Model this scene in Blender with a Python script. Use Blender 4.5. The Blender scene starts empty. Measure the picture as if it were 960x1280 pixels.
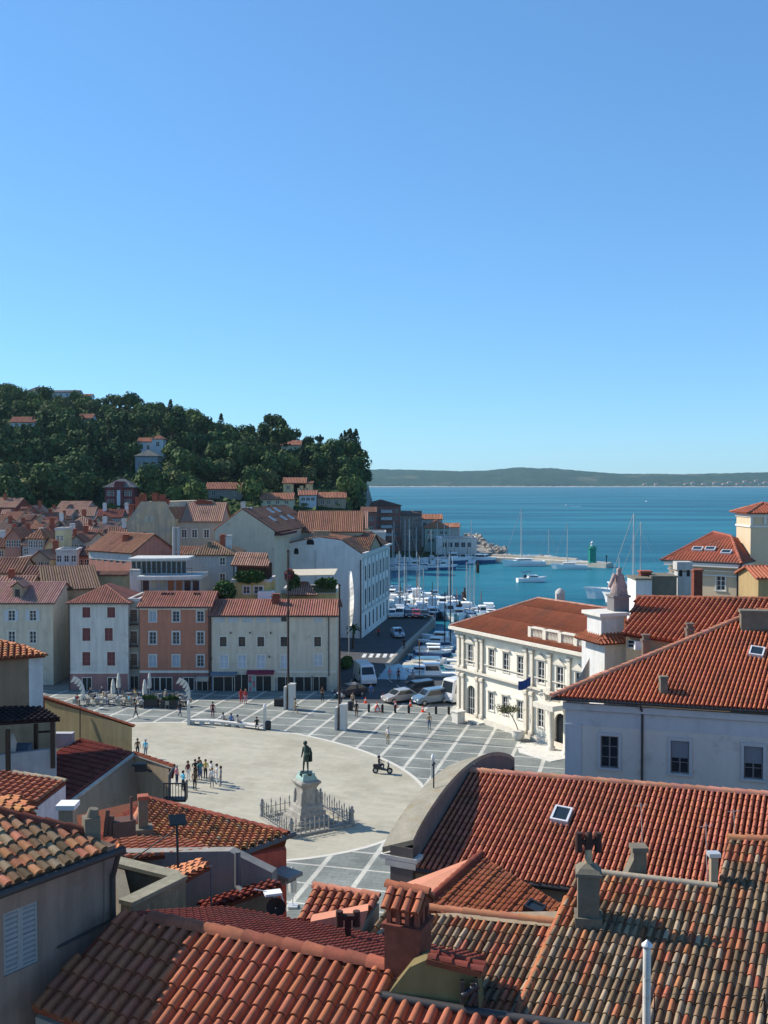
SKY_AIR, SKY_DUST, SKY_OZ, SKY_STR, EXPO = 1.0, 0, 6.0, .125, 0.42
SKY_TINT = (.88, 1.37, 1.76)
SKY_GAMMA = .70
SEA_SPEC, SEA_A, SEA_B = .28, (.004, .086, .135), (.017, .155, .205)
HAZE = 4.5e-5
import bpy, bmesh, math, random
import numpy as np
from mathutils import Vector as V, Matrix
R = random.Random(7)
S = bpy.context.scene
COL = S.collection
rad = math.radians
# ------------------------------------------------------------------ camera model
F, CX, CY, HOR = 1244.0, 480.0, 640.0, 603.0
TH = math.atan((CY - HOR) / F)
CAM = V((0, 0, 26))
FWD, UP = V((0, math.cos(TH), -math.sin(TH))), V((0, math.sin(TH), math.cos(TH)))
def ray(px, py): return FWD + V((1, 0, 0)) * ((px - CX) / F) + UP * ((CY - py) / F)
def at(px, py, D):
    r = ray(px, py); return CAM + r * (D / r.y)
def on_z(px, py, z=0.0):
    r = ray(px, py); return CAM + r * ((z - CAM.z) / r.z)
def on_plane(px, py, p0, n):
    r = ray(px, py); return CAM + r * ((p0 - CAM).dot(n) / r.dot(n))
def pln(a, b, c):
    a, b, c = [q if isinstance(q, V) else at(*q) for q in (a, b, c)]
    n = (b - a).cross(c - a).normalized()
    return a, (n if n.z > 0 else -n)
# ------------------------------------------------------------------ materials
MATS = {}
def _n(nt, t, **kw):
    n = nt.nodes.new(t)
    for k, v in kw.items(): setattr(n, k, v)
    return n
def mat(name, col=(.5, .5, .5), rough=.85, var=.12, scale=1.0, spec=.25, metal=0, tint=False, streak=0, stain=None,
        bump=0, bscale=30, stk=1.0, sss=0, coat=0, vec=(1, 1, 1)):
    if name in MATS: return MATS[name]
    m = bpy.data.materials.new(name); m.use_nodes = True
    nt = m.node_tree; b = nt.nodes['Principled BSDF']; L = nt.links.new
    b.inputs['Roughness'].default_value = rough; b.inputs['Metallic'].default_value = metal
    b.inputs['Specular IOR Level'].default_value = spec
    if coat: b.inputs['Coat Weight'].default_value = coat
    tc = _n(nt, 'ShaderNodeTexCoord')
    mp = _n(nt, 'ShaderNodeMapping'); mp.inputs['Scale'].default_value = vec
    L(tc.outputs['Object'], mp.inputs['Vector'])
    def noise(sc, det, v=None):
        q = _n(nt, 'ShaderNodeTexNoise'); q.inputs['Scale'].default_value = sc; q.inputs['Detail'].default_value = det
        q.inputs['Roughness'].default_value = .65
        L(v or mp.outputs[0], q.inputs['Vector']); return q.outputs['Fac']
    def rng(f, a, b_, lo=.25, hi=.75):
        q = _n(nt, 'ShaderNodeMapRange'); q.inputs['From Min'].default_value = lo; q.inputs['From Max'].default_value = hi
        q.inputs['To Min'].default_value = a; q.inputs['To Max'].default_value = b_
        L(f, q.inputs['Value']); return q.outputs[0]
    def mul(a, b_):
        q = _n(nt, 'ShaderNodeVectorMath', operation='MULTIPLY'); L(a, q.inputs[0]); L(b_, q.inputs[1]); return q.outputs[0]
    c = _n(nt, 'ShaderNodeRGB'); c.outputs[0].default_value = (*col, 1); cur = c.outputs[0]
    if tint:
        a = _n(nt, 'ShaderNodeAttribute', attribute_name='tint'); cur = mul(cur, a.outputs['Color'])
    if var:
        cur = mul(cur, rng(noise(scale, 4), 1 - var, 1 + var)); cur = mul(cur, rng(noise(scale * 9, 3), 1 - var * .6, 1 + var * .6))
    if streak:
        mp2 = _n(nt, 'ShaderNodeMapping'); mp2.inputs['Scale'].default_value = (1, 1, .09)
        L(tc.outputs['Object'], mp2.inputs['Vector'])
        cur = mul(cur, rng(noise(2.3, 5, mp2.outputs[0]), 1 - streak, 1 + streak * .5, .3, .62))
    if stain:
        sc, ss, lo, hi = stain
        mx = _n(nt, 'ShaderNodeMix', data_type='RGBA'); mx.inputs['B'].default_value = (*sc, 1)
        L(rng(noise(ss, 6), 0, stk, lo, hi), mx.inputs['Factor']); L(cur, mx.inputs['A']); cur = mx.outputs['Result']
    L(cur, b.inputs['Base Color'])
    if bump:
        bp = _n(nt, 'ShaderNodeBump'); bp.inputs['Strength'].default_value = bump; bp.inputs['Distance'].default_value = .05
        L(noise(bscale, 4), bp.inputs['Height']); L(bp.outputs[0], b.inputs['Normal'])
    MATS[name] = m
    return m
def plaster(name, col, **k):
    if name in MATS: return MATS[name]
    k = {**dict(rough=.92, var=.08, scale=.6, streak=.16, spec=.1, stain=((col[0] * .62, col[1] * .6, col[2] * .56), .8, .56, .78)), **k}
    return mat(name, col, **k)
TILE = mat('roof_tile_clay', (1, 1, 1), rough=.9, var=.20, scale=2.2, tint=True, spec=.06, stain=((.085, .062, .045), .45, .5, .72), stk=.5)
GLASS = mat('window_glass', (.018, .026, .034), rough=.08, var=0, spec=.5)
WHITE = mat('white_paint', (.74, .73, .70), rough=.6, var=.05)
STONE = mat('white_stone', (.62, .59, .52), rough=.85, var=.10, scale=1.2, streak=.10)
GREYSTONE = mat('grey_stone', (.165, .143, .105), rough=.9, var=.22, scale=2.5, stain=((.16, .15, .11), 3, .5, .7))
DARKMETAL = mat('dark_metal', (.035, .035, .04), rough=.5, var=.1, metal=.5)
GUTTER = mat('gutter_metal', (.05, .045, .045), rough=.5, var=.1)
BRICK = mat('red_brick', (.18, .055, .036), rough=.9, var=.3, scale=5)
DARKWOOD = mat('dark_wood', (.05, .03, .02), rough=.8)
# ------------------------------------------------------------------ mesh builder
class MB:
    def __init__(s): s.v, s.f, s.m, s.t, s.sm = [], [], [], [], []
    def add(s, vs, fs, mi=0, t=(1, 1, 1), sm=False):
        o = len(s.v); s.v.extend([tuple(q) for q in vs])
        for f in fs:
            s.f.append([o + i for i in f]); s.m.append(mi); s.t.append(t); s.sm.append(sm)
        return s
    def poly(s, pts, mi=0, t=(1, 1, 1)): return s.add(pts, [list(range(len(pts)))], mi, t)
    def obox(s, o, a, b, c, mi=0, t=(1, 1, 1)):      # origin corner and three edge vectors
        o, a, b, c = V(o), V(a), V(b), V(c)
        p = [o, o + a, o + a + b, o + b]; p += [q + c for q in p]
        fs = [(3, 2, 1, 0), (4, 5, 6, 7), (0, 1, 5, 4), (1, 2, 6, 5), (2, 3, 7, 6), (3, 0, 4, 7)]
        if a.cross(b).dot(c) < 0: fs = [f[::-1] for f in fs]
        return s.add(p, fs, mi, t)
    def box(s, c, size, rz=0, mi=0, t=(1, 1, 1)):
        ca, sa = math.cos(rz), math.sin(rz); c = V(c)
        a, b, d = V((ca, sa, 0)) * size[0], V((-sa, ca, 0)) * size[1], V((0, 0, size[2]))
        return s.obox(c - a / 2 - b / 2 - d / 2, a, b, d, mi, t)
    def ext(s, pts, vec, mi=0, t=(1, 1, 1), caps=True):     # polygon swept along vec
        pts = [V(p) for p in pts]; vec = V(vec); n = len(pts)
        nn = V((0, 0, 0))
        for i in range(n): nn += pts[i].cross(pts[(i + 1) % n])
        if nn.dot(vec) < 0: pts = pts[::-1]
        vs = pts + [p + vec for p in pts]
        fs = [[i, (i + 1) % n, n + (i + 1) % n, n + i] for i in range(n)]
        if caps: fs += [list(range(n))[::-1], [n + i for i in range(n)]]
        return s.add(vs, fs, mi, t)
    def tube(s, p0, p1, r0, r1=None, n=8, mi=0, t=(1, 1, 1), sm=True):
        p0, p1 = V(p0), V(p1); r1 = r0 if r1 is None else r1
        d = (p1 - p0).normalized(); a = d.orthogonal().normalized(); b = d.cross(a)
        vs = [p0 + (a * math.cos(k * 2 * math.pi / n) + b * math.sin(k * 2 * math.pi / n)) * r0 for k in range(n)]
        vs += [p1 + (a * math.cos(k * 2 * math.pi / n) + b * math.sin(k * 2 * math.pi / n)) * r1 for k in range(n)]
        s.add(vs, [[k, (k + 1) % n, n + (k + 1) % n, n + k] for k in range(n)], mi, t, sm)
        return s.add(vs, [list(range(n))[::-1], [n + k for k in range(n)]], mi, t)
    def path(s, pts, r, n=6, mi=0, t=(1, 1, 1)):
        for a, b in zip(pts[:-1], pts[1:]): s.tube(a, b, r, r, n, mi, t)
        return s
    def lathe(s, c, prof, n=12, mi=0, t=(1, 1, 1), sm=True, rz=0, sq=False):
        c = V(c); vs = []
        for r, z in prof:
            for k in range(n):
                a = rz + k * 2 * math.pi / n; vs.append(c + V((r * math.cos(a), r * math.sin(a), z)))
        fs = [[i * n + k, i * n + (k + 1) % n, (i + 1) * n + (k + 1) % n, (i + 1) * n + k] for i in range(len(prof) - 1) for k in range(n)]
        s.add(vs, fs, mi, t, sm)
        return s.add(vs, [list(range(n))[::-1], [(len(prof) - 1) * n + k for k in range(n)]], mi, t)
    def mesh(s, name, mats, off=None):
        me = bpy.data.meshes.new(name)
        vv = s.v if off is None else [(a - off[0], b - off[1], c - off[2]) for a, b, c in s.v]
        me.from_pydata(vv, [], s.f)
        for q in (mats if isinstance(mats, (list, tuple)) else [mats]): me.materials.append(q)
        me.polygons.foreach_set('material_index', s.m)
        me.polygons.foreach_set('use_smooth', s.sm)
        if any(q != (1, 1, 1) for q in s.t) or any(q and q.name == 'roof_tile_clay' for q in me.materials):
            at_ = me.attributes.new('tint', 'FLOAT_COLOR', 'FACE')
            at_.data.foreach_set('color', [w for q in s.t for w in (*q, 1)])
        me.update(); return me
    def build(s, name, mats, parent=None, kind=None):
        off = ROOTLOC.get(parent.name) if parent else None
        o = bpy.data.objects.new(name, s.mesh(name, mats, off)); COL.objects.link(o)
        if parent: o.parent = parent; ROOTLOC[o.name] = off
        if kind: o['kind'] = kind
        return o
ROOTLOC = {}
def tag(o, label, cat, group=None, kind=None):
    o['label'] = label; o['category'] = cat
    if group: o['group'] = group
    if kind: o['kind'] = kind
    return o
def thing(name, label, cat, loc=(0, 0, 0), rz=0, group=None):
    o = bpy.data.objects.new(name, None); COL.objects.link(o); o.empty_display_size = .3
    o.location = loc; o.rotation_euler = (0, 0, rz); ROOTLOC[o.name] = tuple(loc)
    return tag(o, label, cat, group)
def link(name, me, parent=None, loc=(0, 0, 0), rz=0):
    o = bpy.data.objects.new(name, me); COL.objects.link(o); o.parent = parent; o.location = loc; o.rotation_euler = (0, 0, rz); return o
def _cp(o, par):
    c = o.copy(); COL.objects.link(c); c.parent = par
    for ch in KIDS.get(o.name, []): _cp(ch, c)
    return c
KIDS = {}
def snap(root):                                   # remember a prototype's tree once, so that copying stays cheap
    KIDS.clear()
    st = [root]
    while st:
        q = st.pop(); KIDS[q.name] = list(q.children); st += KIDS[q.name]
def dup(root, loc, rz=0, label=None, group=None, sc=None):
    c = _cp(root, None); c.location = loc; c.rotation_euler = (0, 0, rz)
    if sc is not None: c.scale = (sc, sc, sc) if isinstance(sc, (int, float)) else sc
    if label: c['label'] = label
    if group: c['group'] = group
    return c
# ------------------------------------------------------------------ roof tiles
def mixc(a, b, k): return tuple(x + (y - x) * k for x, y in zip(a, b))
def tint_new(base=(.40, .135, .08), j=.14):
    def f():
        k = 1 + R.uniform(-j, j); return (base[0] * k, base[1] * k * R.uniform(.94, 1.08), base[2] * k * R.uniform(.92, 1.1))
    return f
TPOS = [0, 9]
def tint_old(frac=.55, red=(.36, .125, .07), top=0):
    greys = [(.225, .155, .095), (.28, .205, .13), (.165, .115, .07), (.245, .165, .095), (.32, .24, .16), (.20, .125, .075), (.25, .145, .088)]
    st = [False]
    def f():                                          # neighbours down a column tend to be of one age
        if R.random() < (.55 if TPOS[1] > top else .85): st[0] = R.random() < (frac if TPOS[1] > top else .25 * frac)
        if st[0]:
            k = R.uniform(.75, 1.25); return tuple(x * k for x in R.choice(greys))
        k = R.uniform(.7, 1.2); return (red[0] * k, red[1] * k * R.uniform(.9, 1.25), red[2] * k)
    return f
TN = tint_new()
def tiles(mb, poly, down, w=.22, course=.36, tf=TN, segs=5, lift=.025, slab=.1, pan=(.16, .05, .028), rr=.38, flat=1.0, one=False, mi=0, jit=0, pans=False):
    poly = [V(p) for p in poly]
    n = V((0, 0, 0))
    for i in range(len(poly)): n += (poly[i] - poly[0]).cross(poly[(i + 1) % len(poly)] - poly[0])
    n.normalize()
    if n.z < 0: n = -n
    v = V(down); v = (v - n * v.dot(n)).normalized(); u = n.cross(v); o = poly[0]
    if slab: mb.ext([p - n * slab for p in poly], n * slab, mi, pan)
    P = [((p - o).dot(u), (p - o).dot(v)) for p in poly]
    u0, u1 = min(p[0] for p in P), max(p[0] for p in P)
    nc = max(1, int(round((u1 - u0) / w))); w = (u1 - u0) / nc; r0 = w * rr
    ang = [math.pi * j / segs for j in range(segs + 1)]
    cs = [(-math.cos(a), math.sin(a) * flat) for a in ang]
    for i in range(nc):
        uc = u0 + w * (i + .5); xs = []
        for k in range(len(P)):
            (a0, b0), (a1, b1) = P[k], P[(k + 1) % len(P)]
            if (a0 <= uc) != (a1 <= uc): xs.append(b0 + (b1 - b0) * (uc - a0) / (a1 - a0))
        xs.sort()
        for a, b in zip(xs[::2], xs[1::2]):
            e = b + (R.uniform(-.02, .02) if jit else 0); cl = (b - a) + 1 if one else course
            while e - a > .05:
                s0 = max(a, e - cl); TPOS[:] = i, e - a; t = tf(); ju = R.uniform(-jit, jit); k2 = R.uniform(-jit, jit)
                if s0 == a and e - s0 < cl * .3 and not one: break
                vs = []
                for (vv, r, h) in ((s0, r0 * .88, 0.0), (e + .03, r0, lift + R.uniform(0, jit))):
                    for x, y in cs:
                        vs.append(o + u * (uc + x * r + (ju if vv == s0 else k2)) + v * vv + n * (y * r + h))
                q = segs + 1
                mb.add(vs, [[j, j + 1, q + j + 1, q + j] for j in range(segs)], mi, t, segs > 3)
                mb.add(vs[q:], [list(range(q))], mi, tuple(x * .5 for x in t))  # tile end painted at half tint for a shadow line
                if pans:
                    t2 = tuple(x * .8 for x in tf()); uu = uc + w / 2
                    if uu < u1: mb.add([o + u * (uu + sx * (w / 2 - r0 * .8)) + v * vv + n * hh for vv, hh in ((s0, .004), (e + .03, .004 + lift)) for sx in (-1, 1)] + [o + u * (uu + sx * (w / 2 - r0 * .8)) + v * (e + .03) + n * .001 for sx in (-1, 1)], [[0, 1, 3, 2], [2, 3, 5, 4]], mi, t2)
                e = s0
    return mb
def ridge(mb, p0, p1, r=.12, l=.42, tf=TN, mi=0, segs=6):
    p0, p1 = V(p0), V(p1); d = p1 - p0; L = d.length; d.normalize()
    a = d.cross(V((0, 0, 1))).normalized(); b = a.cross(d)
    n = max(1, int(L / l)); l = L / n
    for i in range(n):
        t = tf(); vs = []
        for k, (e, rr) in enumerate(((i * l - .03, r * 1.14), ((i + 1) * l + .02, r * .86))):
            for j in range(segs + 1):
                an = math.pi * j / segs; vs.append(p0 + d * e + a * (math.cos(an) * rr) + b * (math.sin(an) * rr * .9 - .02))
        q = segs + 1
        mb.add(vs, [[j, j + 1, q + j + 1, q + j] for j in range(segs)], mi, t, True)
        mb.add(vs[:q], [list(range(q))], mi, tuple(x * .5 for x in t)); mb.add(vs[q:], [list(range(q))[::-1]], mi, tuple(x * .5 for x in t))  # cap ends painted at half tint, a shadow line at each joint
    return mb
# ------------------------------------------------------------------ walls, windows, houses
Z = V((0, 0, 1))
def wall_open(mb, O, u, W, z0, z1, ops, dep=.2, mi=0):
    """vertical wall from O along u, with real openings (u0,u1,z0,z1) and reveals"""
    O, u = V(O), V(u); n = u.cross(Z)
    ops = [(max(.02, a), min(W - .02, b), max(z0 + .001, c), min(z1 - .02, d)) for a, b, c, d in ops]
    ops = [q for q in ops if q[1] - q[0] > .05 and q[3] - q[2] > .05]
    us = sorted({0, W, *[q[0] for q in ops], *[q[1] for q in ops]}); zs = sorted({z0, z1, *[q[2] for q in ops], *[q[3] for q in ops]})
    P = lambda a, z, y=0: V((O.x, O.y, 0)) + u * a - n * y + Z * z
    for a, b in zip(us[:-1], us[1:]):
        for c, d in zip(zs[:-1], zs[1:]):
            m1, m2 = (a + b) / 2, (c + d) / 2
            if not any(q[0] < m1 < q[1] and q[2] < m2 < q[3] for q in ops):
                mb.add([P(a, c), P(b, c), P(b, d), P(a, d)], [[0, 1, 2, 3]], mi)
    for a, b, c, d in ops:
        vs = [P(a, c), P(b, c), P(b, d), P(a, d), P(a, c, dep), P(b, c, dep), P(b, d, dep), P(a, d, dep)]
        mb.add(vs, [[0, 4, 5, 1], [1, 5, 6, 2], [2, 6, 7, 3], [3, 7, 4, 0]], mi)
    return mb
WC = {}
def win_meshes(w, h, st, m1, m2):
    k = (round(w, 2), round(h, 2), st, m1.name, m2.name)
    if k in WC: return WC[k]
    f, g, s = MB(), MB(), None
    fw = .13 if st != 'bare' else .04
    if st != 'bare':
        for a, b, c, d in ((-w / 2 - fw, w / 2 + fw, h, h + fw * 1.2), (-w / 2 - fw, -w / 2 + .0, 0, h), (w / 2, w / 2 + fw, 0, h)):
            f.obox((a, -.05, c), (b - a, 0, 0), (0, .045, 0), (0, 0, d - c))
        f.obox((-w / 2 - fw * 1.3, -.09, -.1), (w + fw * 2.6, 0, 0), (0, .085, 0), (0, 0, .1))
    if st == 'ped':
        f.ext([(-w / 2 - .3, -.22, h + .3), (w / 2 + .3, -.22, h + .3), (0, -.22, h + .85)], (0, .21, 0))
        f.obox((-w / 2 - .32, -.2, h + .18), (w + .64, 0, 0), (0, .19, 0), (0, 0, .117))
    if st == 'hood': f.obox((-w / 2 - .25, -.25, h + .2), (w + .5, 0, 0), (0, .24, 0), (0, 0, .13))
    b = .06                                          # sash
    for a, c, e, d in ((-w / 2, -w / 2 + b, 0, h), (w / 2 - b, w / 2, 0, h), (-w / 2 + b, w / 2 - b, 0, b), (-w / 2 + b, w / 2 - b, h - b, h), (-b * .6, b * .6, b, h - b)):
        f.obox((a, .08, e), (c - a, 0, 0), (0, .05, 0), (0, 0, d - e), 1)
    nb = 2 if h > 1.2 else 1
    for i in range(1, nb + 1):
        z = h * i / (nb + 1)
        for sx in (-1, 1): f.obox(((-w / 2 + b) if sx < 0 else b * .6, .085, z - .02), (w / 2 - b * 1.6, 0, 0), (0, .04, 0), (0, 0, .04), 1)
    g.add([(-w / 2, .14, 0), (w / 2, .14, 0), (w / 2, .14, h), (-w / 2, .14, h)], [[0, 1, 2, 3]])
    WC[k] = (f.mesh('window', [m1, m2]), g.mesh('pane', GLASS)); return WC[k]
SHC = {}
def shutter_mesh(w, h, m):
    k = (round(w, 2), round(h, 2), m.name)
    if k not in SHC:
        b = MB(); fr = .06
        for a, c, e, d in ((0, fr, 0, h), (w - fr, w, 0, h), (fr, w - fr, 0, fr), (fr, w - fr, h - fr, h), (fr, w - fr, h / 2 - .03, h / 2 + .03)):
            b.obox((a, 0, e), (c - a, 0, 0), (0, .045, 0), (0, 0, d - e))
        n = max(4, int(h / .11))
        for i in range(n):
            z = fr + (h - 2 * fr) * (i + .1) / n; b.obox((fr, .006, z), (w - 2 * fr, 0, 0), (0, .03, .03), (0, .006, (h - 2 * fr) / n * .55))
        SHC[k] = b.mesh('shutter', m)
    return SHC[k]
def window(par, O, u, uc, zb, w, h, st='plain', m1=None, m2=None, ms=None):
    """st: plain/bare/ped/hood + suffix  '+c' closed shutters  '+o' shutters folded open"""
    O, u = V(O), V(u); base, _, sh = st.partition('+'); rz = math.atan2(u.y, u.x)
    off = V(ROOTLOC[par.name]); loc = V((O.x, O.y, 0)) + u * uc + Z * zb - off
    fm, gm = win_meshes(w, h, base, m1 or STONE, m2 or WHITE)
    o = link('window', fm, par, loc, rz); link('pane', gm, o)
    n = u.cross(Z)
    if sh:
        me = shutter_mesh(w / 2, h, ms or WHITE)
        for sx in (-1, 1):
            a = (-w / 2 if sx < 0 else 0) if sh == 'c' else (-w - .03 if sx < 0 else w / 2 + .03)
            link('shutter', me, par, loc + u * a + (n * -.03 if sh == 'c' else n * .1), rz)
    return o
def fuz(O, u, px, py):
    """facade coordinates (along u, height) of a pixel on the vertical plane through O along u"""
    O, u = V(O), V(u); p = on_plane(px, py, V((O.x, O.y, 0)), u.cross(Z)); return (p - V((O.x, O.y, 0))).dot(u), p.z
def facade_windows(par, O, u, lst, **kw):
    """lst rows: (px centre, py top, py bottom, width m, style[, overrides]) -> openings + windows"""
    ops = []
    for q in lst:
        px, y0, y1, w, st = q[:5]; k = {**kw, **(q[5] if len(q) > 5 else {})}
        uc, zt = fuz(O, u, px, y0); _, zb = fuz(O, u, px, y1)
        ops.append((uc - w / 2, uc + w / 2, zb, zt)); window(par, O, u, uc, zb, w, zt - zb, st, **k)
    return ops
def chimney(par, base, w, d, h, m=None, rz=0, cap='slab', name='chimney'):
    b = MB(); b.box(V(base) + Z * (h / 2 - .2), (w, d, h + .4), rz); b.box(V(base) + Z * (h + .06), (w * 1.25, d * 1.25, .12), rz)
    if cap == 'pots':
        for s_ in (-1, 1): b.tube(V(base) + V((s_ * w * .25, 0, h + .1)), V(base) + V((s_ * w * .25, 0, h + .45)), .09, .07)
    else:
        b.box(V(base) + Z * (h + .22), (w * .8, d * .8, .2), rz); b.box(V(base) + Z * (h + .34), (w * 1.15, d * 1.15, .07), rz)
    return b.build(name, m or BRICK, par)
def gpoly(px_list, pl): return [on_plane(x, y, *pl) for x, y in px_list]
def house(name, label, px0, px1, D, y_eave, depth, roof='R', rise=2.2, wall=None, zb=0, lst=(), u=None, cat='house', tf=TN, w=.34, over=.35,
          segs=3, group=None, ops=(), one=True, front_only=False, wkw=None, course=.4, inset=None, doors=()):
    """a house whose camera-side facade spans px0..px1 at depth D; eaves at pixel row y_eave"""
    L = at(px0, y_eave, D); u = V(u or (1, 0, 0)).normalized(); n = u.cross(Z)
    if abs(u.y) < 1e-6: W = at(px1, y_eave, D).x - L.x
    else:
        q = on_plane(px1, y_eave, L, n); W = (q - L).dot(u)
    O = V((L.x, L.y, 0)); ze = L.z
    if isinstance(rise, str): rise = at(0, float(rise), D + (0 if roof == 'G' else depth / 2)).z - ze
    r = thing(name, label, cat, (L.x, L.y, zb), 0, group)
    m = wall or STONE
    ol = facade_windows(r, O, u, lst, **(wkw or {})) + list(ops)
    b = MB(); wall_open(b, O, u, W, zb, ze, ol)
    P = lambda a, y, z: O + u * a - n * y + Z * z
    for a, c in (((W, 0), (W, depth)), ((W, depth), (0, depth)), ((0, depth), (0, 0))):
        b.poly([P(*a, zb), P(*c, zb), P(*c, ze), P(*a, ze)])
    b.poly([P(0, 0, ze), P(W, 0, ze), P(W, depth, ze), P(0, depth, ze)])
    rb = MB(); o_ = over; kw_t = dict(one=one, pan=tuple(x * .7 for x in tf()))
    if roof == 'R':
        sl = rise / (depth / 2); e = ze - sl * o_ + .05
        A, B_, C, D_ = P(-o_, -o_, e), P(W + o_, -o_, e), P(W + o_, depth / 2, ze + rise + .05), P(-o_, depth / 2, ze + rise + .05)
        tiles(rb, [A, B_, C, D_], A - D_, w, course, tf, segs, **kw_t)
        E, G = P(-o_, depth + o_, e), P(W + o_, depth + o_, e)
        tiles(rb, [D_, C, G, E], E - D_, w, course, tf, segs, **kw_t); ridge(rb, D_, C, .13, .45, tf)
        for a in (0, W): b.poly([P(a, 0, ze), P(a, depth, ze), P(a, depth / 2, ze + rise)])
    elif roof == 'G':
        sl = rise / (W / 2); e = ze - sl * o_ + .05
        A, B_, C, D_ = P(-o_, -o_, e), P(W / 2, -o_, ze + rise + .05), P(W / 2, depth + o_, ze + rise + .05), P(-o_, depth + o_, e)
        tiles(rb, [A, B_, C, D_], A - B_, w, course, tf, segs, **kw_t)
        E, G = P(W + o_, -o_, e), P(W + o_, depth + o_, e)
        tiles(rb, [B_, E, G, C], E - B_, w, course, tf, segs, **kw_t); ridge(rb, B_, C, .13, .45, tf)
        for y in (0, depth): b.poly([P(0, y, ze), P(W, y, ze), P(W / 2, y, ze + rise)])
    elif roof == 'H':
        ins = inset if inset is not None else min(W, depth) / 2
        if W >= depth: a, c = P(ins, depth / 2, ze + rise), P(W - ins, depth / 2, ze + rise)
        else: a, c = P(W / 2, ins, ze + rise), P(W / 2, depth - ins, ze + rise)
        e = ze - .1
        A, B_, C, D_ = P(-o_, -o_, e), P(W + o_, -o_, e), P(W + o_, depth + o_, e), P(-o_, depth + o_, e)
        dn = lambda s_: V(s_) - Z * .01
        if W >= depth: fs = [([A, B_, c, a], n), ([B_, C, c], u), ([C, D_, a, c], -n), ([D_, A, a], -u)]
        else: fs = [([A, B_, a], n), ([B_, C, c, a], u), ([C, D_, c], -n), ([D_, A, a, c], -u)]
        for pts, dr in fs:
            pts = [p for i, p in enumerate(pts) if (p - pts[i - 1]).length > .05]
            nn = (pts[1] - pts[0]).cross(pts[2] - pts[0]).normalized(); nn = nn if nn.z > 0 else -nn
            tiles(rb, pts, V(dr) - Z * (V(dr).dot(nn) / nn.z) * -1 if False else V((dr[0], dr[1], -(dr[0] * nn.x + dr[1] * nn.y) / nn.z)), w, course, tf, segs, **kw_t)
        for p, q in ((A, a), (B_, a if W < depth else c), (C, c), (D_, c if W < depth else a), (a, c)):
            if (p - q).length > .3: ridge(rb, p, q, .12, .45, tf)
    elif roof == 'S':                                 # lean-to rising away from the camera
        A, B_, C, D_ = P(-o_, -o_, ze), P(W + o_, -o_, ze), P(W + o_, depth + .1, ze + rise), P(-o_, depth + .1, ze + rise)
        tiles(rb, [A, B_, C, D_], A - D_, w, course, tf, segs, **kw_t)
        b.poly([P(0, 0, ze), P(0, depth, ze), P(0, depth, ze + rise)]); b.poly([P(W, 0, ze), P(W, depth, ze), P(W, depth, ze + rise)]); b.poly([P(0, depth, ze), P(W, depth, ze), P(W, depth, ze + rise), P(0, depth, ze + rise)])
    else:
        for a, c, y, d in ((-.1, W + .1, -.1, .25), (-.1, W + .1, depth - .25, depth + .1), (-.1, .25, .25, depth - .25), (W - .25, W + .1, .25, depth - .25)):
            rb.obox(P(a, y, ze + .003), u * (c - a), -n * (d - y), Z * .4, 0, (.5, .48, .45))
    b.build('wall', m, r)
    rr_ = rb.build('roof', TILE, r)
    r_ = dict(root=r, O=O, u=u, n=n, W=W, ze=ze, zr=ze + rise, P=P, depth=depth, roof=rr_)
    return r_
# ================================================================== camera, sky, sun
cam = bpy.data.objects.new('camera', bpy.data.cameras.new('camera')); COL.objects.link(cam)
cam.location = CAM; cam.rotation_euler = (math.pi / 2 - TH, 0, 0)
cam.data.sensor_fit = 'VERTICAL'; cam.data.sensor_height = 36; cam.data.lens = 36 * F / 1280
cam.data.clip_start = .5; cam.data.clip_end = 30000; S.camera = cam
SUN_EL, SUN_AZ = rad(38), rad(180 - 22)               # direction towards the sun, angle from +X
sd = V((math.cos(SUN_EL) * math.cos(SUN_AZ), math.cos(SUN_EL) * math.sin(SUN_AZ), math.sin(SUN_EL)))
sun = bpy.data.objects.new('sun', bpy.data.lights.new('sun', 'SUN')); COL.objects.link(sun)
sun.data.energy = 5.0; sun.data.angle = rad(.5); sun.data.color = (1, .93, .82)
sun.rotation_euler = sd.to_track_quat('Z', 'Y').to_euler()
w = bpy.data.worlds.new('World'); S.world = w; w.use_nodes = True
nt = w.node_tree; sky = nt.nodes.new('ShaderNodeTexSky'); sky.sky_type = 'NISHITA'; sky.sun_disc = False
sky.sun_elevation = SUN_EL; sky.sun_rotation = math.pi / 2 - SUN_AZ
sky.air_density = SKY_AIR; sky.dust_density = SKY_DUST; sky.ozone_density = SKY_OZ; sky.altitude = 0
tn = nt.nodes.new('ShaderNodeVectorMath'); tn.operation = 'MULTIPLY'; tn.inputs[1].default_value = SKY_TINT
gm = nt.nodes.new('ShaderNodeGamma'); gm.inputs[1].default_value = SKY_GAMMA
nt.links.new(sky.outputs[0], gm.inputs[0]); nt.links.new(gm.outputs[0], tn.inputs[0]); nt.links.new(tn.outputs[0], nt.nodes['Background'].inputs[0]); nt.nodes['Background'].inputs[1].default_value = SKY_STR
S.view_settings.view_transform = 'Standard'; S.view_settings.look = 'None'; S.view_settings.exposure = EXPO; S.view_settings.gamma = 1
S.cycles.max_bounces = 5; S.cycles.diffuse_bounces = 2; S.cycles.glossy_bounces = 2; S.cycles.transparent_max_bounces = 6
S.cycles.use_denoising = True
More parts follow.
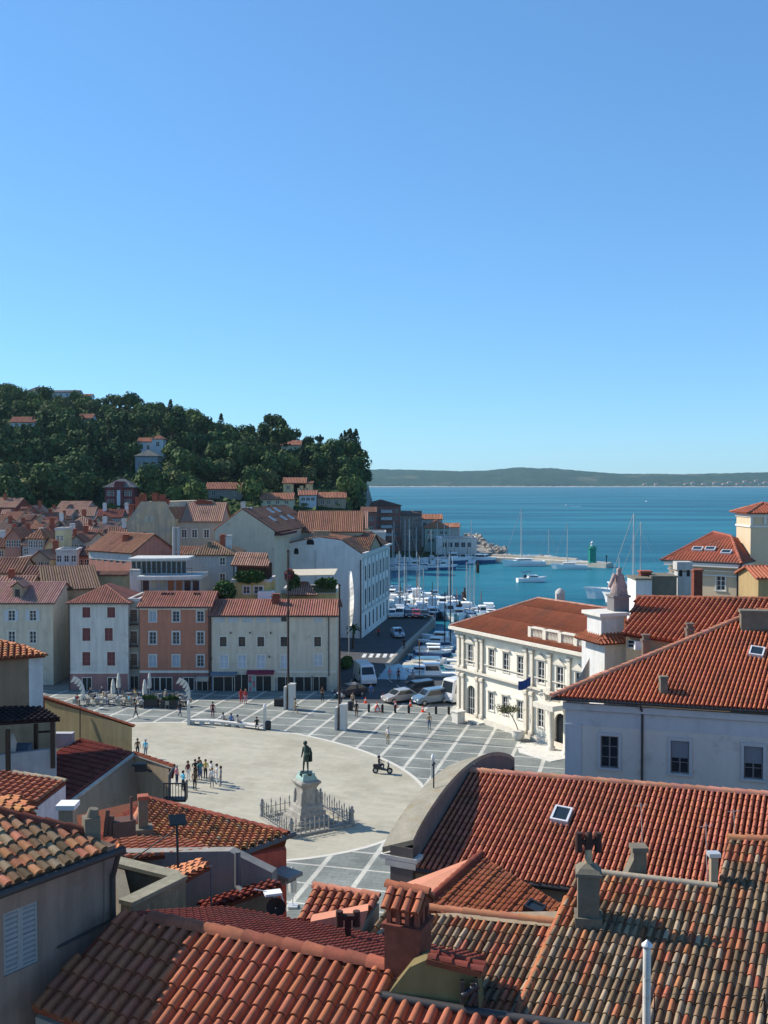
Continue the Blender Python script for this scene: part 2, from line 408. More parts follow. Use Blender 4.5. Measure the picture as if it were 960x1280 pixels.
# ================================================================== terrain
SILH = [(-300, 489, 560), (-120, 487, 540), (0, 489, 520), (60, 494, 515), (110, 503, 505), (170, 513, 490), (230, 522, 480), (290, 541, 455), (340, 547, 440), (400, 560, 420), (450, 566, 400), (462, 578, 398), (470, 612, 395), (480, 640, 392), (492, 655, 390)]
def silh(a):
    for (x0, y0, d0), (x1, y1, d1) in zip(SILH[:-1], SILH[1:]):
        if a <= x1:
            k = max(0, (a - x0) / (x1 - x0)); return y0 + (y1 - y0) * k, d0 + (d1 - d0) * k
    return SILH[-1][1], SILH[-1][2]
def sst(t): t = min(1, max(0, t)); return t * t * (3 - 2 * t)
def _flat(x, y): return .0
def ground_z(x, y):
    if y < 165:                                       # slope under the old town in front of the square
        if y > 66: near = 0
        else: near = 14.5 * sst((66 - y) / 56)
        return near if x > -200 else near
    a = x / y * F + CX
    ys, dr = silh(a); zr = max(1, 26 - (ys - HOR) / F * dr)
    db, zb = 258, 7.0
    if a > 330: zb = 7 * max(0, 1 - (a - 330) / 110)
    if y < db: z = zb * sst((y - 150) / (db - 150))
    elif y < dr:
        t = (y - db) / (dr - db); z = zb + (zr - zb) * (t ** .85)
        z = zb + (zr - zb) * (.8 * t ** .85 + .2 * sst(t))
    else: z = zr - (zr + 6) * min(1, (y - dr) / 330) ** 1.3
    if a > 438 and y > 300: z = max(min(z, zr), -6) if y < 420 else z
    k = sst((a - 440) / 40) if y > 300 else 0
    return z * (1 - k) + (.0 if y < 470 else -6) * k if k > 0 else z
GRASS = mat('hill_scrub', (.035, .055, .018), rough=.95, var=.45, scale=.12, spec=.05)
b = MB(); xs = [-430 + i * 6 for i in range(78)]; ys_ = [150 + j * 7 for j in range(100)]
xs = [x for x in xs if x <= 36]
idx = {}
for i, x in enumerate(xs):
    for j, y in enumerate(ys_):
        a = x / y * F + CX
        idx[i, j] = len(b.v); b.v.append((x, y, ground_z(x, y) - .04))
for i in range(len(xs) - 1):
    for j in range(len(ys_) - 1):
        x, y = xs[i + 1], ys_[j]
        if x > -9 and 190 < y < 338: continue         # the basin of the harbour
        if x > -18 + 0 and y < 200: continue
        b.f.append([idx[i, j], idx[i + 1, j], idx[i + 1, j + 1], idx[i, j + 1]]); b.m.append(0); b.t.append((1, 1, 1)); b.sm.append(True)
b.build('hill', GRASS, kind='structure')
# near slope that carries the roofs in front
b = MB(); NX, NY = 30, 20
for i in range(NX + 1):
    for j in range(NY + 1):
        x, y = -90 + i * 6, -24 + j * 4.2; b.v.append((x, y, (14.5 * sst((60 - y) / 50) if y < 60 else 0) - .06))
for i in range(NX):
    for j in range(NY): b.add([], [[i * (NY + 1) + j, (i + 1) * (NY + 1) + j, (i + 1) * (NY + 1) + j + 1, i * (NY + 1) + j + 1]], 0, (1, 1, 1), True)
b.build('terrain', mat('earth', (.16, .13, .09), var=.3), kind='structure')
# ---- level ground of the town, quays (extruded down into the water)
b = MB()
LAND = [(-420, -30), (260, -30), (260, 96), (120, 112), (60, 131), (25, 131), (1.2, 133.5), (.6, 141), (3.4, 157), (9.7, 189), (9.7, 193), (-7, 194), (-9, 300), (-9, 338), (20, 345), (34, 351), (41, 372), (42, 470), (20, 480), (-420, 480)]
b.ext([(x, y, -4) for x, y in LAND], (0, 0, 3.95))
b.build('ground', mat('ground_stone', (.23, .21, .18), var=.2, scale=.3), kind='structure')
# ---- asphalt of the quay road, pavement of the square
def paving_mat():
    m = bpy.data.materials.new('square_paving'); m.use_nodes = True; nt = m.node_tree; L = nt.links.new; bs = nt.nodes['Principled BSDF']
    bs.inputs['Roughness'].default_value = .8; bs.inputs['Specular IOR Level'].default_value = .2
    geo = _n(nt, 'ShaderNodeNewGeometry'); mp = _n(nt, 'ShaderNodeMapping', vector_type='TEXTURE')
    mp.inputs['Rotation'].default_value = (0, 0, -math.atan2(.25, .97)); mp.inputs['Location'].default_value = (-.67, 116.85, 0)
    L(geo.outputs['Position'], mp.inputs[0]); sp = _n(nt, 'ShaderNodeSeparateXYZ'); L(mp.outputs[0], sp.inputs[0])
    def line(sock, per, wid, off=0):
        a = _n(nt, 'ShaderNodeMath', operation='ADD'); a.inputs[1].default_value = off; L(sock, a.inputs[0])
        p = _n(nt, 'ShaderNodeMath', operation='PINGPONG'); p.inputs[1].default_value = per / 2; L(a.outputs[0], p.inputs[0])
        c = _n(nt, 'ShaderNodeMath', operation='LESS_THAN'); c.inputs[1].default_value = wid / 2; L(p.outputs[0], c.inputs[0]); return c.outputs[0]
    l1, l2 = line(sp.outputs[0], 3.03, .34), line(sp.outputs[1], 3.03, .2, .9)
    mxx = _n(nt, 'ShaderNodeMath', operation='MAXIMUM'); L(l1, mxx.inputs[0]); L(l2, mxx.inputs[1])
    j1 = line(sp.outputs[0], .6, .03); 
    no = _n(nt, 'ShaderNodeTexNoise'); no.inputs['Scale'].default_value = .35; no.inputs['Detail'].default_value = 6; L(geo.outputs['Position'], no.inputs['Vector'])
    no2 = _n(nt, 'ShaderNodeTexNoise'); no2.inputs['Scale'].default_value = 4; no2.inputs['Detail'].default_value = 3; L(geo.outputs['Position'], no2.inputs['Vector'])
    br = _n(nt, 'ShaderNodeTexBrick'); br.inputs['Scale'].default_value = 1; br.inputs['Brick Width'].default_value = .9; br.inputs['Row Height'].default_value = .45
    br.inputs['Mortar Size'].default_value = .012; br.inputs['Color1'].default_value = (.172, .185, .168, 1); br.inputs['Color2'].default_value = (.212, .225, .203, 1); br.inputs['Mortar'].default_value = (.11, .118, .108, 1)
    L(mp.outputs[0], br.inputs['Vector'])
    mx = _n(nt, 'ShaderNodeMix', data_type='RGBA'); mx.inputs['B'].default_value = (.46, .445, .385, 1); L(br.outputs[0], mx.inputs['A']); L(mxx.outputs[0], mx.inputs['Factor'])
    cur = mx.outputs['Result']
    for q, lo, hi in ((no, .78, 1.2), (no2, .9, 1.1)):
        mr = _n(nt, 'ShaderNodeMapRange'); mr.inputs['From Min'].default_value = .3; mr.inputs['From Max'].default_value = .7; mr.inputs['To Min'].default_value = lo; mr.inputs['To Max'].default_value = hi; L(q.outputs['Fac'], mr.inputs[0])
        vm = _n(nt, 'ShaderNodeVectorMath', operation='MULTIPLY'); L(cur, vm.inputs[0]); L(mr.outputs[0], vm.inputs[1]); cur = vm.outputs[0]
    L(cur, bs.inputs['Base Color']); return m
b = MB(); b.ext([(x, y, -.03) for x, y in [(-90, 55), (70, 55), (70, 116.5), (-3, 116.5), (-6, 124), (-90, 124)]], (0, 0, .034))
b.build('square_pavement', paving_mat(), kind='structure')
ASPH = mat('asphalt', (.075, .077, .08), rough=.9, var=.2, scale=.4, spec=.15)
b = MB(); b.ext([(x, y, -.03) for x, y in [(-3, 116.54), (45, 116.54), (45, 130.4), (1, 132.8), (.1, 141), (2.9, 157), (9.1, 188.4), (-3.5, 190), (-9, 160), (-9, 124.04), (-6, 124.04)]], (0, 0, .034))
b.build('quay_road', ASPH, kind='structure')
# quay kerb stones along the water
b = MB(); q = [(25, 130.8), (1.0, 133.2), (.35, 141), (3.15, 157), (9.4, 188.8), (9.4, 192.7), (-6.8, 193.6)]
for (x0, y0), (x1, y1) in zip(q[:-1], q[1:]):
    d = V((x1 - x0, y1 - y0, 0)); nn = V((-d.y, d.x, 0)).normalized() * .5
    b.obox(V((x0, y0, -.6)) - nn / 2, d, nn, (0, 0, .72))
b.build('quay_kerb', mat('kerb_stone', (.33, .30, .25), var=.2), kind='structure')
b = MB()
for i in range(5):
    p = on_z(452 + i * 8.6, 819.5, .01); b.ext([p + V((0, -1.6, 0)), p + V((.55, -1.6, 0)), p + V((.8, 1.6, 0)), p + V((.25, 1.6, 0))], (0, 0, .004))
for (x0, y0, x1, y1) in [(455, 829, 520, 873), (430, 865, 452, 830)]:
    p, q = on_z(x0, y0, .01), on_z(x1, y1, .01)
    for i in range(6):
        a, c = p.lerp(q, i / 6), p.lerp(q, (i + .5) / 6); d = (c - a).normalized(); s_ = V((-d.y, d.x, 0)) * .06
        b.ext([a - s_, a + s_, c + s_, c - s_], (0, 0, .004))
b.build('road_marking', mat('road_paint', (.6, .6, .57), var=.2), kind='structure')
# ---- light oval of the square
pts = [(530, 988), (470, 945), (400, 925), (330, 912), (240, 903), (165, 905), (490, 1045), (440, 1062), (355, 1075)]
A = []
for p in pts:
    g = on_z(*p, 0); x, y = (g.x + 18) / 20, (g.y - 87) / 20; A.append([x * x, x * y, y * y, x, y])
co = np.linalg.lstsq(np.array(A), np.ones(len(A)), rcond=None)[0]
ov = []
for k in range(96):
    t = 2 * math.pi * k / 96; c, s_ = math.cos(t), math.sin(t)
    qa = co[0] * c * c + co[1] * c * s_ + co[2] * s_ * s_; qb = co[3] * c + co[4] * s_
    r_ = (-qb + math.sqrt(max(0, qb * qb + 4 * qa))) / (2 * qa) if abs(qa) > 1e-9 else 1
    ov.append((-18 + 20 * r_ * c, 87 + 20 * r_ * s_))
OVAL = ov
b = MB(); b.ext([(x, y, .0045) for x, y in ov], (0, 0, .0045))
b.build('oval_pavement', mat('oval_stone', (.40, .37, .285), rough=.8, var=.10, scale=.16, stain=((.335, .305, .225), .25, .48, .66), vec=(1, 1, 1)), kind='structure')
om = MATS['oval_stone']; nt = om.node_tree; bs_ = nt.nodes['Principled BSDF']; src = bs_.inputs['Base Color'].links[0].from_socket
gq = _n(nt, 'ShaderNodeNewGeometry'); mq = _n(nt, 'ShaderNodeMapping'); mq.inputs['Rotation'].default_value = (0, 0, .35); nt.links.new(gq.outputs['Position'], mq.inputs[0]); bq_ = _n(nt, 'ShaderNodeTexBrick'); bq_.inputs['Scale'].default_value = 1; bq_.inputs['Brick Width'].default_value = 1.5; bq_.inputs['Row Height'].default_value = .7; bq_.inputs['Mortar Size'].default_value = .012
bq_.inputs['Color1'].default_value = (1.06, 1.05, 1.04, 1); bq_.inputs['Color2'].default_value = (.93, .935, .94, 1); bq_.inputs['Mortar'].default_value = (.78, .77, .75, 1); nt.links.new(mq.outputs[0], bq_.inputs['Vector'])
vq = _n(nt, 'ShaderNodeVectorMath', operation='MULTIPLY'); nt.links.new(src, vq.inputs[0]); nt.links.new(bq_.outputs[0], vq.inputs[1]); nt.links.new(vq.outputs[0], bs_.inputs['Base Color'])
b = MB(); cxo, cyo = sum(p[0] for p in ov) / 96, sum(p[1] for p in ov) / 96
for k in range(96):
    p0, p1 = V((*ov[k], .005)), V((*ov[(k + 1) % 96], .005)); c = V((cxo, cyo, .005))
    o0, o1 = p0 + (p0 - c).normalized() * .35, p1 + (p1 - c).normalized() * .35
    b.ext([p0, p1, o1, o0], (0, 0, .009))
b.build('oval_kerb', mat('oval_kerb_stone', (.55, .52, .45), var=.1), kind='structure')
# ---- sea
def sea_mat():
    m = bpy.data.materials.new('sea_water'); m.use_nodes = True; nt = m.node_tree; L = nt.links.new; bs = nt.nodes['Principled BSDF']
    geo = _n(nt, 'ShaderNodeNewGeometry')
    hs = []
    for sc, st, dist in (((.35, .9, 1), .55, .5), ((.02, .06, 1), .35, 3)):
        mp = _n(nt, 'ShaderNodeMapping'); mp.inputs['Scale'].default_value = sc; L(geo.outputs['Position'], mp.inputs[0])
        no = _n(nt, 'ShaderNodeTexNoise'); no.inputs['Scale'].default_value = 1; no.inputs['Detail'].default_value = 5; L(mp.outputs[0], no.inputs['Vector'])
        bp = _n(nt, 'ShaderNodeBump'); bp.inputs['Strength'].default_value = st; bp.inputs['Distance'].default_value = dist; L(no.outputs['Fac'], bp.inputs['Height'])
        if hs: L(hs[-1].outputs[0], bp.inputs['Normal'])
        hs.append(bp)
    nt.nodes.remove(bs)
    df, gl, fr, mu, mxs = _n(nt, 'ShaderNodeBsdfDiffuse'), _n(nt, 'ShaderNodeBsdfGlossy'), _n(nt, 'ShaderNodeFresnel'), _n(nt, 'ShaderNodeMath', operation='MULTIPLY'), _n(nt, 'ShaderNodeMixShader')
    gl.inputs['Roughness'].default_value = .25; fr.inputs['IOR'].default_value = 1.33; mu.inputs[1].default_value = SEA_SPEC
    for q in (df, gl, fr): L(hs[-1].outputs[0], q.inputs['Normal'])
    L(fr.outputs[0], mu.inputs[0]); L(mu.outputs[0], mxs.inputs[0]); L(df.outputs[0], mxs.inputs[1]); L(gl.outputs[0], mxs.inputs[2]); L(mxs.outputs[0], nt.nodes['Material Output'].inputs[0])
    mp = _n(nt, 'ShaderNodeMapping'); mp.inputs['Scale'].default_value = (.004, .022, 1); L(geo.outputs['Position'], mp.inputs[0])
    no = _n(nt, 'ShaderNodeTexNoise'); no.inputs['Scale'].default_value = 1; no.inputs['Detail'].default_value = 7; L(mp.outputs[0], no.inputs['Vector'])
    cr = _n(nt, 'ShaderNodeValToRGB'); e = cr.color_ramp.elements; e[0].position = .40; e[0].color = (*SEA_A, 1); e[1].position = .60; e[1].color = (*SEA_B, 1)
    L(no.outputs['Fac'], cr.inputs[0]); L(cr.outputs[0], df.inputs['Color']); return m
b = MB(); b.poly([(-3000, 60, -1.5), (5000, 60, -1.5), (5000, 8000, -1.5), (-3000, 8000, -1.5)])
b.build('sea', sea_mat(), kind='structure')
# ---- far shore
FARL = [(380, 590), (430, 588), (475, 586.5), (510, 587), (545, 588), (575, 589), (610, 588), (630, 586), (650, 583.6), (672, 585.5), (690, 584.8), (705, 586.5), (730, 589), (760, 591.5), (790, 592.5), (824, 592), (850, 592.5), (885, 592), (925, 591), (975, 590), (1050, 588), (1200, 590)]
fm = mat('far_woodland', (.022, .050, .026), rough=.95, var=.55, scale=.018, spec=.02, stain=((.13, .125, .065), .0028, .56, .68))
b = MB(); n = 220; rows = []
Rf = random.Random(3)
def farh(px):
    for (x0, y0), (x1, y1) in zip(FARL[:-1], FARL[1:]):
        if px <= x1: return y0 + (y1 - y0) * (px - x0) / (x1 - x0)
    return 590
for i in range(n + 1):
    px = 380 + 820 * i / n; top = farh(px); jag = Rf.uniform(-.35, .35); row = []
    for k, (D, fr) in enumerate(((5900, 0), (5950, .10), (6100, .42), (6300, .72), (6600, 1.0), (7200, .5), (7600, 0))):
        zt = 26 + (HOR - top) / F * 6600; z = -2 if fr == 0 else zt * fr + (jag * 5 if fr == 1 else Rf.uniform(-1.5, 1.5) + 5 * math.sin(i * .21 + k * 2.1) if fr > .2 else 0)
        row.append(((px - CX) / F * 6600 + Rf.uniform(-1, 1), D + (0 if k == 0 else 40 * math.sin(i * .13 + k)), z))
    rows.append(row)
for i in range(n):
    for k in range(6):
        b.add([rows[i][k], rows[i + 1][k], rows[i + 1][k + 1], rows[i][k + 1]], [[0, 1, 2, 3]], 0, (1, 1, 1), True)
b.build('far_headland', fm, kind='structure')
b = MB()                                                # pale strip of beach and rock at its foot
for i in range(n):
    px0 = 380 + 820 * i / n; h0, h1 = [Rf.uniform(1.5, 6) for _ in range(2)]
    x0, x1 = rows[i][0][0], rows[i + 1][0][0]; b.add([(x0, 5885, -2), (x1, 5885, -2), (x1, 5903, h1), (x0, 5903, h0)], [[0, 1, 2, 3]])
b.build('far_shore', mat('far_beach', (.34, .31, .25), var=.3, scale=.02), kind='structure')
for k, (px, n_, lab) in enumerate(((583, 1, ''), (0, 0, ''))):
    pass
if HAZE:
    b = MB(); b.obox((-3200, -40, -6), (8400, 0, 0), (0, 8200, 0), (0, 0, 170))
    hz = bpy.data.materials.new('haze_air'); hz.use_nodes = True; nt = hz.node_tree; nt.nodes.remove(nt.nodes['Principled BSDF'])
    pv = nt.nodes.new('ShaderNodeVolumePrincipled'); pv.inputs['Color'].default_value = (.55, .82, 1, 1); pv.inputs['Density'].default_value = HAZE; pv.inputs['Anisotropy'].default_value = .2
    nt.links.new(pv.outputs[0], nt.nodes['Material Output'].inputs['Volume'])
    ho = b.build('haze', hz); ho['kind'] = 'stuff'
# ================================================================== roofs in front of the square
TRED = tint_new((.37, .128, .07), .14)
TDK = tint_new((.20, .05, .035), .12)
TOR = tint_new((.48, .20, .105), .2)
P_GREY = plaster('plaster_grey', (.27, .25, .22))
P_BLUE = plaster('plaster_blue_grey', (.60, .555, .49), streak=.05, var=.05)
P_CREAM = plaster('plaster_cream', (.60, .53, .36))
P_YEL = plaster('plaster_yellow', (.17, .135, .065))
P_TAN = plaster('plaster_tan', (.36, .28, .19))
P_WHITE = plaster('plaster_white', (.62, .61, .58))
P_SALMON = mat('mortar_salmon', (.55, .23, .14), var=.12, scale=2)
P_RED = plaster('plaster_red', (.52, .11, .07))
MORTAR = mat('mortar', (.36, .30, .22), var=.25, scale=6)
def body(par, top, zb, m, name='wall'):
    """solid walls under a sloping roof polygon"""
    b = MB(); t = [V(p) for p in top]; n = len(t); lo = [V((p.x, p.y, zb)) for p in t]
    nn = V((0, 0, 0))
    for i in range(n): nn += t[i].cross(t[(i + 1) % n])
    if nn.z < 0: t, lo = t[::-1], lo[::-1]
    b.add(t + lo, [list(range(n))] + [[n + i, n + (i + 1) % n, (i + 1) % n, i] for i in range(n)])
    return b.build(name, m, par)
def roofset(par, polys, tf, w=.22, course=.36, segs=5, ridges=(), name='roof', **k):
    b = MB()
    for pts, dn in polys: tiles(b, pts, dn, w, course, tf, segs, **k)
    for p, q, *rr in ridges: ridge(b, p, q, *(rr or (.13,)), tf=tf)
    return b.build(name, TILE, par)
def pipe(par, pts, r=.05, m=None, name='drainpipe'):
    return MB().path([V(p) for p in pts], r, 7).build(name, m or GUTTER, par)
def on_wall(px, py, a, b):                        # pixel on the vertical plane through two points
    a, b = V(a), V(b); n = V((b.y - a.y, a.x - b.x, 0)).normalized(); return on_plane(px, py, a, n)

# ---- the big red roof at the bottom left, its brick chimney and dormer
P0, P1 = at(190, 1150, 21.6), at(490, 1215, 19.4); P1.z = P0.z
DN = V((-.36, -.853, -.375)); n1 = (P1 - P0).cross(DN).normalized(); n1 = n1 if n1.z > 0 else -n1; PL1 = (P0, n1)
fh = thing('tiled_house', 'house with a big clean red tile roof across the bottom left', 'house', (P0.x, P0.y, 11.5))
near = gpoly([(152, 1139), (190, 1150), (490, 1215), (474, 1249), (600, 1271), (760, 1294), (900, 1318), (900, 1420), (480, 1400), (135, 1297), (40, 1260)], PL1)
back = [P0, P1, P1 + V((1.15, 2.72, -1.02)), P0 + V((1.15, 2.72, -1.02))]
bb_ = [P0 + (P0 - P1) * .13, P1 + (P1 - P0) * .12, P1 + (P1 - P0) * .12 + V((1.6, 3.8, -1.5)), P0 + (P0 - P1) * .13 + V((1.6, 3.8, -1.5))]
rf = MB(); tiles(rf, near, DN, .28, .46, TRED, 7, lift=.03, rr=.36, flat=1.4, jit=.008, pans=True, pan=(.2, .05, .03))
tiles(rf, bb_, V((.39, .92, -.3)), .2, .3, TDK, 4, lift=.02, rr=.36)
ridge(rf, P0 + V((0, 0, .05)), P1 + V((0, 0, .05)), .17, .46, tint_new((.33, .11, .07), .25))
rf.build('roof', TILE, fh)
body(fh, [p - n1 * .25 for p in near], 8, P_GREY)
gb = MB(); gb.path([p + V((0, 0, .06)) for p in gpoly([(472, 1247), (600, 1270), (760, 1293), (900, 1317)], PL1)], .09, 6); gb.build('gutter', GUTTER, fh)

# dormer box with a yellow wall at the end of the ridge
c0, c1, c2 = on_plane(476, 1248, *PL1), on_plane(599, 1259, *PL1), None
wa, wb = c0, c1; dd = V((-(wb - wa).y, (wb - wa).x, 0)).normalized()
dm = thing('roof_dormer', 'low yellow dormer wall with small dark red lean-to roof below the brick chimney', 'dormer', tuple(c0))
tl, tm, tr = on_wall(512, 1209, wa, wb), on_wall(535, 1199, wa, wb), on_wall(596, 1216, wa, wb)
body_ = MB(); body_.ext([wa - Z * .1, wb - Z * .1, tr, tm, tl], dd * .5); body_.build('wall', P_YEL, dm)
rm = MB(); tiles(rm, [tm + V((0, 0, .06)) - dd * .12, tr + V((.1, 0, .06)) - dd * .12, tr + dd * .3 + V((.1, 0, .02)), tm + dd * .3 + V((0, 0, .02))], (tr - tm), .2, .3, TDK, 4)
rm.build('roof', TILE, dm)
vb = MB(); v0 = on_wall(588, 1236, wa, wb) - dd * .12
vb.box(v0 + V((-.13, 0, 0)), (.07, .12, .42)); vb.box(v0 + V((.13, -.02, 0)), (.05, .1, .55)); vb.tube(v0 + V((-.12, -.05, -.05)), v0 + V((.16, -.05, .16)), .07); vb.tube(v0 + V((0, -.06, -.2)), v0 + V((.12, -.06, .05)), .06); vb.tube(v0 + V((.06, -.05, .2)), v0 + V((.1, -.05, -.2)), .05)
vb.build('flue', DARKMETAL, dm)

# brick chimney with its own tiled hat
cb = on_plane(507, 1212, P0, n1) + V((.05, .1, 0)); D0 = cb.y
ch = thing('brick_chimney', 'tall red brick chimney with a tiled hat and open vents', 'chimney', tuple(cb))
rz = math.atan2(P1.y - P0.y, P1.x - P0.x); sc_ = D0 / F
hz_ = (1212 - 1152) * sc_
b = MB(); b.box(cb + Z * (hz_ / 2 - .3), (.74, .66, hz_ + .6), rz); b.box(cb + Z * (hz_ - .02), (.84, .76, .09), rz); b.build('stack', BRICK, ch)
b = MB(); ca, sa = V((math.cos(rz), math.sin(rz), 0)), V((-math.sin(rz), math.cos(rz), 0))
for sx in (-1, -.33, .33, 1):
    for sy in (-1, 1): b.box(cb + ca * sx * .29 + sa * sy * .26 + Z * (hz_ + .17), (.09, .09, .32), rz)
for sx in (-1, 1): b.box(cb + ca * sx * .29 + Z * (hz_ + .17), (.09, .12, .32), rz)
b.box(cb + Z * (hz_ + .36), (.72, .66, .07), rz); b.build('vent', BRICK, ch)
b = MB(); ap = cb + Z * (hz_ + .66); e0 = hz_ + .36
for s_ in (-1, 1):
    q = [ap - ca * .42, ap + ca * .42, cb + ca * .42 + sa * s_ * .42 + Z * e0, cb - ca * .42 + sa * s_ * .42 + Z * e0]
    tiles(b, q, q[2] - q[1], .21, .3, TRED, 6, lift=.03, slab=.05)
ridge(b, ap - ca * .44, ap + ca * .44, .11, .29, TRED)
for s_ in (-1, 1): b.ext([cb + ca * s_ * .36 + sa * .33 + Z * e0, cb + ca * s_ * .36 - sa * .33 + Z * e0, ap + ca * s_ * .36 - Z * .08], ca * -.08 * s_, 0, (.2, .06, .04))
b.build('cap', TILE, ch)

# ---- old mossy roof at the lower right
PLB = pln((720, 1095, 26), (900, 1112, 25.1), (640, 1270, 21.9))
oh = thing('old_roof_house', 'house under a weathered grey and orange barrel tile roof at lower right', 'house', tuple(V((4, 24, 10))))
dirB = on_plane(647, 1265, *PLB) - on_plane(708, 1127, *PLB)
polB = gpoly([(706, 1127), (720, 1092), (745, 1093), (897, 1111), (912, 1049), (1010, 1052), (1120, 1330), (1000, 1345), (640, 1283)], PLB)
polA = gpoly([(490, 1130), (547, 1140), (693, 1154), (704, 1130), (640, 1280), (470, 1250), (420, 1185)], PLB)
polA = [p - PLB[1] * .12 for p in gpoly([(482, 1131), (547, 1140), (693, 1154), (645, 1266), (560, 1256), (440, 1235), (455, 1175)], PLB)]
rf = MB(); TO = tint_old(.78, top=1.3)
def t_mid():
    return TO()
tiles(rf, polB, dirB, .18, .36, TO, 7, lift=.016, rr=.37, flat=1.45, jit=.012, pan=(.07, .045, .03), pans=True)
tiles(rf, polA, dirB, .175, .36, tint_old(.80, top=.5), 7, lift=.016, rr=.37, flat=1.45, jit=.012, pan=(.07, .045, .03), pans=True)
q0, q1 = on_plane(709, 1124, *PLB), on_plane(647, 1266, *PLB); up = PLB[1]
ridge(rf, q0 + up * .02, q1 + up * .02, .1, .4, tint_new((.42, .15, .07)))
for s_ in ((535, 1134, 697, 1152),):
    a, c = on_plane(s_[0], s_[1], *PLB), on_plane(s_[2], s_[3], *PLB); ridge(rf, a, c, .12, .42, tint_new((.42, .17, .09)))
a, c = on_plane(911, 1049, *PLB), on_plane(1000, 1052, *PLB); ridge(rf, a + up * .05, c + up * .05, .13, .42, tint_new((.42, .17, .09)))
rf.build('roof', TILE, oh)
b = MB(); a, c = on_plane(745, 1092, *PLB), on_plane(897, 1110, *PLB); b.path([a + up * .05, c + up * .05], .1, 6); b.build('ridge_mortar', MORTAR, oh)
body(oh, [p - PLB[1] * .3 for p in gpoly([(706, 1127), (720, 1092), (897, 1111), (912, 1049), (1010, 1052), (1120, 1330), (640, 1283), (440, 1235), (482, 1131)], PLB)], 8, P_TAN)
def on_roof(px, py, pl): return on_plane(px, py, *pl)
# stone chimney with a winged cowl
g = on_roof(735, 1152, PLB); s1 = g.y / F
c = thing('stone_chimney', 'tall grey stone chimney with a dark winged metal cowl on the old roof', 'chimney', tuple(g))
b = MB(); hh = (1152 - 1090) * s1
b.box(g + Z * (hh / 2 - .3), (.52, .5, hh + .6), -.15); b.box(g + Z * .05, (.66, .64, .3), -.15)
b.box(g + Z * (hh + .04), (.64, .62, .08), -.15); b.lathe(g + Z * (hh + .08), [(.42, 0), (.3, .1), (.13, .18)], 4, rz=.63, sm=False); b.build('stack', GREYSTONE, c)
b = MB(); b.tube(g + Z * (hh + .2), g + Z * (hh + .62), .1, .09); b.build('pot', mat('ochre_pot', (.42, .32, .20), var=.2), c)
b = MB(); z0 = g + Z * (hh + .62); b.box(z0 + Z * .14, (.17, .17, .3))
for s_ in (-1, 1):
    b.tube(z0 + V((0, 0, .1)), z0 + V((s_ * .22, 0, .2)), .07); b.tube(z0 + V((s_ * .24, 0, -.08)), z0 + V((s_ * .24, 0, .4)), .095, .09)
b.lathe(z0 + Z * .28, [(.1, 0), (.1, .1), (.02, .14)], 8); b.build('cowl', mat('sooty_clay', (.05, .025, .02), var=.3), c)
# white flue pipe at the bottom
g = on_roof(808, 1290, PLB); s1 = g.y / F; hh = (1290 - 1180) * s1
c = thing('flue_pipe', 'tall whitewashed flue pipe with a conical cap standing on the old tiles', 'flue pipe', tuple(g))
b = MB(); b.tube(g - Z * .3, g + Z * hh, .085, .085, 12); b.build('pipe', mat('flue_white', (.62, .60, .55), var=.15, stain=((.25, .18, .12), 3, .55, .7)), c)
b = MB(); b.lathe(g + Z * (hh - .02), [(.09, 0), (.13, .03), (.12, .07), (.01, .17)], 12); b.build('cap', mat('zinc', (.55, .55, .55), rough=.4, metal=.4), c)
b = MB(); b.tube(g + V((.17, 0, -.2)), g + V((.17, 0, .85)), .012); q = on_roof(955, 1285, PLB); b.path([g + V((.17, 0, .84)), q + Z * .7], .006, 4)
tag(b.build('roof_aerial', DARKMETAL), 'thin wire strung over the old tiles beside the white flue pipe', 'wire')
b = MB(); b.tube(q - Z * .1, q + Z * .75, .016); b.tube(q + V((0, 0, .7)), q + V((-.08, 0, .45)), .012); b.tube(q + V((.05, 0, -.1)), q + V((.02, 0, .6)), .01)
tag(b.build('wire_post', DARKMETAL), 'short dark metal post on the old tiles at the lower right corner', 'post')
# sloping mortar chimney and capped vent behind the upper edge of the old roof
g = on_roof(796, 1097, PLB); s1 = g.y / F
c = thing('mortar_chimney', 'squat rough mortar chimney with one sloping side behind the old roof', 'chimney', tuple(g))
b = MB(); b.box(g + V((.12, .3, .15)), (.34, .34, .95)); b.box(g + V((.12, .3, .68)), (.42, .42, .12)); b.ext([g + V((-.32, .1, -.15)), g + V((-.05, .1, .45)), g + V((-.05, .1, -.15))], (0, .35, 0)); b.build('stack', GREYSTONE, c)
g = on_roof(894, 1108, PLB); c = thing('vent_stack', 'narrow vent stack with a shiny metal cap beside the stepped ridge', 'vent', tuple(g))
b = MB(); b.box(g + V((.02, .2, .25)), (.18, .18, .95)); b.build('stack', P_TAN, c); b = MB(); b.box(g + V((.02, .2, .76)), (.3, .26, .10)); b.build('cap', mat('zinc', ()), c)

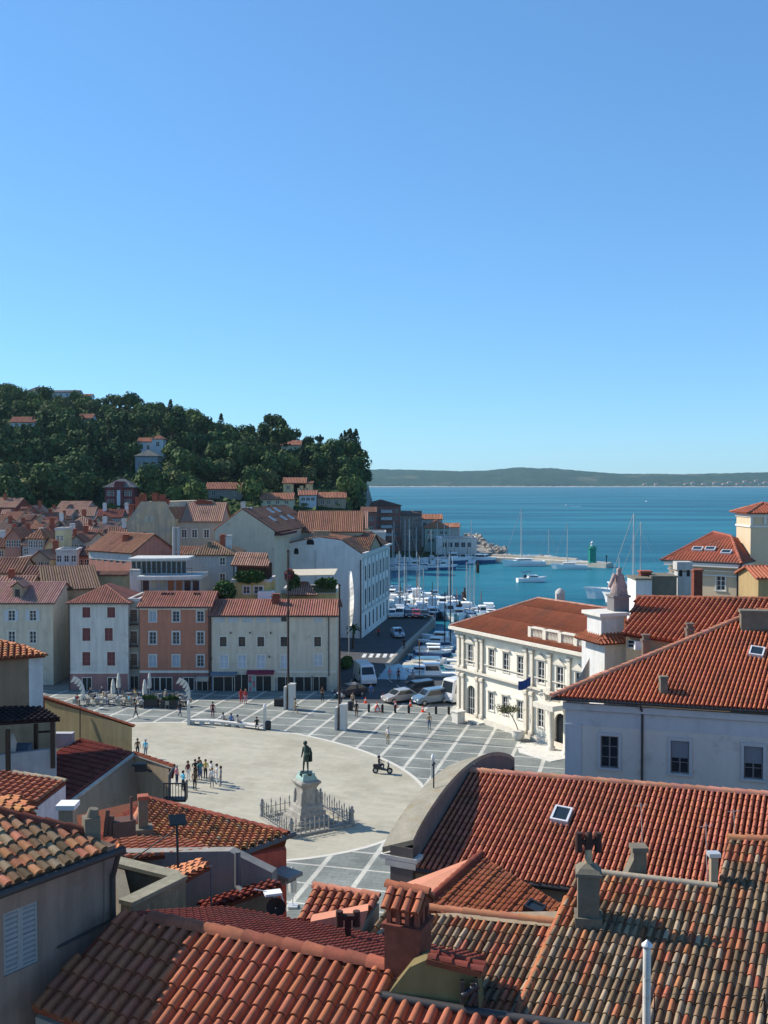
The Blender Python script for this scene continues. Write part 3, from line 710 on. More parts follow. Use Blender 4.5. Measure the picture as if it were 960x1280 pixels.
# ---- church with a curved gable and long red roof
RA, RB, RE = at(588, 964, 37.3), at(960, 998, 34.4), at(517, 1085, 32.5); RB.z = RA.z
PLC = pln(RA, RB, RE)
gd = V((RE.x - RA.x, RE.y - RA.y, 0)).normalized(); go = V((gd.y, -gd.x, 0)); go = go if go.x < 0 else -go     # along the gable, outwards
c = thing('church', 'church with a curved stone gable and a long red tile roof', 'church', (RA.x, RA.y, 0))
TCH = tint_new((.44, .155, .09), .13)
rd = (RB - RA).normalized(); RB2 = RA + rd * 15.5
sl = V((RE.x, RE.y, RE.z)); dl = RE - RA
pc = [RA, RB2, RB2 + dl * 1.06, RE]
rf = MB(); tiles(rf, pc, dl, .188, .36, TCH, 6, lift=.012, rr=.34, flat=1.6, jit=.007, pan=(.10, .022, .014))  # pan tint darkened to deepen the shade between rolls
bk = V((-dl.x, -dl.y, dl.z)); tiles(rf, [RA, RB2, RB2 + bk, RA + bk], bk, .245, 3, TCH, 4)
ridge(rf, RA + Z * .04, RB2 + Z * .04, .15, .42, tint_new((.50, .22, .14))); rf.build('roof', TILE, c)
gu = MB(); gu.path([RE - Z * .06, RB2 + dl * 1.06 - Z * .06], .1, 6); gu.build('gutter', GUTTER, c)
b = MB(); q = [RA + go * .2, RB2, RB2 + dl, RE + go * .2]; q2 = [RA + bk + go * .2, RB2 + bk, RB2, RA + go * .2]
body(c, [p - Z * .22 for p in [RA, RB2, RB2 + dl * .97, RA + dl * .97]], 0, P_GREY); body(c, [p - Z * .22 for p in [RA, RA + bk * .95, RB2 + bk * .95, RB2]], 0, P_GREY)
L_ = V((dl.x, dl.y, 0)).length + .05; zt = RA.z + .34; Rr = 13.2
arch = lambda s_: zt - (Rr - math.sqrt(Rr * Rr - s_ * s_)) - (.10 * max(0, abs(s_) - 4.6) ** 2)
cop, wal = MB(), MB(); N = 28; A0 = V((RA.x, RA.y, 0))
for i in range(N):
    s0, s1 = -L_ + 2 * L_ * i / N, -L_ + 2 * L_ * (i + 1) / N
    g0, g1 = A0 + gd * s0, A0 + gd * s1
    a0, a1 = g0 + Z * arch(s0), g1 + Z * arch(s1); w_ = 1.12
    o0, o1 = a0 + go * w_ - Z * .42, a1 + go * w_ - Z * .42
    cop.add([a0, a1, o1, o0, a0 - Z * .16, a1 - Z * .16, o1 - Z * .2, o0 - Z * .2], [[3, 2, 1, 0], [0, 1, 5, 4], [2, 3, 7, 6], [4, 5, 6, 7]])
    if i == 0: cop.add([a0, o0, o0 - Z * .2, a0 - Z * .16], [[0, 1, 2, 3]])
    if i == N - 1: cop.add([a1, o1, o1 - Z * .2, a1 - Z * .16], [[3, 2, 1, 0]])
    h0, h1 = arch(s0) - .17, arch(s1) - .17
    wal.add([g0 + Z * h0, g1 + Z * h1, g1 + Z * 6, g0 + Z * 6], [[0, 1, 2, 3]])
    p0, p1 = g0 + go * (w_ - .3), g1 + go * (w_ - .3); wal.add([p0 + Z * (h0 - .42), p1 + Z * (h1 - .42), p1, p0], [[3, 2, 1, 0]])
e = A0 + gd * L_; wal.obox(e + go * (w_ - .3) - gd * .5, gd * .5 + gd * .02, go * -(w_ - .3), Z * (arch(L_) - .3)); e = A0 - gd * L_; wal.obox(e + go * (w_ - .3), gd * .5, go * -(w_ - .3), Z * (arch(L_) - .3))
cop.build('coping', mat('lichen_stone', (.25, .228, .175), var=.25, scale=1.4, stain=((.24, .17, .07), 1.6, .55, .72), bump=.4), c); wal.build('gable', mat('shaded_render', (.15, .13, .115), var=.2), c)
e = A0 + gd * (L_ + .04); b = MB(); b.obox(e + go * 1.2 + Z * (arch(L_) - .78), go * -1.35, -gd * .55, Z * .14); b.obox(e + go * 1.0 + Z * (arch(L_) - 1.0), go * -1.1, -gd * .5, Z * .2); b.build('cornice', STONE, c)
b = MB(); p = A0 + gd * 2.4 + go * .5 + Z * (arch(2.4) - .15); b.tube(p, p + Z * .95, .025); b.tube(p + Z * .85 - gd * .12, p + Z * .85 + gd * .12, .03)
tag(b.build('iron_cross', DARKMETAL), 'small dark iron finial standing on the curved church gable', 'finial')
def skylight(par, px, py, pl, w, h, dn, nm='skylight', fm=None):
    p0, n = pl; o = on_plane(px, py, p0, n); v = (V(dn) - n * V(dn).dot(n)).normalized(); u = n.cross(v)
    a = MB(); f = .07
    for x0, x1, y0, y1 in ((-w / 2, w / 2, -h / 2, -h / 2 + f), (-w / 2, w / 2, h / 2 - f, h / 2), (-w / 2, -w / 2 + f, -h / 2 + f, h / 2 - f), (w / 2 - f, w / 2, -h / 2 + f, h / 2 - f)):
        a.obox(o + u * x0 + v * y0, u * (x1 - x0), v * (y1 - y0), n * .2)
    s = a.build(nm, fm or mat('alu_frame', (.6, .6, .6), rough=.4, var=.05), par)
    g = MB(); g.add([o + u * x + v * y + n * .16 for x, y in ((-w / 2 + f, -h / 2 + f), (w / 2 - f, -h / 2 + f), (w / 2 - f, h / 2 - f), (-w / 2 + f, h / 2 - f))], [[0, 1, 2, 3]])
    go_ = g.build('pane', GLASS, None); off = ROOTLOC[par.name]; go_.data.transform(Matrix.Translation(-V(off))); go_.parent = s; return s
skylight(c, 702, 1022, PLC, .62, .8, dl)

# ---- brown interlocking-tile hip beside the church
hb = thing('brown_roof_house', 'low house with a brown flat tile hip roof and salmon mortar slope', 'house', tuple(at(610, 1140, 28.6)))
PLD = pln((600, 1068, 31.2), (535, 1130, 28.7), (692, 1147, 28.5))
dD = on_plane(590, 1133, *PLD) - on_plane(640, 1080, *PLD)
rf = MB(); po = gpoly([(600, 1068), (640, 1093), (702, 1130), (692, 1160), (600, 1150), (530, 1137)], PLD)
tiles(rf, po, dD, .58, .33, tint_new((.27, .085, .042), .1), 4, lift=.03, rr=.10, flat=1, pan=(.29, .088, .042)); tiles(rf, [p + PLD[1] * .002 for p in po], dD, .145, .33, tint_new((.27, .082, .04), .14), 3, lift=.02, rr=.46, flat=.25, slab=0)
a, e = on_plane(601, 1068, *PLD), on_plane(533, 1128, *PLD); ridge(rf, a + Z * .03, e + Z * .03, .13, .3, tint_new((.2, .055, .035)))
rf.build('roof', TILE, hb)
b = MB(); a, e = on_plane(599, 1068, *PLD), on_plane(533, 1130, *PLD); f = at(506, 1104, 30.2); g_ = at(500, 1118, 29.4); pts = [a - Z * .02, f, g_, e - Z * .02]
b.ext(pts, (0, 0, -.3)); b.build('mortar_slope', P_SALMON, hb)
body(hb, [p - Z * .3 for p in [a, po[2], po[3], e, g_, f]], 8, P_TAN)
skylight(hb, 668, 1139, PLD, .55, .45, dD, fm=DARKMETAL)

# ---- small roof with a salmon gable left of the brick chimney
PLE = pln((393, 1107, 26.6), (470, 1119, 26.0), (372, 1150, 24.9))
hs = thing('small_roof_house', 'small red tile roof over a salmon gable in front of the paved square', 'house', tuple(at(420, 1140, 25)))
po = gpoly([(393, 1107), (474, 1120), (447, 1156), (371, 1151)], PLE); dE = on_plane(375, 1150, *PLE) - on_plane(397, 1108, *PLE)
rf = MB(); tiles(rf, po, dE, .24, .36, TRED, 6); ridge(rf, po[0], po[1], .13, .42, tint_new((.5, .2, .13))); rf.build('roof', TILE, hs)
b = MB(); q = [at(388, 1152, 24.6), at(460, 1138, 24.6), at(447, 1185, 24.4), at(420, 1185, 24.4)]; b.ext(q, (0, .4, 0)); b.build('gable', P_SALMON, hs)
body(hs, [p - Z * .2 for p in po], 8, P_TAN)
g = at(435, 1166, 23.0); c = thing('clay_cowl', 'dark T-shaped clay chimney cowl left of the brick chimney', 'chimney cowl', tuple(g)); b = MB()
b.tube(g - Z * .3, g + Z * .36, .075); b.box(g + Z * .38, (.5, .16, .1))
for s_ in (-1, 1): b.tube(g + V((s_ * .2, 0, .16)), g + V((s_ * .2, 0, .52)), .09, .085)
b.build('pot', mat('sooty_clay', ()), c)

for px, py, h_, lab_ in ((803, 1060, 1.5, 'thin metal aerial rod on the church roof behind the squat mortar chimney'), (884, 1108, 2.0, 'thin metal aerial rod on the church roof left of the narrow vent stack'), (919, 1046, .9, 'thin metal aerial rod rising from the church roof above the stepped ridge')):
    g = on_plane(px, py, *PLC); b = MB(); b.tube(g - Z * .1, g + V((-.06, 0, h_)), .013, n=5); b.tube(g + V((-.25, 0, h_ * .93)), g + V((.15, 0, h_ * .96)), .008, n=4); tag(b.build('aerial_rod', mat('zinc', ())), lab_, 'aerial')
# ================================================================== right side: blue-grey house, long roof, turret, yellow villa, palace
E1, E2 = at(690, 871, 47.5), at(960, 888, 44.7); E2.z = E1.z
AP = at(950, 759, 52.6)
PLF = pln(E1, E2, AP); ue = (E2 - E1).normalized()
c = thing('grey_house', 'blue-grey plastered house with stone window frames and a red tile roof at right', 'house', (E1.x, E1.y, 0))
E3 = E1 + ue * 18
A1 = on_plane(948, 764, *PLF); A2 = A1 + ue * 9
TBL = tint_new((.44, .14, .074), .11)
dF = on_plane(815, 880, *PLF) - on_plane(852, 795, *PLF)
rf = MB(); tiles(rf, [E1, E3, A2, A1], dF, .2, .36, TBL, 5, lift=.012, rr=.35, flat=1.6, pan=(.10, .022, .015))  # dark pan tint paints shade between the rolls
lf = [E1 - Z * .02, A1 - Z * .02, at(928, 770.5, 60), at(835, 809, 57), at(742, 843, 52)]
rf.add(lf, [[0, 1, 3], [1, 2, 3], [0, 3, 4]], 0, (.55, .25, .17))
ridge(rf, E1 + Z * .05, A1 + Z * .05, .17, .42, tint_new((.46, .20, .13))); ridge(rf, A1 + Z * .05, A2 + Z * .05, .16, .42, TBL); rf.build('roof', TILE, c)
wn = V((ue.y, -ue.x, 0)); wn = wn if wn.y < 0 else -wn
WO = on_plane(706, 1000, E1 - wn * .45, wn); WO.z = 0
P_FR = plaster('plaster_frieze', (.50, .51, .51), streak=.05, var=.05)
lst = []
for px, y0, y1, sh in ((762, 920, 960, 0), (850, 926, 967, 1), (942, 933, 974, 1)): lst.append((px, y0, y1, .83, 'plain'))
SF = mat('frame_stone_grey', (.50, .49, .47), var=.08)
ops = facade_windows(c, WO, ue, lst, m1=SF, m2=mat('sash_brown_grey', (.20, .17, .16), var=.1))
for k in (1, 2):                                       # roller blinds drawn down over the upper half
    a = ops[k]; b = MB(); n_ = ue.cross(Z); o = V((WO.x, WO.y, 0)) + ue * (a[0] + .02) - n_ * .05; b.obox(o + Z * (a[2] + (a[3] - a[2]) * .47), ue * (a[1] - a[0] - .04), -n_ * .02, Z * ((a[3] - a[2]) * .52)); b.build('blind', mat('grey_blind', (.20, .21, .23), var=.05), c)
b = MB(); zt = E1.z - .35; wall_open(b, WO, ue, 17.4, 0, zt, ops, .16); bkw = WO + wn * -13
b.poly([V((WO.x, WO.y, 0)), V((WO.x, WO.y, zt)), V((bkw.x, bkw.y, zt)), V((bkw.x, bkw.y, 0))]); b.build('wall', P_BLUE, c)
b = MB(); fz = [fuz(WO, ue, 705, 905)[1], fuz(WO, ue, 705, 897)[1]]
b.obox(V((WO.x, WO.y, fz[0])) + wn * .012, ue * 17.4, wn * -.012, Z * (zt - fz[0])); 
b.obox(V((WO.x, WO.y, zt - .25)) + wn * .2 - ue * .1, ue * 17.6, wn * -.19, Z * .3)
for i in range(9): b.obox(V((WO.x, WO.y, fz[0] + .08)) + ue * (.75 + i * 1.35) + wn * .028, ue * 1.2, wn * -.015, Z * (zt - fz[0] - .4))
b.obox(V((WO.x, WO.y, fz[0] - .06)) + wn * .06 - ue * .03, ue * .85, wn * -.055, Z * .1); b.obox(V((WO.x, WO.y, 0)) + wn * .035, ue * .78, wn * -.03, Z * (fz[0] - .06)); b.build('frieze', P_FR, c)
b = MB(); b.path([E1 - Z * .08 - ue * .05, E3 - Z * .08], .085, 6); g = on_plane(803, 890, E1 + wn * .1, wn)
g0, g1 = on_plane(800, 880, E1 + wn * .02, wn), on_plane(803, 892, WO + wn * .07, wn); b.path([g0, g1, V((g1.x, g1.y, 1))], .055, 7); b.build('gutter', GUTTER, c)
skylight(c, 946, 817, PLF, .68, .78, dF)
g = on_roof(829, 866, PLF); b = MB(); b.box(g + Z * .25, (.34, .34, .9)); b.box(g + Z * .75, (.4, .4, .1)); b.build('chimney', GREYSTONE, c)
g = on_roof(945, 790, PLF); b = MB(); b.box(g + V((.2, .3, .25)), (1.7, .6, 1.5), -.2); b.box(g + V((.2, .3, 1.02)), (1.85, .75, .14), -.2); b.build('chimney', GREYSTONE, c)
for px, py in ((807, 815), (862, 801)):
    g = at(px, py, 51.5); chimney(c, g - Z * .7, .36, .36, 1.25, mat('dark_stack', (.13, .10, .08), var=.2), cap='slab')
# long roof behind
c = thing('long_roof_house', 'house with a long red tile roof rising behind the blue-grey house', 'house', tuple(V((16, 60, 0))))
G1, G2, G3 = at(796, 747, 63), at(1010, 750, 60.5), at(779, 792, 57.5); PLG = pln(G1, G2, G3)
po = [G1, G2] + gpoly([(1010, 826), (778, 793)], PLG); dG = on_plane(797, 790, *PLG) - on_plane(830, 750, *PLG)
rf = MB(); tiles(rf, po, dG, .29, .45, TBL, 5, lift=.016, rr=.35, flat=1.6, pan=(.10, .022, .015)); ridge(rf, G1 + Z * .05, G2 + Z * .05, .15, .45, TRED); rf.build('roof', TILE, c)  # pan painted dark for the shade between rolls
O = V((po[3].x + .3, po[3].y + .4, 0)); un = V((po[2].x - po[3].x, po[2].y - po[3].y, 0)).normalized()
ops = facade_windows(c, O, un, [(793, 800, 811, .9, 'bare'), (838, 806, 818, .8, 'bare')])
b = MB(); wall_open(b, O, un, 11, 0, po[3].z - .1, ops); n_ = un.cross(Z); b.poly([O, O + Z * (po[3].z - .1), O - n_ * 6 + Z * (G1.z - .3), O - n_ * 6]); b.build('wall', P_TAN, c)
g = on_wall(801, 806, O, O + un); b = MB(); b.box(g + n_ * .2, (.6, .3, .5)); b.tube(g + n_ * .35, g + n_ * .37, .19, mi=0); tag(b.build('air_conditioner', WHITE), 'white air conditioner box under the eaves behind the stone turret', 'air conditioner')
# stone turret with tile skirt and a draped stone figure
T0 = at(763, 830, 60); s1 = 60 / F
c = thing('stone_turret', 'pale stone turret with cornice and small skirt of tiles beside the palace', 'turret', (T0.x, T0.y, 0))
zz = lambda py: 26 - (py - HOR) * s1
b = MB(); b.box(V((T0.x - .1, T0.y + 1, zz(797) / 2 + zz(771) / 2)), (1.6, 1.6, zz(771) - zz(797)), .35); b.box(V((T0.x + .1, T0.y + 1.4, zz(800) / 2)), (2.0, 2.6, zz(800)), .35); b.build('wall', P_WHITE, c)
b = MB(); b.box(V((T0.x - .1, T0.y + 1, zz(769))), (2.1, 2.1, .2), .35); b.box(V((T0.x - .1, T0.y + 1, zz(772))), (1.85, 1.85, .14), .35); b.build('cornice', STONE, c)
rf = MB(); zt_, zb_ = zz(792), zz(804)
rz_ = .35; ca, sa = V((math.cos(rz_), math.sin(rz_), 0)), V((-math.sin(rz_), math.cos(rz_), 0)); ct = V((T0.x + .1, T0.y + 1.2, 0))
for (a, bb) in ((ca, sa), (-ca, sa), (sa, ca), (-sa, ca)):
    if a is sa: continue
    tiles(rf, [ct + a * .8 - bb * .8 + Z * zt_, ct + a * .8 + bb * .8 + Z * zt_, ct + a * 1.5 + bb * 1.5 + Z * zb_, ct + a * 1.5 - bb * 1.5 + Z * zb_], a - Z * .6, .25, .34, TRED, 5)
rf.build('roof', TILE, c)
b = MB(); b.box(V((T0.x + .75, T0.y + 1.3, zz(758))), (1.0, 1.0, 1.1), .2); b.box(V((T0.x + .75, T0.y + 1.3, zz(748))), (1.15, 1.15, .12), .2); b.build('plinth', mat('dark_stone', (.16, .15, .15), var=.2), c)
FXS = .82
fx = thing('stone_finial', 'weathered draped stone figure on the turret by the palace roof', 'statue', (T0.x + .75, T0.y + 1.3, zz(747)))
b = MB(); pr = [(.62, -.12), (.66, .1), (.52, .5), (.44, .9), (.38, 1.25), (.34, 1.5), (.17, 1.68), (.2, 1.82), (.18, 1.98), (.05, 2.08)]
for i in range(len(pr) - 1): pass
vs = []
for r_, z_ in pr:
    for k in range(14):
        a = k * 2 * math.pi / 14; q = FXS * r_ * (1 + .25 * math.sin(k * 2.6 + z_ * 2)); vs.append(V((T0.x + .75 + q * math.cos(a) + z_ * .03, T0.y + 1.3 + q * math.sin(a) * .8, zz(747) + z_ * FXS)))
b.add(vs, [[i * 14 + k, i * 14 + (k + 1) % 14, (i + 1) * 14 + (k + 1) % 14, (i + 1) * 14 + k] for i in range(len(pr) - 1) for k in range(14)], 0, (1, 1, 1), True)
b.tube(V((T0.x + .5, T0.y + 1.1, zz(747) + 1.3)), V((T0.x + .1, T0.y + .9, zz(747) + .5)), .14, .1); b.build('figure', mat('pinkish_stone', (.33, .26, .24), var=.3, scale=3, stain=((.1, .08, .08), 2, .5, .7)), fx)
# flat-roofed white box and grey box with brick stacks
for nm, lab, x0, x1, y0, D, m in (('roof_cabin', 'white rooftop cabin beside the draped stone figure', 795, 815, 725, 70, P_WHITE), ('roof_shed', 'grey concrete rooftop cabin between the white cabin and the yellow villa', 815, 846, 722, 71, GREYSTONE)):
    L, r_ = at(x0, y0, D), at(x1, y0, D); c = thing(nm, lab, 'cabin', (L.x, L.y, 12)); b = MB(); b.obox((L.x, L.y, 12), (r_.x - L.x, 0, 0), (0, 2.5, 0), (0, 0, L.z - 12)); b.build('wall', m, c)
    b = MB(); b.obox((L.x - .08, L.y - .08, L.z + .002), (r_.x - L.x + .12, 0, 0), (0, 2.7, 0), (0, 0, .12)); b.build('roof', GREYSTONE, c)
for px, y0, y1, D, w_, lab in ((806, 715, 727, 72, .75, 'red brick stack on the white rooftop cabin'), (871, 713, 741, 75, .65, 'red brick stack in front of the yellow villa wall')):
    g = at(px, y1, D); c = thing('brick_stack', lab, 'chimney', tuple(g)); h_ = (y1 - y0) * D / F; b = MB(); b.box(g + Z * (h_ / 2 - .4), (w_, w_, h_ + .8)); b.build('stack', BRICK, c); b = MB(); b.box(g + Z * (h_ + .05), (w_ * 1.2, w_ * 1.2, .12)); b.build('cap', mat('tile_red_plain', (.33, .1, .06)), c)
g = at(853, 746, 74); c = thing('white_pillar', 'thick pale chimney pillar with dark vents in front of the yellow villa', 'chimney', tuple(g)); s_ = 74 / F; b = MB(); b.box(g + Z * (16 * s_ - .4), (1.0, .9, 32 * s_ + .8)); b.box(g + Z * (36 * s_ + .2), (1.15, 1.05, 10 * s_)); b.build('stack', plaster('pillar_grey', (.45, .43, .40)), c)
b = MB(); [b.box(g + V((x, -.46, 31 * s_)), (.22, .05, .55)) for x in (-.28, .28)]; b.build('vent', mat('near_black', (.02, .018, .016)), c)  # vents are flat near-black boxes
# yellow villa with hip roof and tower
Q1, Q2 = at(828, 698, 100), at(926, 703, 95.5); Q2.z = Q1.z; uq = (Q2 - Q1).normalized(); nq = uq.cross(Z); Wq = (Q2 - Q1).length
c = thing('yellow_villa', 'pale yellow villa with red hip roof, three skylights and a square tower', 'villa', (Q1.x, Q1.y, 0))
TVI = tint_new((.31, .095, .06), .05); O = V((Q1.x, Q1.y, 0)) + uq * .5 - nq * .5
P_VIL = plaster('plaster_villa', (.58, .46, .31), streak=.04, stain=None, var=.04)
ops = facade_windows(c, O, uq, [(901, 720, 738, .85, 'plain')]); b = MB(); wall_open(b, O, uq, Wq - 1, 0, Q1.z - .1, ops)
P = lambda a, y, z: O + uq * a - nq * y + Z * z
W2 = Wq - 1; b.poly([P(W2, 0, 0), P(W2, 14, 0), P(W2, 14, Q1.z - .1), P(W2, 0, Q1.z - .1)]); b.poly([P(0, 14, 0), P(0, 0, 0), P(0, 0, Q1.z - .1), P(0, 14, Q1.z - .1)]); b.build('wall', P_VIL, c)
b = MB(); z_ = fuz(O, uq, 870, 713)[1]
for zz_, h_, o_ in ((z_, .12, .1), (z_ - .45, .12, .08), (Q1.z - .62, .45, .3)): b.obox(P(-o_, -o_, zz_), uq * (W2 + 2 * o_), nq * (o_ - .003), Z * h_); b.obox(P(W2 + .003, -o_, zz_), uq * (o_ - .003), -nq * 14, Z * h_)
b.build('cornice', mat('villa_trim', (.62, .60, .55), var=.05), c)
z0 = Q1.z - .15; a_, b_, c_, d_ = P(-.6, -.6, z0), P(W2 + .6, -.6, z0), P(W2 + .6, 14.6, z0), P(-.6, 14.6, z0); zr = 3.3; h1, h2 = P(4.9, 7, z0 + zr), P(W2 - 1.3, 4.6, z0 + zr * .98)
h1 = on_plane(892, 665, P(0, 7, 0), nq); h2 = on_plane(914, 670, P(0, 5.2, 0), nq); h3 = P(W2 + 3, 9, h2.z + .3)
rf = MB()
for pts in ([a_, b_, h2], [a_, h2, h1], [d_, a_, h1], [b_, c_, h2], [c_, h1, h2], [c_, d_, h1]):
    nn = (pts[1] - pts[0]).cross(pts[2] - pts[0]).normalized(); nn = nn if nn.z > 0 else -nn
    tiles(rf, pts, V((nn.x, nn.y, -(nn.x ** 2 + nn.y ** 2) / nn.z)), .3, 3, TVI, 3, rr=.3, flat=.5, pan=(.30, .08, .045))
for p, q in ((b_, h2), (a_, h1), (h1, h2)): ridge(rf, p, q, .16, .5, tint_new((.36, .12, .08)))
rf.build('roof', TILE, c); nn = (h2 - a_).cross(b_ - a_); plv = pln(a_, b_, h2)
for px, py in ((872, 687), (888, 687), (908, 691)): skylight(c, px, py, plv, 1.0, .75, V((plv[1].x, plv[1].y, -.6)))
b = MB(); b.path([b_ - Z * .1, P(W2 + .1, -.15, z0 - .9), P(W2 + .1, -.15, 0)], .09); b.path([a_ - Z * .02, b_ - Z * .02], .1); b.path([b_ - Z * .02, c_ - Z * .02], .1); b.build('gutter', GUTTER, c)
t0 = at(938, 690, 99); tw = V((t0.x, t0.y, 0)); b = MB(); zt_ = at(938, 641, 99).z; tz = t0.z - 1
b.box(tw + V((2.0, 2.0, (zt_ + tz) / 2)), (4, 4, zt_ - tz)); b.build('tower', P_VIL, c)
b = MB(); zl = at(938, 658, 99).z
for z__, h_ in ((zl, .2), (zt_ - .3, .3)): b.box(tw + V((2, 2, z__)), (4.2, 4.2, h_))
for x_ in (0.0, 1.35, 2.7): b.box(tw + V((x_ + .06, -.07, (zl + zt_) / 2)), (.25, .12, zt_ - zl - .4))
b.build('tower_trim', mat('villa_trim', ()), c)
rf = MB(); ap = tw + V((2, 2, zt_ + 1.0)); cr = [tw + V((x, y, zt_)) for x, y in ((-.5, -.5), (4.5, -.5), (4.5, 4.5), (-.5, 4.5))]
for i in range(4):
    p, q = cr[i], cr[(i + 1) % 4]; m_ = (p + q) / 2 - ap; tiles(rf, [p, q, ap], m_, .3, 2, TVI, 3, rr=.3, flat=.5, pan=(.30, .08, .045)); ridge(rf, p, ap, .14, .5, tint_new((.38, .14, .09)))
rf.build('tower_roof', TILE, c)
L = at(945, 726, 93); house('ochre_annex', 'ochre yellow annex with a small tile roof at the right edge below the villa', 948, 985, 90, 722, 5, 'R', .8, plaster('plaster_ochre', (.36, .26, .13)), 8)

# ---------------------------------------------------------------- white palace
u = V((8.35, -13.2, 0)).normalized(); O = on_z(571, 893, 0); n_ = u.cross(Z)
ze = fuz(O, u, 575, 783)[1]; Wp, Dp = 25.0, 13.0
c = thing('palace', 'ornate white stone palace with pedimented windows and a brown-red hip roof', 'palace', tuple(O))
SH = mat('palace_stone', (.85, .785, .645), rough=.85, var=.07, scale=1.2, streak=.08, stain=((.55, .49, .39), 1.5, .62, .78)); ST = mat('palace_trim', (.68, .62, .51), rough=.85, var=.12, scale=2)
SASH = mat('sash_white', (.62, .62, .60), var=.05)
kw = dict(m1=ST, m2=SASH)
lst = [(588, 806, 830, .95, 'ped'), (614.5, 812, 836, .95, 'hood'), (632.5, 816.5, 840, .95, 'hood'), (650.5, 821, 845, .95, 'hood'), (676.5, 827, 854, 1.0, 'ped'), (700, 834, 861, 1.0, 'ped'), (724, 841, 869, 1.0, 'ped'),
       (614, 866, 888, .9, 'hood'), (631.5, 871, 893, .9, 'hood'), (650, 877, 899, .9, 'hood'), (676, 885, 909, .95, 'hood')]
ops = facade_windows(c, O, u, lst, **kw)
ua, zt_ = fuz(O, u, 589, 857); ub, zt2 = fuz(O, u, 701, 892)
ops += [(ua - .85, ua + .85, .05, zt_), (ub - .9, ub + .9, .05, zt2)]
b = MB(); wall_open(b, O, u, Wp, 0, ze, ops, .3); P = lambda a, y, z: O + u * a - n_ * y + Z * (z - O.z)
for a, d in (((Wp, 0), (Wp, Dp)), ((Wp, Dp), (0, Dp)), ((0, Dp), (0, 0))): b.poly([P(*a, 0), P(*d, 0), P(*d, ze), P(*a, ze)])
def archtop(mb, uc, hw, z, dep=.3):
    for i in range(8):                                # fills the spandrels so that the opening ends in a round arch
        a0, a1 = math.pi * i / 8, math.pi * (i + 1) / 8
    pts = [(uc + hw * math.cos(math.pi * i / 12), z - hw + hw * math.sin(math.pi * i / 12)) for i in range(13)]
    for i in range(12):
        (x0, y0), (x1, y1) = pts[i], pts[i + 1]
        mb.add([P(x0, .001, y0), P(x0, .001, z), P(x1, .001, z), P(x1, .001, y1), P(x0, dep, y0), P(x1, dep, y1)], [[0, 1, 2, 3], [0, 3, 5, 4]])
archtop(b, ua, .85, zt_); archtop(b, ub, .9, zt2); b.build('wall', SH, c)
for uc, hw, z, dark in ((ua, .85, zt_, 0), (ub, .9, zt2, 1)):
    d = MB(); d.obox(P(uc - hw, .28, .06), u * hw * 2, -n_ * .05, Z * (z - .07)); do = d.build('door', mat('dark_glass_door', (.05, .06, .065), rough=.3, var=.1), c)
    d = MB()
    for k in range(5 if not dark else 9):
        x = uc - hw + hw * 2 * (k + .5) / (5 if not dark else 9) - .03; d.obox(P(x, .2, .06), u * .05, -n_ * .04, Z * (z - .2))
    for zz_ in (1.1, 2.3): d.obox(P(uc - hw, .215, zz_), u * hw * 2, -n_ * .02, Z * .07)
    d.build('grille', DARKMETAL if dark else mat('pale_glazing_bar', (.45, .45, .42)), c)
b = MB()
zs = fuz(O, u, 640, 853)[1]
def band(z, h, o, a0=0, a1=Wp, m=None): b.obox(P(a0 - o, -o, z), u * (a1 - a0 + 2 * o), n_ * (o - .003), Z * h); b.obox(P(a0 - o, -.003, z), u * (o - .003), -n_ * Dp, Z * h)
band(zs, .22, .22); band(zs - .35, .18, .09); band(ze - .3, .3, .45); band(ze - .75, .4, .15); band(.0, .6, .12); band(zs + 1.15, .1, .08)
for i in range(60): b.obox(P(i * Wp / 60, -.36, ze - .48), u * .18, n_ * .2, Z * .17)
b.build('cornice', ST, c)
def col(px, w_=.42, z0=.6, z1=None, o=.13):
    a = fuz(O, u, px, 850)[0]; b = MB(); z1 = z1 or ze - .75
    for lo, hi in ((z0, zs - .36), (zs + .23, z1)):
        b.obox(P(a - w_ / 2, -o, lo), u * w_, n_ * (o - .003), Z * (hi - lo)); b.obox(P(a - w_ / 2 - .07, -o - .07, hi - .35), u * (w_ + .14), n_ * (o + .06), Z * .3); b.obox(P(a - w_ / 2 - .07, -o - .07, lo + .003), u * (w_ + .14), n_ * (o + .06), Z * .3)
    b.build('pilaster', ST, c)
for px in (574.5, 580, 597.5, 603.5, 658.5, 666, 688.5, 712.5, 737, 743): col(px)
# entrance porch with two columns, balcony, flag
a0, a1 = fuz(O, u, 697, 900)[0], fuz(O, u, 722, 900)[0]
for a in (a0 + .35, a1 - .35):
    b = MB(); q = P(a, -1.15, 0); b.lathe(q, [(.42, 0), (.42, .35), (.28, .45), (.26, zs - 1.2), (.34, zs - 1.05), (.38, zs - .8)], 12); b.build('portal_column', ST, c)
b = MB(); b.obox(P(a0, -1.6, zs - .8), u * (a1 - a0), n_ * 1.58, Z * .5)
for k in range(14): b.lathe(P(a0 + .2 + (a1 - a0 - .4) * k / 13, -1.45, zs - .3), [(.06, 0), (.10, .25), (.05, .5), (.07, .62)], 6)
b.obox(P(a0, -1.6, zs + .32), u * (a1 - a0), n_ * .28, Z * .13)
for k in (0, 1): b.obox(P(a0 + k * (a1 - a0 - .3), -1.6, zs - .3), u * .3, n_ * .3, Z * .62); b.obox(P(a0 + k * (a1 - a0 - .2), -1.3, zs + .32), u * .2, n_ * 1.2, Z * .12)
b.build('balcony', ST, c)
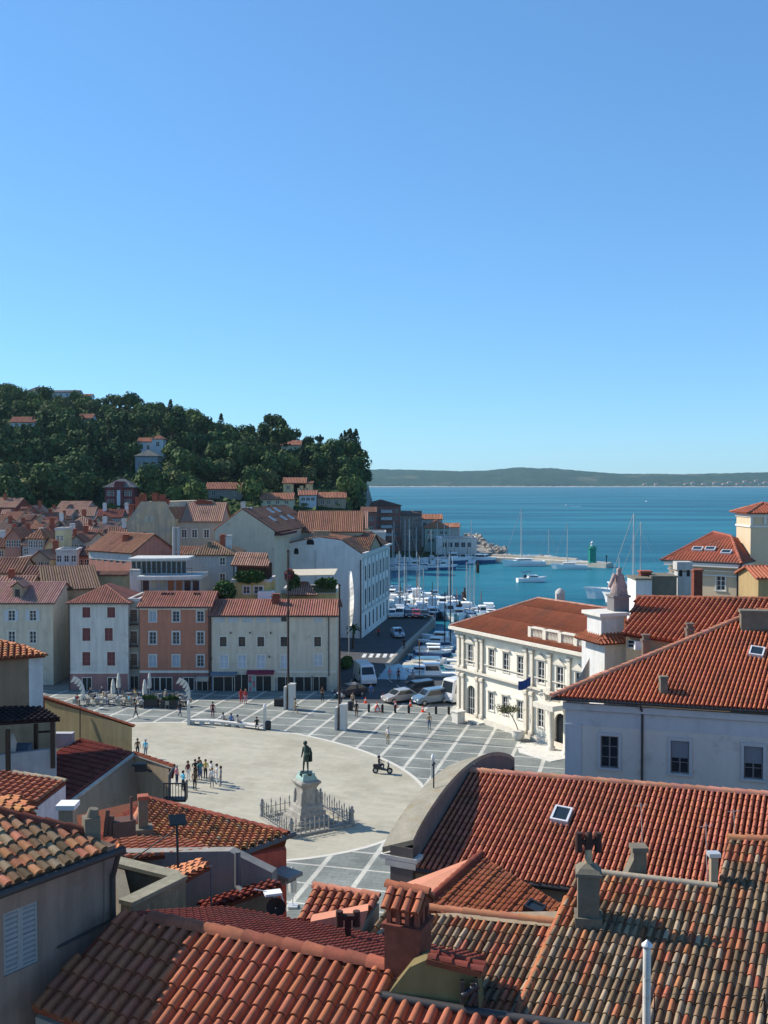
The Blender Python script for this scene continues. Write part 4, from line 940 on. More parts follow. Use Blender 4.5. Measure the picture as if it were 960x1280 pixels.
# attic balustrade
b = MB(); a0, a1 = fuz(O, u, 659, 795)[0], fuz(O, u, 741, 812)[0]; zb_ = ze + .12
b.obox(P(a0, .1, zb_ - .12), u * (a1 - a0), -n_ * .5, Z * .35); b.obox(P(a0, .1, zb_ + 1.15), u * (a1 - a0), -n_ * .45, Z * .16)
for k in range(5): b.obox(P(a0 + (a1 - a0 - .45) * k / 4, .08, zb_ + .23), u * .45, -n_ * .48, Z * 1.08)
for k in range(40): b.lathe(P(a0 + .5 + (a1 - a0 - 1) * k / 39, .3, zb_ + .23), [(.07, 0), (.1, .3), (.05, .65), (.08, .92)], 6)
b.build('balustrade', ST, c)
rf = MB(); ov_ = .55; A_, B_, C_, D_ = P(-ov_, -ov_, ze + .02), P(Wp + ov_, -ov_, ze + .02), P(Wp + ov_, Dp + ov_, ze + .02), P(-ov_, Dp + ov_, ze + .02); r1, r2 = P(6.2, Dp / 2, ze + 3.3), P(Wp - 5, Dp / 2, ze + 3.3)
TPA = tint_new((.27, .085, .045), .07)
for pts in ([A_, B_, r2, r1], [B_, C_, r2], [C_, D_, r1, r2], [D_, A_, r1]):
    nn = (pts[1] - pts[0]).cross(pts[2] - pts[0]).normalized(); nn = nn if nn.z > 0 else -nn
    tiles(rf, pts, V((nn.x, nn.y, -(nn.x ** 2 + nn.y ** 2) / nn.z)), .27, 3, TPA, 3, rr=.34, flat=.55, pan=(.20, .06, .033))
for p, q in ((A_, r1), (r1, r2), (B_, r2), (D_, r1)): ridge(rf, p + Z * .03, q + Z * .03, .16, .45, tint_new((.42, .22, .16)))
rf.build('roof', TILE, c)
g = at(700, 750, 108) ; b = MB(); g.z = r1.z - .3; b.box(g + Z * .35, (.9, .9, 1.2)); b.lathe(g + Z * .95, [(.55, 0), (.5, .25), (.25, .5), (.02, .6)], 8); b.build('chimney', plaster('pillar_grey', ()), c)
# steps and plinth blocks in front, potted plants
b = MB(); a = fuz(O, u, 577, 890)[0]
q = on_z(573, 903, 0); b.box(q + Z * .6, (1.0, 1.0, 1.2), -1.0); b.box(q + Z * 1.25, (1.2, 1.2, .12), -1.0); tag(b.build('plinth_block', STONE), 'square white stone block at the left corner of the palace', 'stone block')
b = MB(); q = P(ub, -1.7, 0); b.ext([P(ub - 3.5, -2.6, .004), P(ub - 1, -4.4, .004), P(ub + 3, -4, .004), P(ub + 3, -.02, .004), P(ub - 2.8, -.02, .004)], (0, 0, .06)); b.ext([P(ua - 2.4, -1, .004), P(ua + 2.6, -1, .004), P(ua + 2.6, -.13, .004), P(ua - 2.4, -.13, .004)], (0, 0, .16))
o = b.build('palace_step', STONE, kind='structure')
# ================================================================== left foreground cluster
# grey house with mossy roof
M1, M2 = at(0, 1110, 19.6), at(152, 1055, 22.0); M2.z = M1.z; um = (M2 - M1).normalized(); nm_ = um.cross(Z)
nm_ = nm_ if nm_.x > 0 else -nm_
M0 = M1 - um * 3
c = thing('mossy_roof_house', 'grey plastered house with a mossy tile roof and pale shutters at the left edge', 'house', (M1.x, M1.y, 8))
UP_ = V((-nm_.x, -nm_.y, .42)); PLM = (M1, um.cross(UP_).normalized() if um.cross(UP_).z > 0 else -um.cross(UP_).normalized())
po = [M0] + [on_plane(x, y, *PLM) for x, y in ((134, 1062), (112, 1043), (90, 1036), (0, 1017))] + [M0 + UP_ * 2.6]
TMO = tint_old(.5, (.42, .17, .10)); rf = MB(); tiles(rf, po, -UP_, .23, .36, TMO, 6, lift=.035, jit=.015, pan=(.17, .11, .075), pans=True)
ridge(rf, po[4] + Z * .04, po[2] + Z * .05, .13, .42, tint_new((.16, .05, .035))); ridge(rf, po[5] + Z * .04, po[4] + Z * .05, .13, .42, tint_new((.16, .05, .035)))
rf.build('roof', TILE, c)
O = V((M0.x, M0.y, 0)) - nm_ * .4; uW = um if um.cross(Z).dot(nm_) > 0 else -um
if uW.dot(um) < 0: O = V((M2.x, M2.y, 0)) - nm_ * .4
Wm = fuz(O, uW, 143, 1100)[0]
wz = M1.z - .12
(a0, zt_), (a1, zb_) = fuz(O, uW, 4, 1140), fuz(O, uW, 48, 1207)
a1 = fuz(O, uW, 48, 1150)[0]; zt_ = fuz(O, uW, 26, 1134)[1]; zb_ = fuz(O, uW, 26, 1212)[1]
b = MB(); wall_open(b, O, uW, Wm, 6, wz, [(a0, a1, zb_, zt_)], .12); e = O + uW * Wm; b.poly([V((e.x, e.y, 6)), V((e.x, e.y, 6)) - nm_ * 6, V((e.x, e.y, wz)) - nm_ * 6, V((e.x, e.y, wz))])
b.obox(O + uW * (Wm - .3) + nm_ * .001 + Z * 6, uW * .31, nm_ * .035, Z * (wz - 6)); b.build('wall', plaster('plaster_dim_grey', (.235, .175, .145), streak=.25), c)
window(c, O, uW, (a0 + a1) / 2, zb_, a1 - a0, zt_ - zb_, 'bare+c', SF, WHITE, mat('shutter_pale', (.27, .275, .28), var=.15))
b = MB(); o_ = O + nm_ * .52; gz = M1.z - .1; b.path([V((M0.x, M0.y, gz)) + nm_ * .08, V((M2.x, M2.y, gz)) + nm_ * .08], .085, 8)
q = V((M2.x, M2.y, gz)) + nm_ * .05 - um * .1; k = e + nm_ * .1 - uW * .12; b.path([q, V((k.x, k.y, gz - .7)), V((k.x, k.y, 8))], .06, 8); b.build('gutter', GUTTER, c)
b = MB(); p0, p1 = [V((*(O + uW * fuz(O, uW, x, y)[0])[:2], fuz(O, uW, x, y)[1])) + nm_ * .05 for x, y in ((70, 1184), (135, 1150))]; b.path([p0, p1], .025, 6); tag(b.build('wall_cable', GUTTER), 'dark cable running along the grey wall of the mossy roofed house', 'cable')
# weedy chimney stump at the roof corner
g = on_plane(114, 1041, *PLM); k = thing('chimney_stump', 'lichen covered chimney stump with pots at the corner of the mossy roof', 'chimney', tuple(g)); b = MB()
b.box(g + Z * .1, (.34, .34, .55), .5); b.tube(g + V((.02, 0, .3)), g + V((.06, 0, .55)), .16, .11); b.build('stack', GREYSTONE, k)
b = MB(); b.tube(g + V((.3, .05, -.1)), g + V((.36, .05, .5)), .05); b.tube(g + V((.42, .1, -.1)), g + V((.42, .1, .35)), .08, .07); b.box(g + V((.65, .25, .05)), (.5, .4, .35), .4); b.tube(g + V((.85, .2, 0)), g + V((.85, .2, .75)), .03); b.build('pot', mat('old_pot', (.12, .06, .045), var=.3), k)
# courtyard walls
cw = thing('courtyard_wall', 'stone walled roof terrace with mossy copings behind the grey house', 'wall', tuple(at(190, 1110, 25)))
def wallseg(par, p, q, zb, th=.3, m=GREYSTONE, nm='wall', cap=None):
    p, q = V(p), V(q); d = V((q.x - p.x, q.y - p.y, 0)).normalized(); s_ = V((-d.y, d.x, 0)) * th
    b = MB(); b.ext([p, q, V((q.x, q.y, zb)), V((p.x, p.y, zb))], s_); b.build(nm, m, par)
    if cap: b = MB(); b.ext([p - s_ * .2 + Z * .003, q - s_ * .2 + Z * .003, q + s_ * 1.2 + Z * .003, p + s_ * 1.2 + Z * .003], Z * .1); b.build('coping', cap, par)
LIC = mat('lichen_coping', (.24, .22, .155), var=.3, scale=4)
wallseg(cw, at(140, 1081, 26.6), at(221, 1101, 25.6), 10, .3, cap=LIC); wallseg(cw, at(163, 1133, 23.6), at(232, 1099, 25.5), 8, .3, mat('mossy_wall', (.22, .185, .12), var=.25, scale=1.5, streak=.35, stain=((.10, .095, .05), 1.2, .5, .7)), cap=LIC); wallseg(cw, at(140, 1084, 26.5), at(152, 1140, 24), 10, .3)
# long grey wall with lean-to roof, then the orange roof house behind
gh = thing('grey_wall_house', 'grey rendered house wall with drainpipe below the orange tile roof', 'house', tuple(at(260, 1120, 25)))
wl = [at(232, 1100, 25.8), at(235, 1075, 27.6), at(300, 1062, 28.2), at(352, 1083, 28.4), at(352, 1140, 28.0), at(235, 1160, 26)]
b = MB(); b.ext([at(150, 1066, 28.6), at(286, 1064, 28.2), at(340, 1091, 28.0), at(344, 1190, 28.0), at(150, 1190, 28.6)], (.1, .35, 0)); b.build('wall', P_GREY, gh)
po = [at(155, 1074, 28.3), at(150, 1047, 30.6), at(232, 1052, 30.2), at(268, 1063, 28.6)]; pl_ = pln(po[0], po[1], po[3]); po[2] = on_plane(232, 1049, *pl_)
rf = MB(); tiles(rf, po, on_plane(170, 1075, *pl_) - on_plane(215, 1055, *pl_), .22, .34, TRED, 5); rf.build('roof', TILE, gh)
po = [at(192, 1092, 26.9), at(250, 1078, 27.5), at(262, 1083, 26.3), at(230, 1100, 25.6)]; pl_ = pln(po[0], po[1], po[3])
rf = MB(); tiles(rf, po, po[3] - po[0], .2, .34, TOR, 5); rf.build('lean_to_roof', TILE, gh)
po = [at(250, 1128, 27.9), at(340, 1101, 27.9), at(352, 1106, 26.9), at(250, 1142, 26.6)]; rf = MB(); tiles(rf, po, V((.1, -1, -.45)), .22, .34, TDK, 5); rf.build('porch_roof', TILE, gh)
b = MB(); b.path([at(297, 1065, 27.9), at(297, 1108, 27.8), at(312, 1124, 27.2)], .085, 8); b.build('drainpipe', mat('pipe_grey', (.12, .12, .12)), gh)
b = MB(); b.path([at(264, 1082, 26.2), at(264, 1138, 26.0)], .025, 6); tag(b.build('metal_pole', mat('pipe_grey', ())), 'thin grey metal pole in front of the grey rendered wall', 'pole')
b = MB(); q = at(345, 1134, 25.6); vs = []
for k in range(17):
    a = 2 * math.pi * k / 16
    vs.append(q + V((.26 * math.cos(a), -.08 * 0, .26 * math.sin(a))))
b.add(vs[:16] + [q + V((0, .1, 0))], [[k, (k + 1) % 16, 16] for k in range(16)]); b.tube(q + V((0, -.02, 0)), q + V((.02, -.25, .05)), .02); b.tube(q + V((0, .1, 0)), q + V((0, .2, -.4)), .03)
tag(b.build('satellite_dish', mat('dish_dark', (.04, .038, .036))), 'dark satellite dish beside the red wall', 'satellite dish')
b = MB(); q = at(341, 1116, 26); b.box(q, (.45, .3, .06), .3); b.tube(q + V((-.5, 0, .1)), q + V((0, 0, 0)), .01); b.tube(q + V((.2, 0, 0)), q + V((.35, 0, -.45)), .02); tag(b.build('roof_aerial', WHITE), 'pale flat television aerial above the satellite dish', 'aerial')
# orange hip roof
oh_ = thing('orange_roof_house', 'house with a worn orange tile hip roof and a red wall facing the square', 'house', tuple(at(330, 1070, 33)))
H1, H2, H3 = at(183, 999, 37.5), at(360, 1043, 33.6), at(293, 1066, 30.6); PLH = pln(H1, H2, H3); H4 = on_plane(150, 1062, *PLH)
TO2 = tint_old(.10, (.50, .20, .10)); rf = MB(); dh = on_plane(205, 1060, *PLH) - on_plane(235, 1018, *PLH)
tiles(rf, [H1, H2, H3, H4], dh, .235, .36, TO2, 6, lift=.04, jit=.012, pan=(.26, .10, .06), pans=True)
h5 = at(95, 1000, 38); h6 = at(150, 985, 41); tiles(rf, [H1, H4, at(120, 1058, 33), at(92, 1020, 36)], V((-1, -.4, -.5)), .24, .4, TDK, 4)  # left slope takes the dark tile tint for the shade lying on it
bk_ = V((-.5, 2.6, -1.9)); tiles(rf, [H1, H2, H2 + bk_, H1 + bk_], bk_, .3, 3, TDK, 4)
ridge(rf, H1 + Z * .05, H2 + Z * .05, .13, .4, tint_new((.24, .065, .045))); ridge(rf, H1 + Z * .05, H4 + Z * .03, .13, .4, tint_new((.48, .20, .11))); rf.build('roof', TILE, oh_)
b = MB(); d_ = V((H2.x - H3.x, H2.y - H3.y, 0)); b.path([H3 - Z * .12, H2 + d_.normalized() * .4 - Z * .12], .1, 8); b.build('gutter', mat('pipe_grey', ()), oh_)
k0, k1 = at(300, 1075, 31.0), at(358, 1052, 33.4); b = MB(); b.ext([V((k0.x, k0.y, 0)), V((k1.x, k1.y, 0)), V((k1.x, k1.y, H2.z - .45)), V((k0.x, k0.y, H3.z - .3))], V((-.6, 3, 0)).normalized() * .3); b.build('wall', P_RED, oh_)
b = MB(); q = at(357, 1092, 32.6); b.box(q, (.7, .9, .12), .9); b.box(q + V((-.12, .1, -.16)), (.55, .75, .18), .9); b.build('cornice', mat('cornice_grey', (.30, .28, .25), var=.2), oh_)
g = on_plane(179, 1044, *PLH); b = MB(); b.box(g + Z * .5, (.3, .3, 1.4), .3); b.box(g + Z * 0.1, (.6, .6, .35), .3); b.build('chimney', GREYSTONE, oh_); b = MB(); b.box(g + Z * 1.25, (.34, .34, .12), .3); b.build('chimney_cap', mat('tile_red_plain', ()), oh_)
sp = thing('solar_panel', 'small dark solar panel tilted on a thin pole above the terrace', 'solar panel', tuple(at(222, 1100, 26.6))); q = at(221, 1029, 27); b = MB(); b.tube(at(223, 1104, 26.6), q, .035); b.tube(at(165, 1075, 27), q - Z * .15, .018); b.build('pole', DARKMETAL, sp)
b = MB(); b.obox(q + V((-.26, .12, .14)), (.40, .28, -.07), (.12, -.34, -.15), (0, .02, .05)); b.build('panel', mat('solar_cells', (.012, .016, .018), rough=.35), sp)
# house with the shaded gable (whitish verge) in front of the square
G0, G1, G2 = at(167, 940, 46), at(217, 957, 44.5), at(84, 1002, 41.5)
sg = thing('shaded_gable_house', 'house with a shaded tan gable and a dark red roof slope', 'house', tuple(G0))
vv = V((-.93, .36, 0)); gw = [at(85, 1003, 41.5), G0 - Z * .1, at(211, 957, 44.6), at(211, 1010, 44.6), at(85, 1060, 41.5)]
b = MB(); b.ext([gw[0], gw[1], gw[2], V((gw[2].x, gw[2].y, 4)), V((gw[0].x, gw[0].y, 4))], (-.1, .3, 0)); b.build('wall', P_TAN, sg)
rf = MB(); r0 = [G0, G2, at(5, 970, 46), at(102, 924, 50)]; pl_ = pln(G0, G2, r0[3]); r0[2] = on_plane(2, 978, *pl_); tiles(rf, r0, G2 - G0, .24, .4, tint_new((.22, .055, .04)), 4)
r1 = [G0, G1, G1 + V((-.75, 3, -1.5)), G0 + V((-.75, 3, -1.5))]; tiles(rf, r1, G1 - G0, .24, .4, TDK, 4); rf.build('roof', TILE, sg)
b = MB(); b.path([G0 - Z * .12, G2 - Z * .12], .12, 5); b.path([G0 - Z * .12, G1 - Z * .12], .08, 5); b.build('verge_mortar', mat('mortar_pale', (.42, .38, .32), var=.3), sg)
b = MB(); b.path([G1 - Z * .12, at(212, 968, 44.4), at(212, 1005, 44.4)], .07); b.build('drainpipe', mat('pipe_grey', ()), sg)
b = MB(); q = at(176, 959, 44.9); b.box(q, (.5, .3, .35)); b.tube(q + V((-.4, 0, .1)), q + V((.5, 0, -.2)), .05); tag(b.build('wall_lamp', DARKMETAL), 'dark floodlight bracket high on the shaded tan gable', 'lamp')
b = MB(); q = at(219, 990, 43.5)
for k in range(7): b.tube(q + V((-.5 + k * .13, 0, -.35)), q + V((-.5 + k * .13, 0, .35)), .015)
b.obox(q + V((-.52, -.03, .35)), (.95, 0, 0), (0, .06, 0), (0, 0, .05)); b.obox(q + V((.4, 0, -.4)), (.06, 0, 0), (0, .5, 0), (0, 0, .8)); b.obox(q + V((-.55, 0, -.45)), (1.0, 0, 0), (0, .5, 0), (0, 0, .1)); tag(b.build('iron_balcony', DARKMETAL), 'small iron balcony at the corner of the shaded gable house', 'balcony')
# yellow gable wall house
Y0, Y1, Y2 = at(56, 870, 52), at(170, 907, 49), at(160, 1000, 49); yg = thing('yellow_gable_house', 'dull yellow house wall with a dark sloping verge beside the square', 'house', (Y1.x, Y1.y, 4))
b = MB(); b.ext([Y0 - Z * .1, Y1 - Z * .1 - V((.2, 0, 0)), V((Y1.x - .3, Y1.y, 2)), V((Y0.x, Y0.y, 2))], (-.1, .4, 0)); b.build('wall', plaster('plaster_dull_yellow', (.36, .30, .165)), yg)
rf = MB(); bq = V((-3, 2.5, -1.2)); r0 = [Y0 + Z * .02, Y1 + Z * .02, Y1 + bq, Y0 + bq]; tiles(rf, r0, Y1 - Y0, .25, .4, tint_new((.2, .05, .04)), 4); rf.build('roof', TILE, yg)
b = MB(); b.path([at(100, 884, 50.6), at(100, 925, 50.4)], .03, 5); b.build('cable', GUTTER, yg)
b = MB(); q = at(80, 925, 49.5); b.box(q, (.95, .4, .75)); b.tube(q + V((0, -.2, 0)), q + V((0, -.23, 0)), .27, n=14); tag(b.build('air_conditioner', mat('ac_pale', (.40, .42, .44))), 'air conditioner unit on the dull yellow wall beside the porch', 'air conditioner')
# left edge house with small lit roof, dark porch
L0, L1 = at(-40, 828, 45), at(57, 821, 46.5); L1.z = L0.z = at(30, 823, 45.7).z
le = thing('beige_house', 'beige house with a small bright tile roof at the left edge', 'house', (L1.x, L1.y, 4)); tp = at(0, 800, 48.5)
ul = (L1 - L0).normalized(); pl_ = pln(L0, L1, tp); rf = MB(); po = [L0, L1] + gpoly([(30, 808), (0, 801), (-40, 797)], pl_); tiles(rf, po, V((.35, -1, -.5)), .27, .38, TO2, 6, lift=.035); ridge(rf, po[1], po[2], .12, .4, TOR); ridge(rf, po[2], po[3], .12, .4, TOR); rf.build('roof', TILE, le)
nl = ul.cross(Z); O = V((L0.x, L0.y, 0)) - nl * .3; b = MB(); wall_open(b, O, ul, (L1 - L0).length - .1, 4, L1.z - .08, []); e = O + ul * ((L1 - L0).length - .1); b.poly([V((e.x, e.y, 4)), V((e.x, e.y, 4)) - nl * 2, V((e.x, e.y, L1.z - .08)) - nl * 2, V((e.x, e.y, L1.z - .08))]); b.build('wall', plaster('plaster_beige', (.27, .19, .125)), le)
b = MB(); b.obox((-27, 40, 4), (6.6, 0, 0), (0, 6.5, 0), (0, 0, 16.4)); b.build('wing', MATS['plaster_beige'], le)  # unseen wing added out of frame to shade the roofs beside it
rf = MB()
for x0, x1 in ((-27.4, -23.7), (-20.0, -23.7)): tiles(rf, [V((x0, 39.6, 20.42)), V((x1, 39.6, 21.5)), V((x1, 46.9, 21.5)), V((x0, 46.9, 20.42))], V((x0 - x1, 0, -1)), .3, .5, TO2, 4)
rf.build('shade_wing_roof', TILE, le)  # roof of the added shading wing
b = MB(); b.obox(e - ul * .62 + nl * .02 + Z * 4, ul * .63, -nl * .018, Z * (L1.z - 4.1)); b.build('corner_strip', P_WHITE, le)
pr = thing('roof_porch', 'covered roof porch with a dark roof on timber posts', 'porch', tuple(at(40, 950, 41)))
A1_, A2_, A3_, A4_ = at(-40, 884, 43.5), at(52, 872, 43.5), at(75, 899, 41.2), at(-40, 918, 40.2); A2_.z = A1_.z; A4_.z = A3_.z
rf = MB(); tiles(rf, [A1_, A2_, A3_, A4_], V((0, -1, -.4)), .25, .4, tint_new((.035, .02, .02)), 4, pan=(.02, .012, .012)); rf.build('roof', TILE, pr)
for px, y0, y1, D in ((10, 912, 975, 40.6), (45, 905, 938, 42.5), (66, 900, 960, 41.3), (-20, 915, 975, 40.5)):
    p, q = at(px, y0, D), at(px, y1, D); b = MB(); b.box((p + q) / 2, (.16, .16, (p - q).length)); b.build('post', DARKWOOD, pr)
b = MB(); p, q = at(-40, 948, 40.8), at(68, 936, 41.5); b.ext([p, q, V((q.x, q.y, 8)), V((p.x, p.y, 8))], (0, .25, 0)); b.build('parapet', plaster('parapet_grey', (.34, .34, .35)), pr)
b = MB(); p, q = at(-40, 905, 45.6), at(68, 900, 45.6); b.ext([p, q, V((q.x, q.y, 8)), V((p.x, p.y, 8))], (0, .2, 0)); b.build('back_wall', P_TAN, pr); b = MB(); b.path([at(45, 915, 43.4), at(66, 914, 43)], .05, 5); b.build('rail', DARKWOOD, pr)
b = MB(); q = at(15, 928, 41.6); b.lathe(q - Z * .9, [(.03, 0), (.12, .25), (.2, .9), (.1, 1.2), (.02, 1.3)], 8); tag(b.build('folded_cloth', mat('cloth_pale', (.42, .40, .36))), 'pale folded parasol cloth hanging inside the roof porch', 'parasol')
b = MB(); [b.box(at(x, 936, 42.2), (.7, .5, .4)) for x in (28,)]; tag(b.build('storage_box', mat('box_blue', (.10, .13, .18))), 'blue-grey storage box behind the porch parapet', 'box')
# small red roof with white side wall, tiny chimney with white top
rs = thing('red_shed_house', 'small house with a bright red tile roof and pale side wall', 'house', tuple(at(60, 1000, 32)))
PLS = pln((18, 967, 33.5), (82, 976, 33.0), (48, 1003, 30.8)); po = gpoly([(18, 967), (82, 977), (47, 1004), (-30, 997), (-30, 960)], PLS); rf = MB(); tiles(rf, po, po[2] - po[1], .24, .36, TRED, 6, lift=.03); ridge(rf, po[0] + Z * .03, po[1] + Z * .03, .11, .4, MORT if False else tint_new((.34, .27, .2))); rf.build('roof', TILE, rs)
b = MB(); b.ext([po[2] - Z * .12, po[1] - Z * .12, V((po[1].x, po[1].y, 6)), V((po[2].x, po[2].y, 6))], (-.3, 0, 0)); b.ext([po[3] - Z * .15, po[2] - Z * .15, V((po[2].x, po[2].y, 6)), V((po[3].x, po[3].y, 6))], (0, .3, 0)); b.build('wall', P_WHITE, rs)
po = [at(-30, 1000, 27), at(28, 998, 28.2), at(50, 1018, 26.6), at(-30, 1016, 25.6)]; pl_ = pln(po[0], po[1], po[3]); po = gpoly([(-30, 1000), (20, 996), (46, 1016), (-30, 1012)], pl_)
sh_ = thing('orange_lean_to', 'scrap of old orange tiles between the mossy ridge and the red shed roof', 'roof', tuple(po[0])); rf = MB(); tiles(rf, po, V((.8, -.6, -.4)), .23, .36, TO2, 6, lift=.04); rf.build('roof', TILE, sh_)
b = MB(); b.ext([p - Z * .15 for p in po], (0, 0, -6)); b.build('wall', P_GREY, sh_)
g = at(85, 1033, 29); k = thing('white_capped_chimney', 'small tan chimney with a bright white slab on top beside the red shed roof', 'chimney', tuple(g)); s_ = 29 / F; b = MB(); b.box(g + Z * (12 * s_ - .3), (.42, .42, 26 * s_ + .6)); b.build('stack', P_TAN, k); b = MB(); b.box(g + Z * (27 * s_), (.55, .55, .14)); b.build('cap', WHITE, k)
# ================================================================== houses along the far side of the square
SHUT_R = mat('shutter_red', (.21, .075, .068), var=.1); SHUT_W = mat('shutter_white', (.58, .60, .62), var=.06); SHUT_G = mat('shutter_grey', (.30, .30, .31), var=.1)
TFR = tint_new((.38, .165, .118), .12)
W_ = 'window'
def facade_extra(h, nm, x0, x1, y0, y1, m, o=.04, up=.012):
    """flat trim on a facade given by pixel rows (proud of the wall)"""
    O, u = h['O'], h['u']; a0, z1 = fuz(O, u, x0, y0); a1, z0 = fuz(O, u, x1, y1); n = h['n']
    b = MB(); b.obox(V((O.x, O.y, 0)) + u * a0 + Z * z0 + n * (o + up), u * (a1 - a0), n * -o, Z * (z1 - z0)); return b.build(nm, m, h['root'])
def shopfront(h, px, y0, y1, w, m=None, dark=True):
    O, u = h['O'], h['u']; a, z1 = fuz(O, u, px, y0); z0 = fuz(O, u, px, y1)[1]; n = h['n']
    b = MB(); P = V((O.x, O.y, 0)) + u * (a - w / 2)
    b.obox(P + Z * z0 + n * .085, u * w, n * -.02, Z * (z1 - z0)); d = b.build('door', m or mat('shop_dark', (.025, .024, .024), rough=.4), h['root'])
    f = MB()
    for x in (-.07, w): f.obox(P + u * x + Z * z0 + n * .13, u * .07, n * -.05, Z * (z1 - z0 + .08))
    f.obox(P + Z * z1 + n * .13, u * w, n * -.05, Z * .08); f.obox(P + u * (w / 2 - .03) + Z * z0 + n * .11, u * .06, n * -.018, Z * (z1 - z0)); fo = f.build('frame', STONE, None)
    fo.data.transform(Matrix.Translation(-V(ROOTLOC[h['root'].name]))); fo.parent = d; return d
def pipe_h(h, px, y0, y1, r=.06, m=None):
    O, u, n = h['O'], h['u'], h['n']; a, z1 = fuz(O, u, px, y0); z0 = fuz(O, u, px, y1)[1]; P = V((O.x, O.y, 0)) + u * a + n * .1; MB().path([P + Z * z1 + n * .25, P + Z * (z1 - .3), P + Z * z0], r, 6).build('drainpipe', m or GUTTER, h['root'])
def eave_gutter(h, over=.35):
    P, W, ze = h['P'], h['W'], h['ze']; b = MB(); b.path([P(-over, -over - .05, ze - .12), P(W + over, -over - .05, ze - .12)], .085, 6); b.build('gutter', GUTTER, h['root'])
TF2 = tint_new((.42, .235, .185), .12)
# left: pale yellow house
ls = [(14.5, 763, 776, .85, 'plain+o'), (41, 763, 776, .85, 'plain+o'), (14.5, 789, 804, .85, 'plain'), (41, 789, 804, .85, 'plain'), (14.5, 818, 832, .85, 'plain+o'), (41, 818, 832, .85, 'plain+o')]
h = house('pale_yellow_house', 'pale yellow house with white shutters and a roof dormer at the left edge', -45, 66, 127, 753, 9.5, 'R', '728', plaster('plaster_pale_yellow', (.53, .475, .375)), lst=ls, wkw=dict(ms=SHUT_W), tf=TF2, w=.3); eave_gutter(h)
h['root']['label'] = 'pale yellow house with white shutters and a roof dormer at the left edge'
q = h['P'](at(25, 745, 129).x - h['O'].x, 2.2, h['ze']); b = MB(); b.box(q + Z * 1.1, (1.3, 2.2, 1.5)); b.ext([q + V((-.65, -1.1, 1.85)), q + V((.65, -1.1, 1.85)), q + V((0, -1.1, 2.45))], (0, 2.2, 0)); d = b.build('dormer', P_TAN, h['root']); b = MB(); b.box(q + V((0, -1.12, 1.1)), (.6, .06, .9)); po_ = b.build('pane', GLASS); po_.data.transform(Matrix.Translation(-V(ROOTLOC[h['root'].name]))); po_.parent = d
b = MB(); tiles(b, [q + V((0, -1.3, 2.55)), q + V((0, 1.6, 2.55)), q + V((-.9, 1.6, 1.85)), q + V((-.9, -1.3, 1.85))], V((-1, 0, -.8)), .3, 2, TF2, 3); tiles(b, [q + V((0, -1.3, 2.55)), q + V((0, 1.6, 2.55)), q + V((.9, 1.6, 1.85)), q + V((.9, -1.3, 1.85))], V((1, 0, -.8)), .3, 2, TF2, 3); b.build('dormer_roof', TILE, h['root'])
# alley: sunlit ochre house behind
h = house('ochre_alley_house', 'narrow ochre house wall seen down the alley left of the white house', 60, 92, 140, 742, 8, 'R', 1.2, plaster('plaster_alley_ochre', (.40, .29, .10)), lst=[(70, 765, 778, .7, 'plain'), (70, 800, 813, .7, 'plain')], tf=TFR, u=(.9, -.43, 0))
# white house with red shutters
ls = [(x, y0, y1, 1.0, 'plain+c') for x in (108, 139) for y0, y1 in ((759, 772), (785, 801), (815, 832))]
ls[4 - 1 + 1] = (136, 785, 801, 1.0, 'plain+c')
h = house('white_house', 'white house with closed red shutters, pink ground floor and a pyramid roof', 87, 160, 124, 753, 8.2, 'H', '730', plaster('plaster_cool_white', (.56, .545, .50)), lst=ls, wkw=dict(ms=SHUT_R), tf=TFR, w=.3, inset=3.3); eave_gutter(h); W0 = h
DPINK = plaster('plaster_dusky_pink', (.32, .17, .16)); facade_extra(h, 'ground_floor', 87.2, 159.8, 842, 866.5, DPINK); facade_extra(h, 'string_course', 87, 160, 839, 842, STONE, .08, 0.0)
for px, w in ((109, 1.1), (141, 1.2)): shopfront(h, px, 847, 866, w)
pipe_h(h, 86.5, 756, 866)
# narrow house with balconies
h = house('balcony_house', 'narrow pale house with three wooden balconies between white and pink houses', 160.5, 174, 125.2, 752, 8, 'F', 0, plaster('plaster_narrow', (.42, .42, .36)), lst=[(167, y, y + 15, .9, 'plain+c') for y in (762, 789, 817)], wkw=dict(ms=mat('shutter_brown', (.22, .15, .11))))
shopfront(h, 168, 845, 866, 1.0)
for y in (777, 804, 831):
    O, u, n = h['O'], h['u'], h['n']; a, z = fuz(O, u, 167, y + 4); b = MB(); b.obox(V((O.x, O.y, z)) + u * (a - .62) + n * .75, u * 1.24, n * -.74, Z * .1)
    for k in range(8): b.obox(V((O.x, O.y, z + .1)) + u * (a - .62 + k * .168) + n * .75, u * .05, n * -.05, Z * .85)
    b.obox(V((O.x, O.y, z + .95)) + u * (a - .62) + n * .77, u * 1.24, n * -.08, Z * .07); b.build('balcony', mat('balcony_wood', (.10, .075, .06)), h['root'])
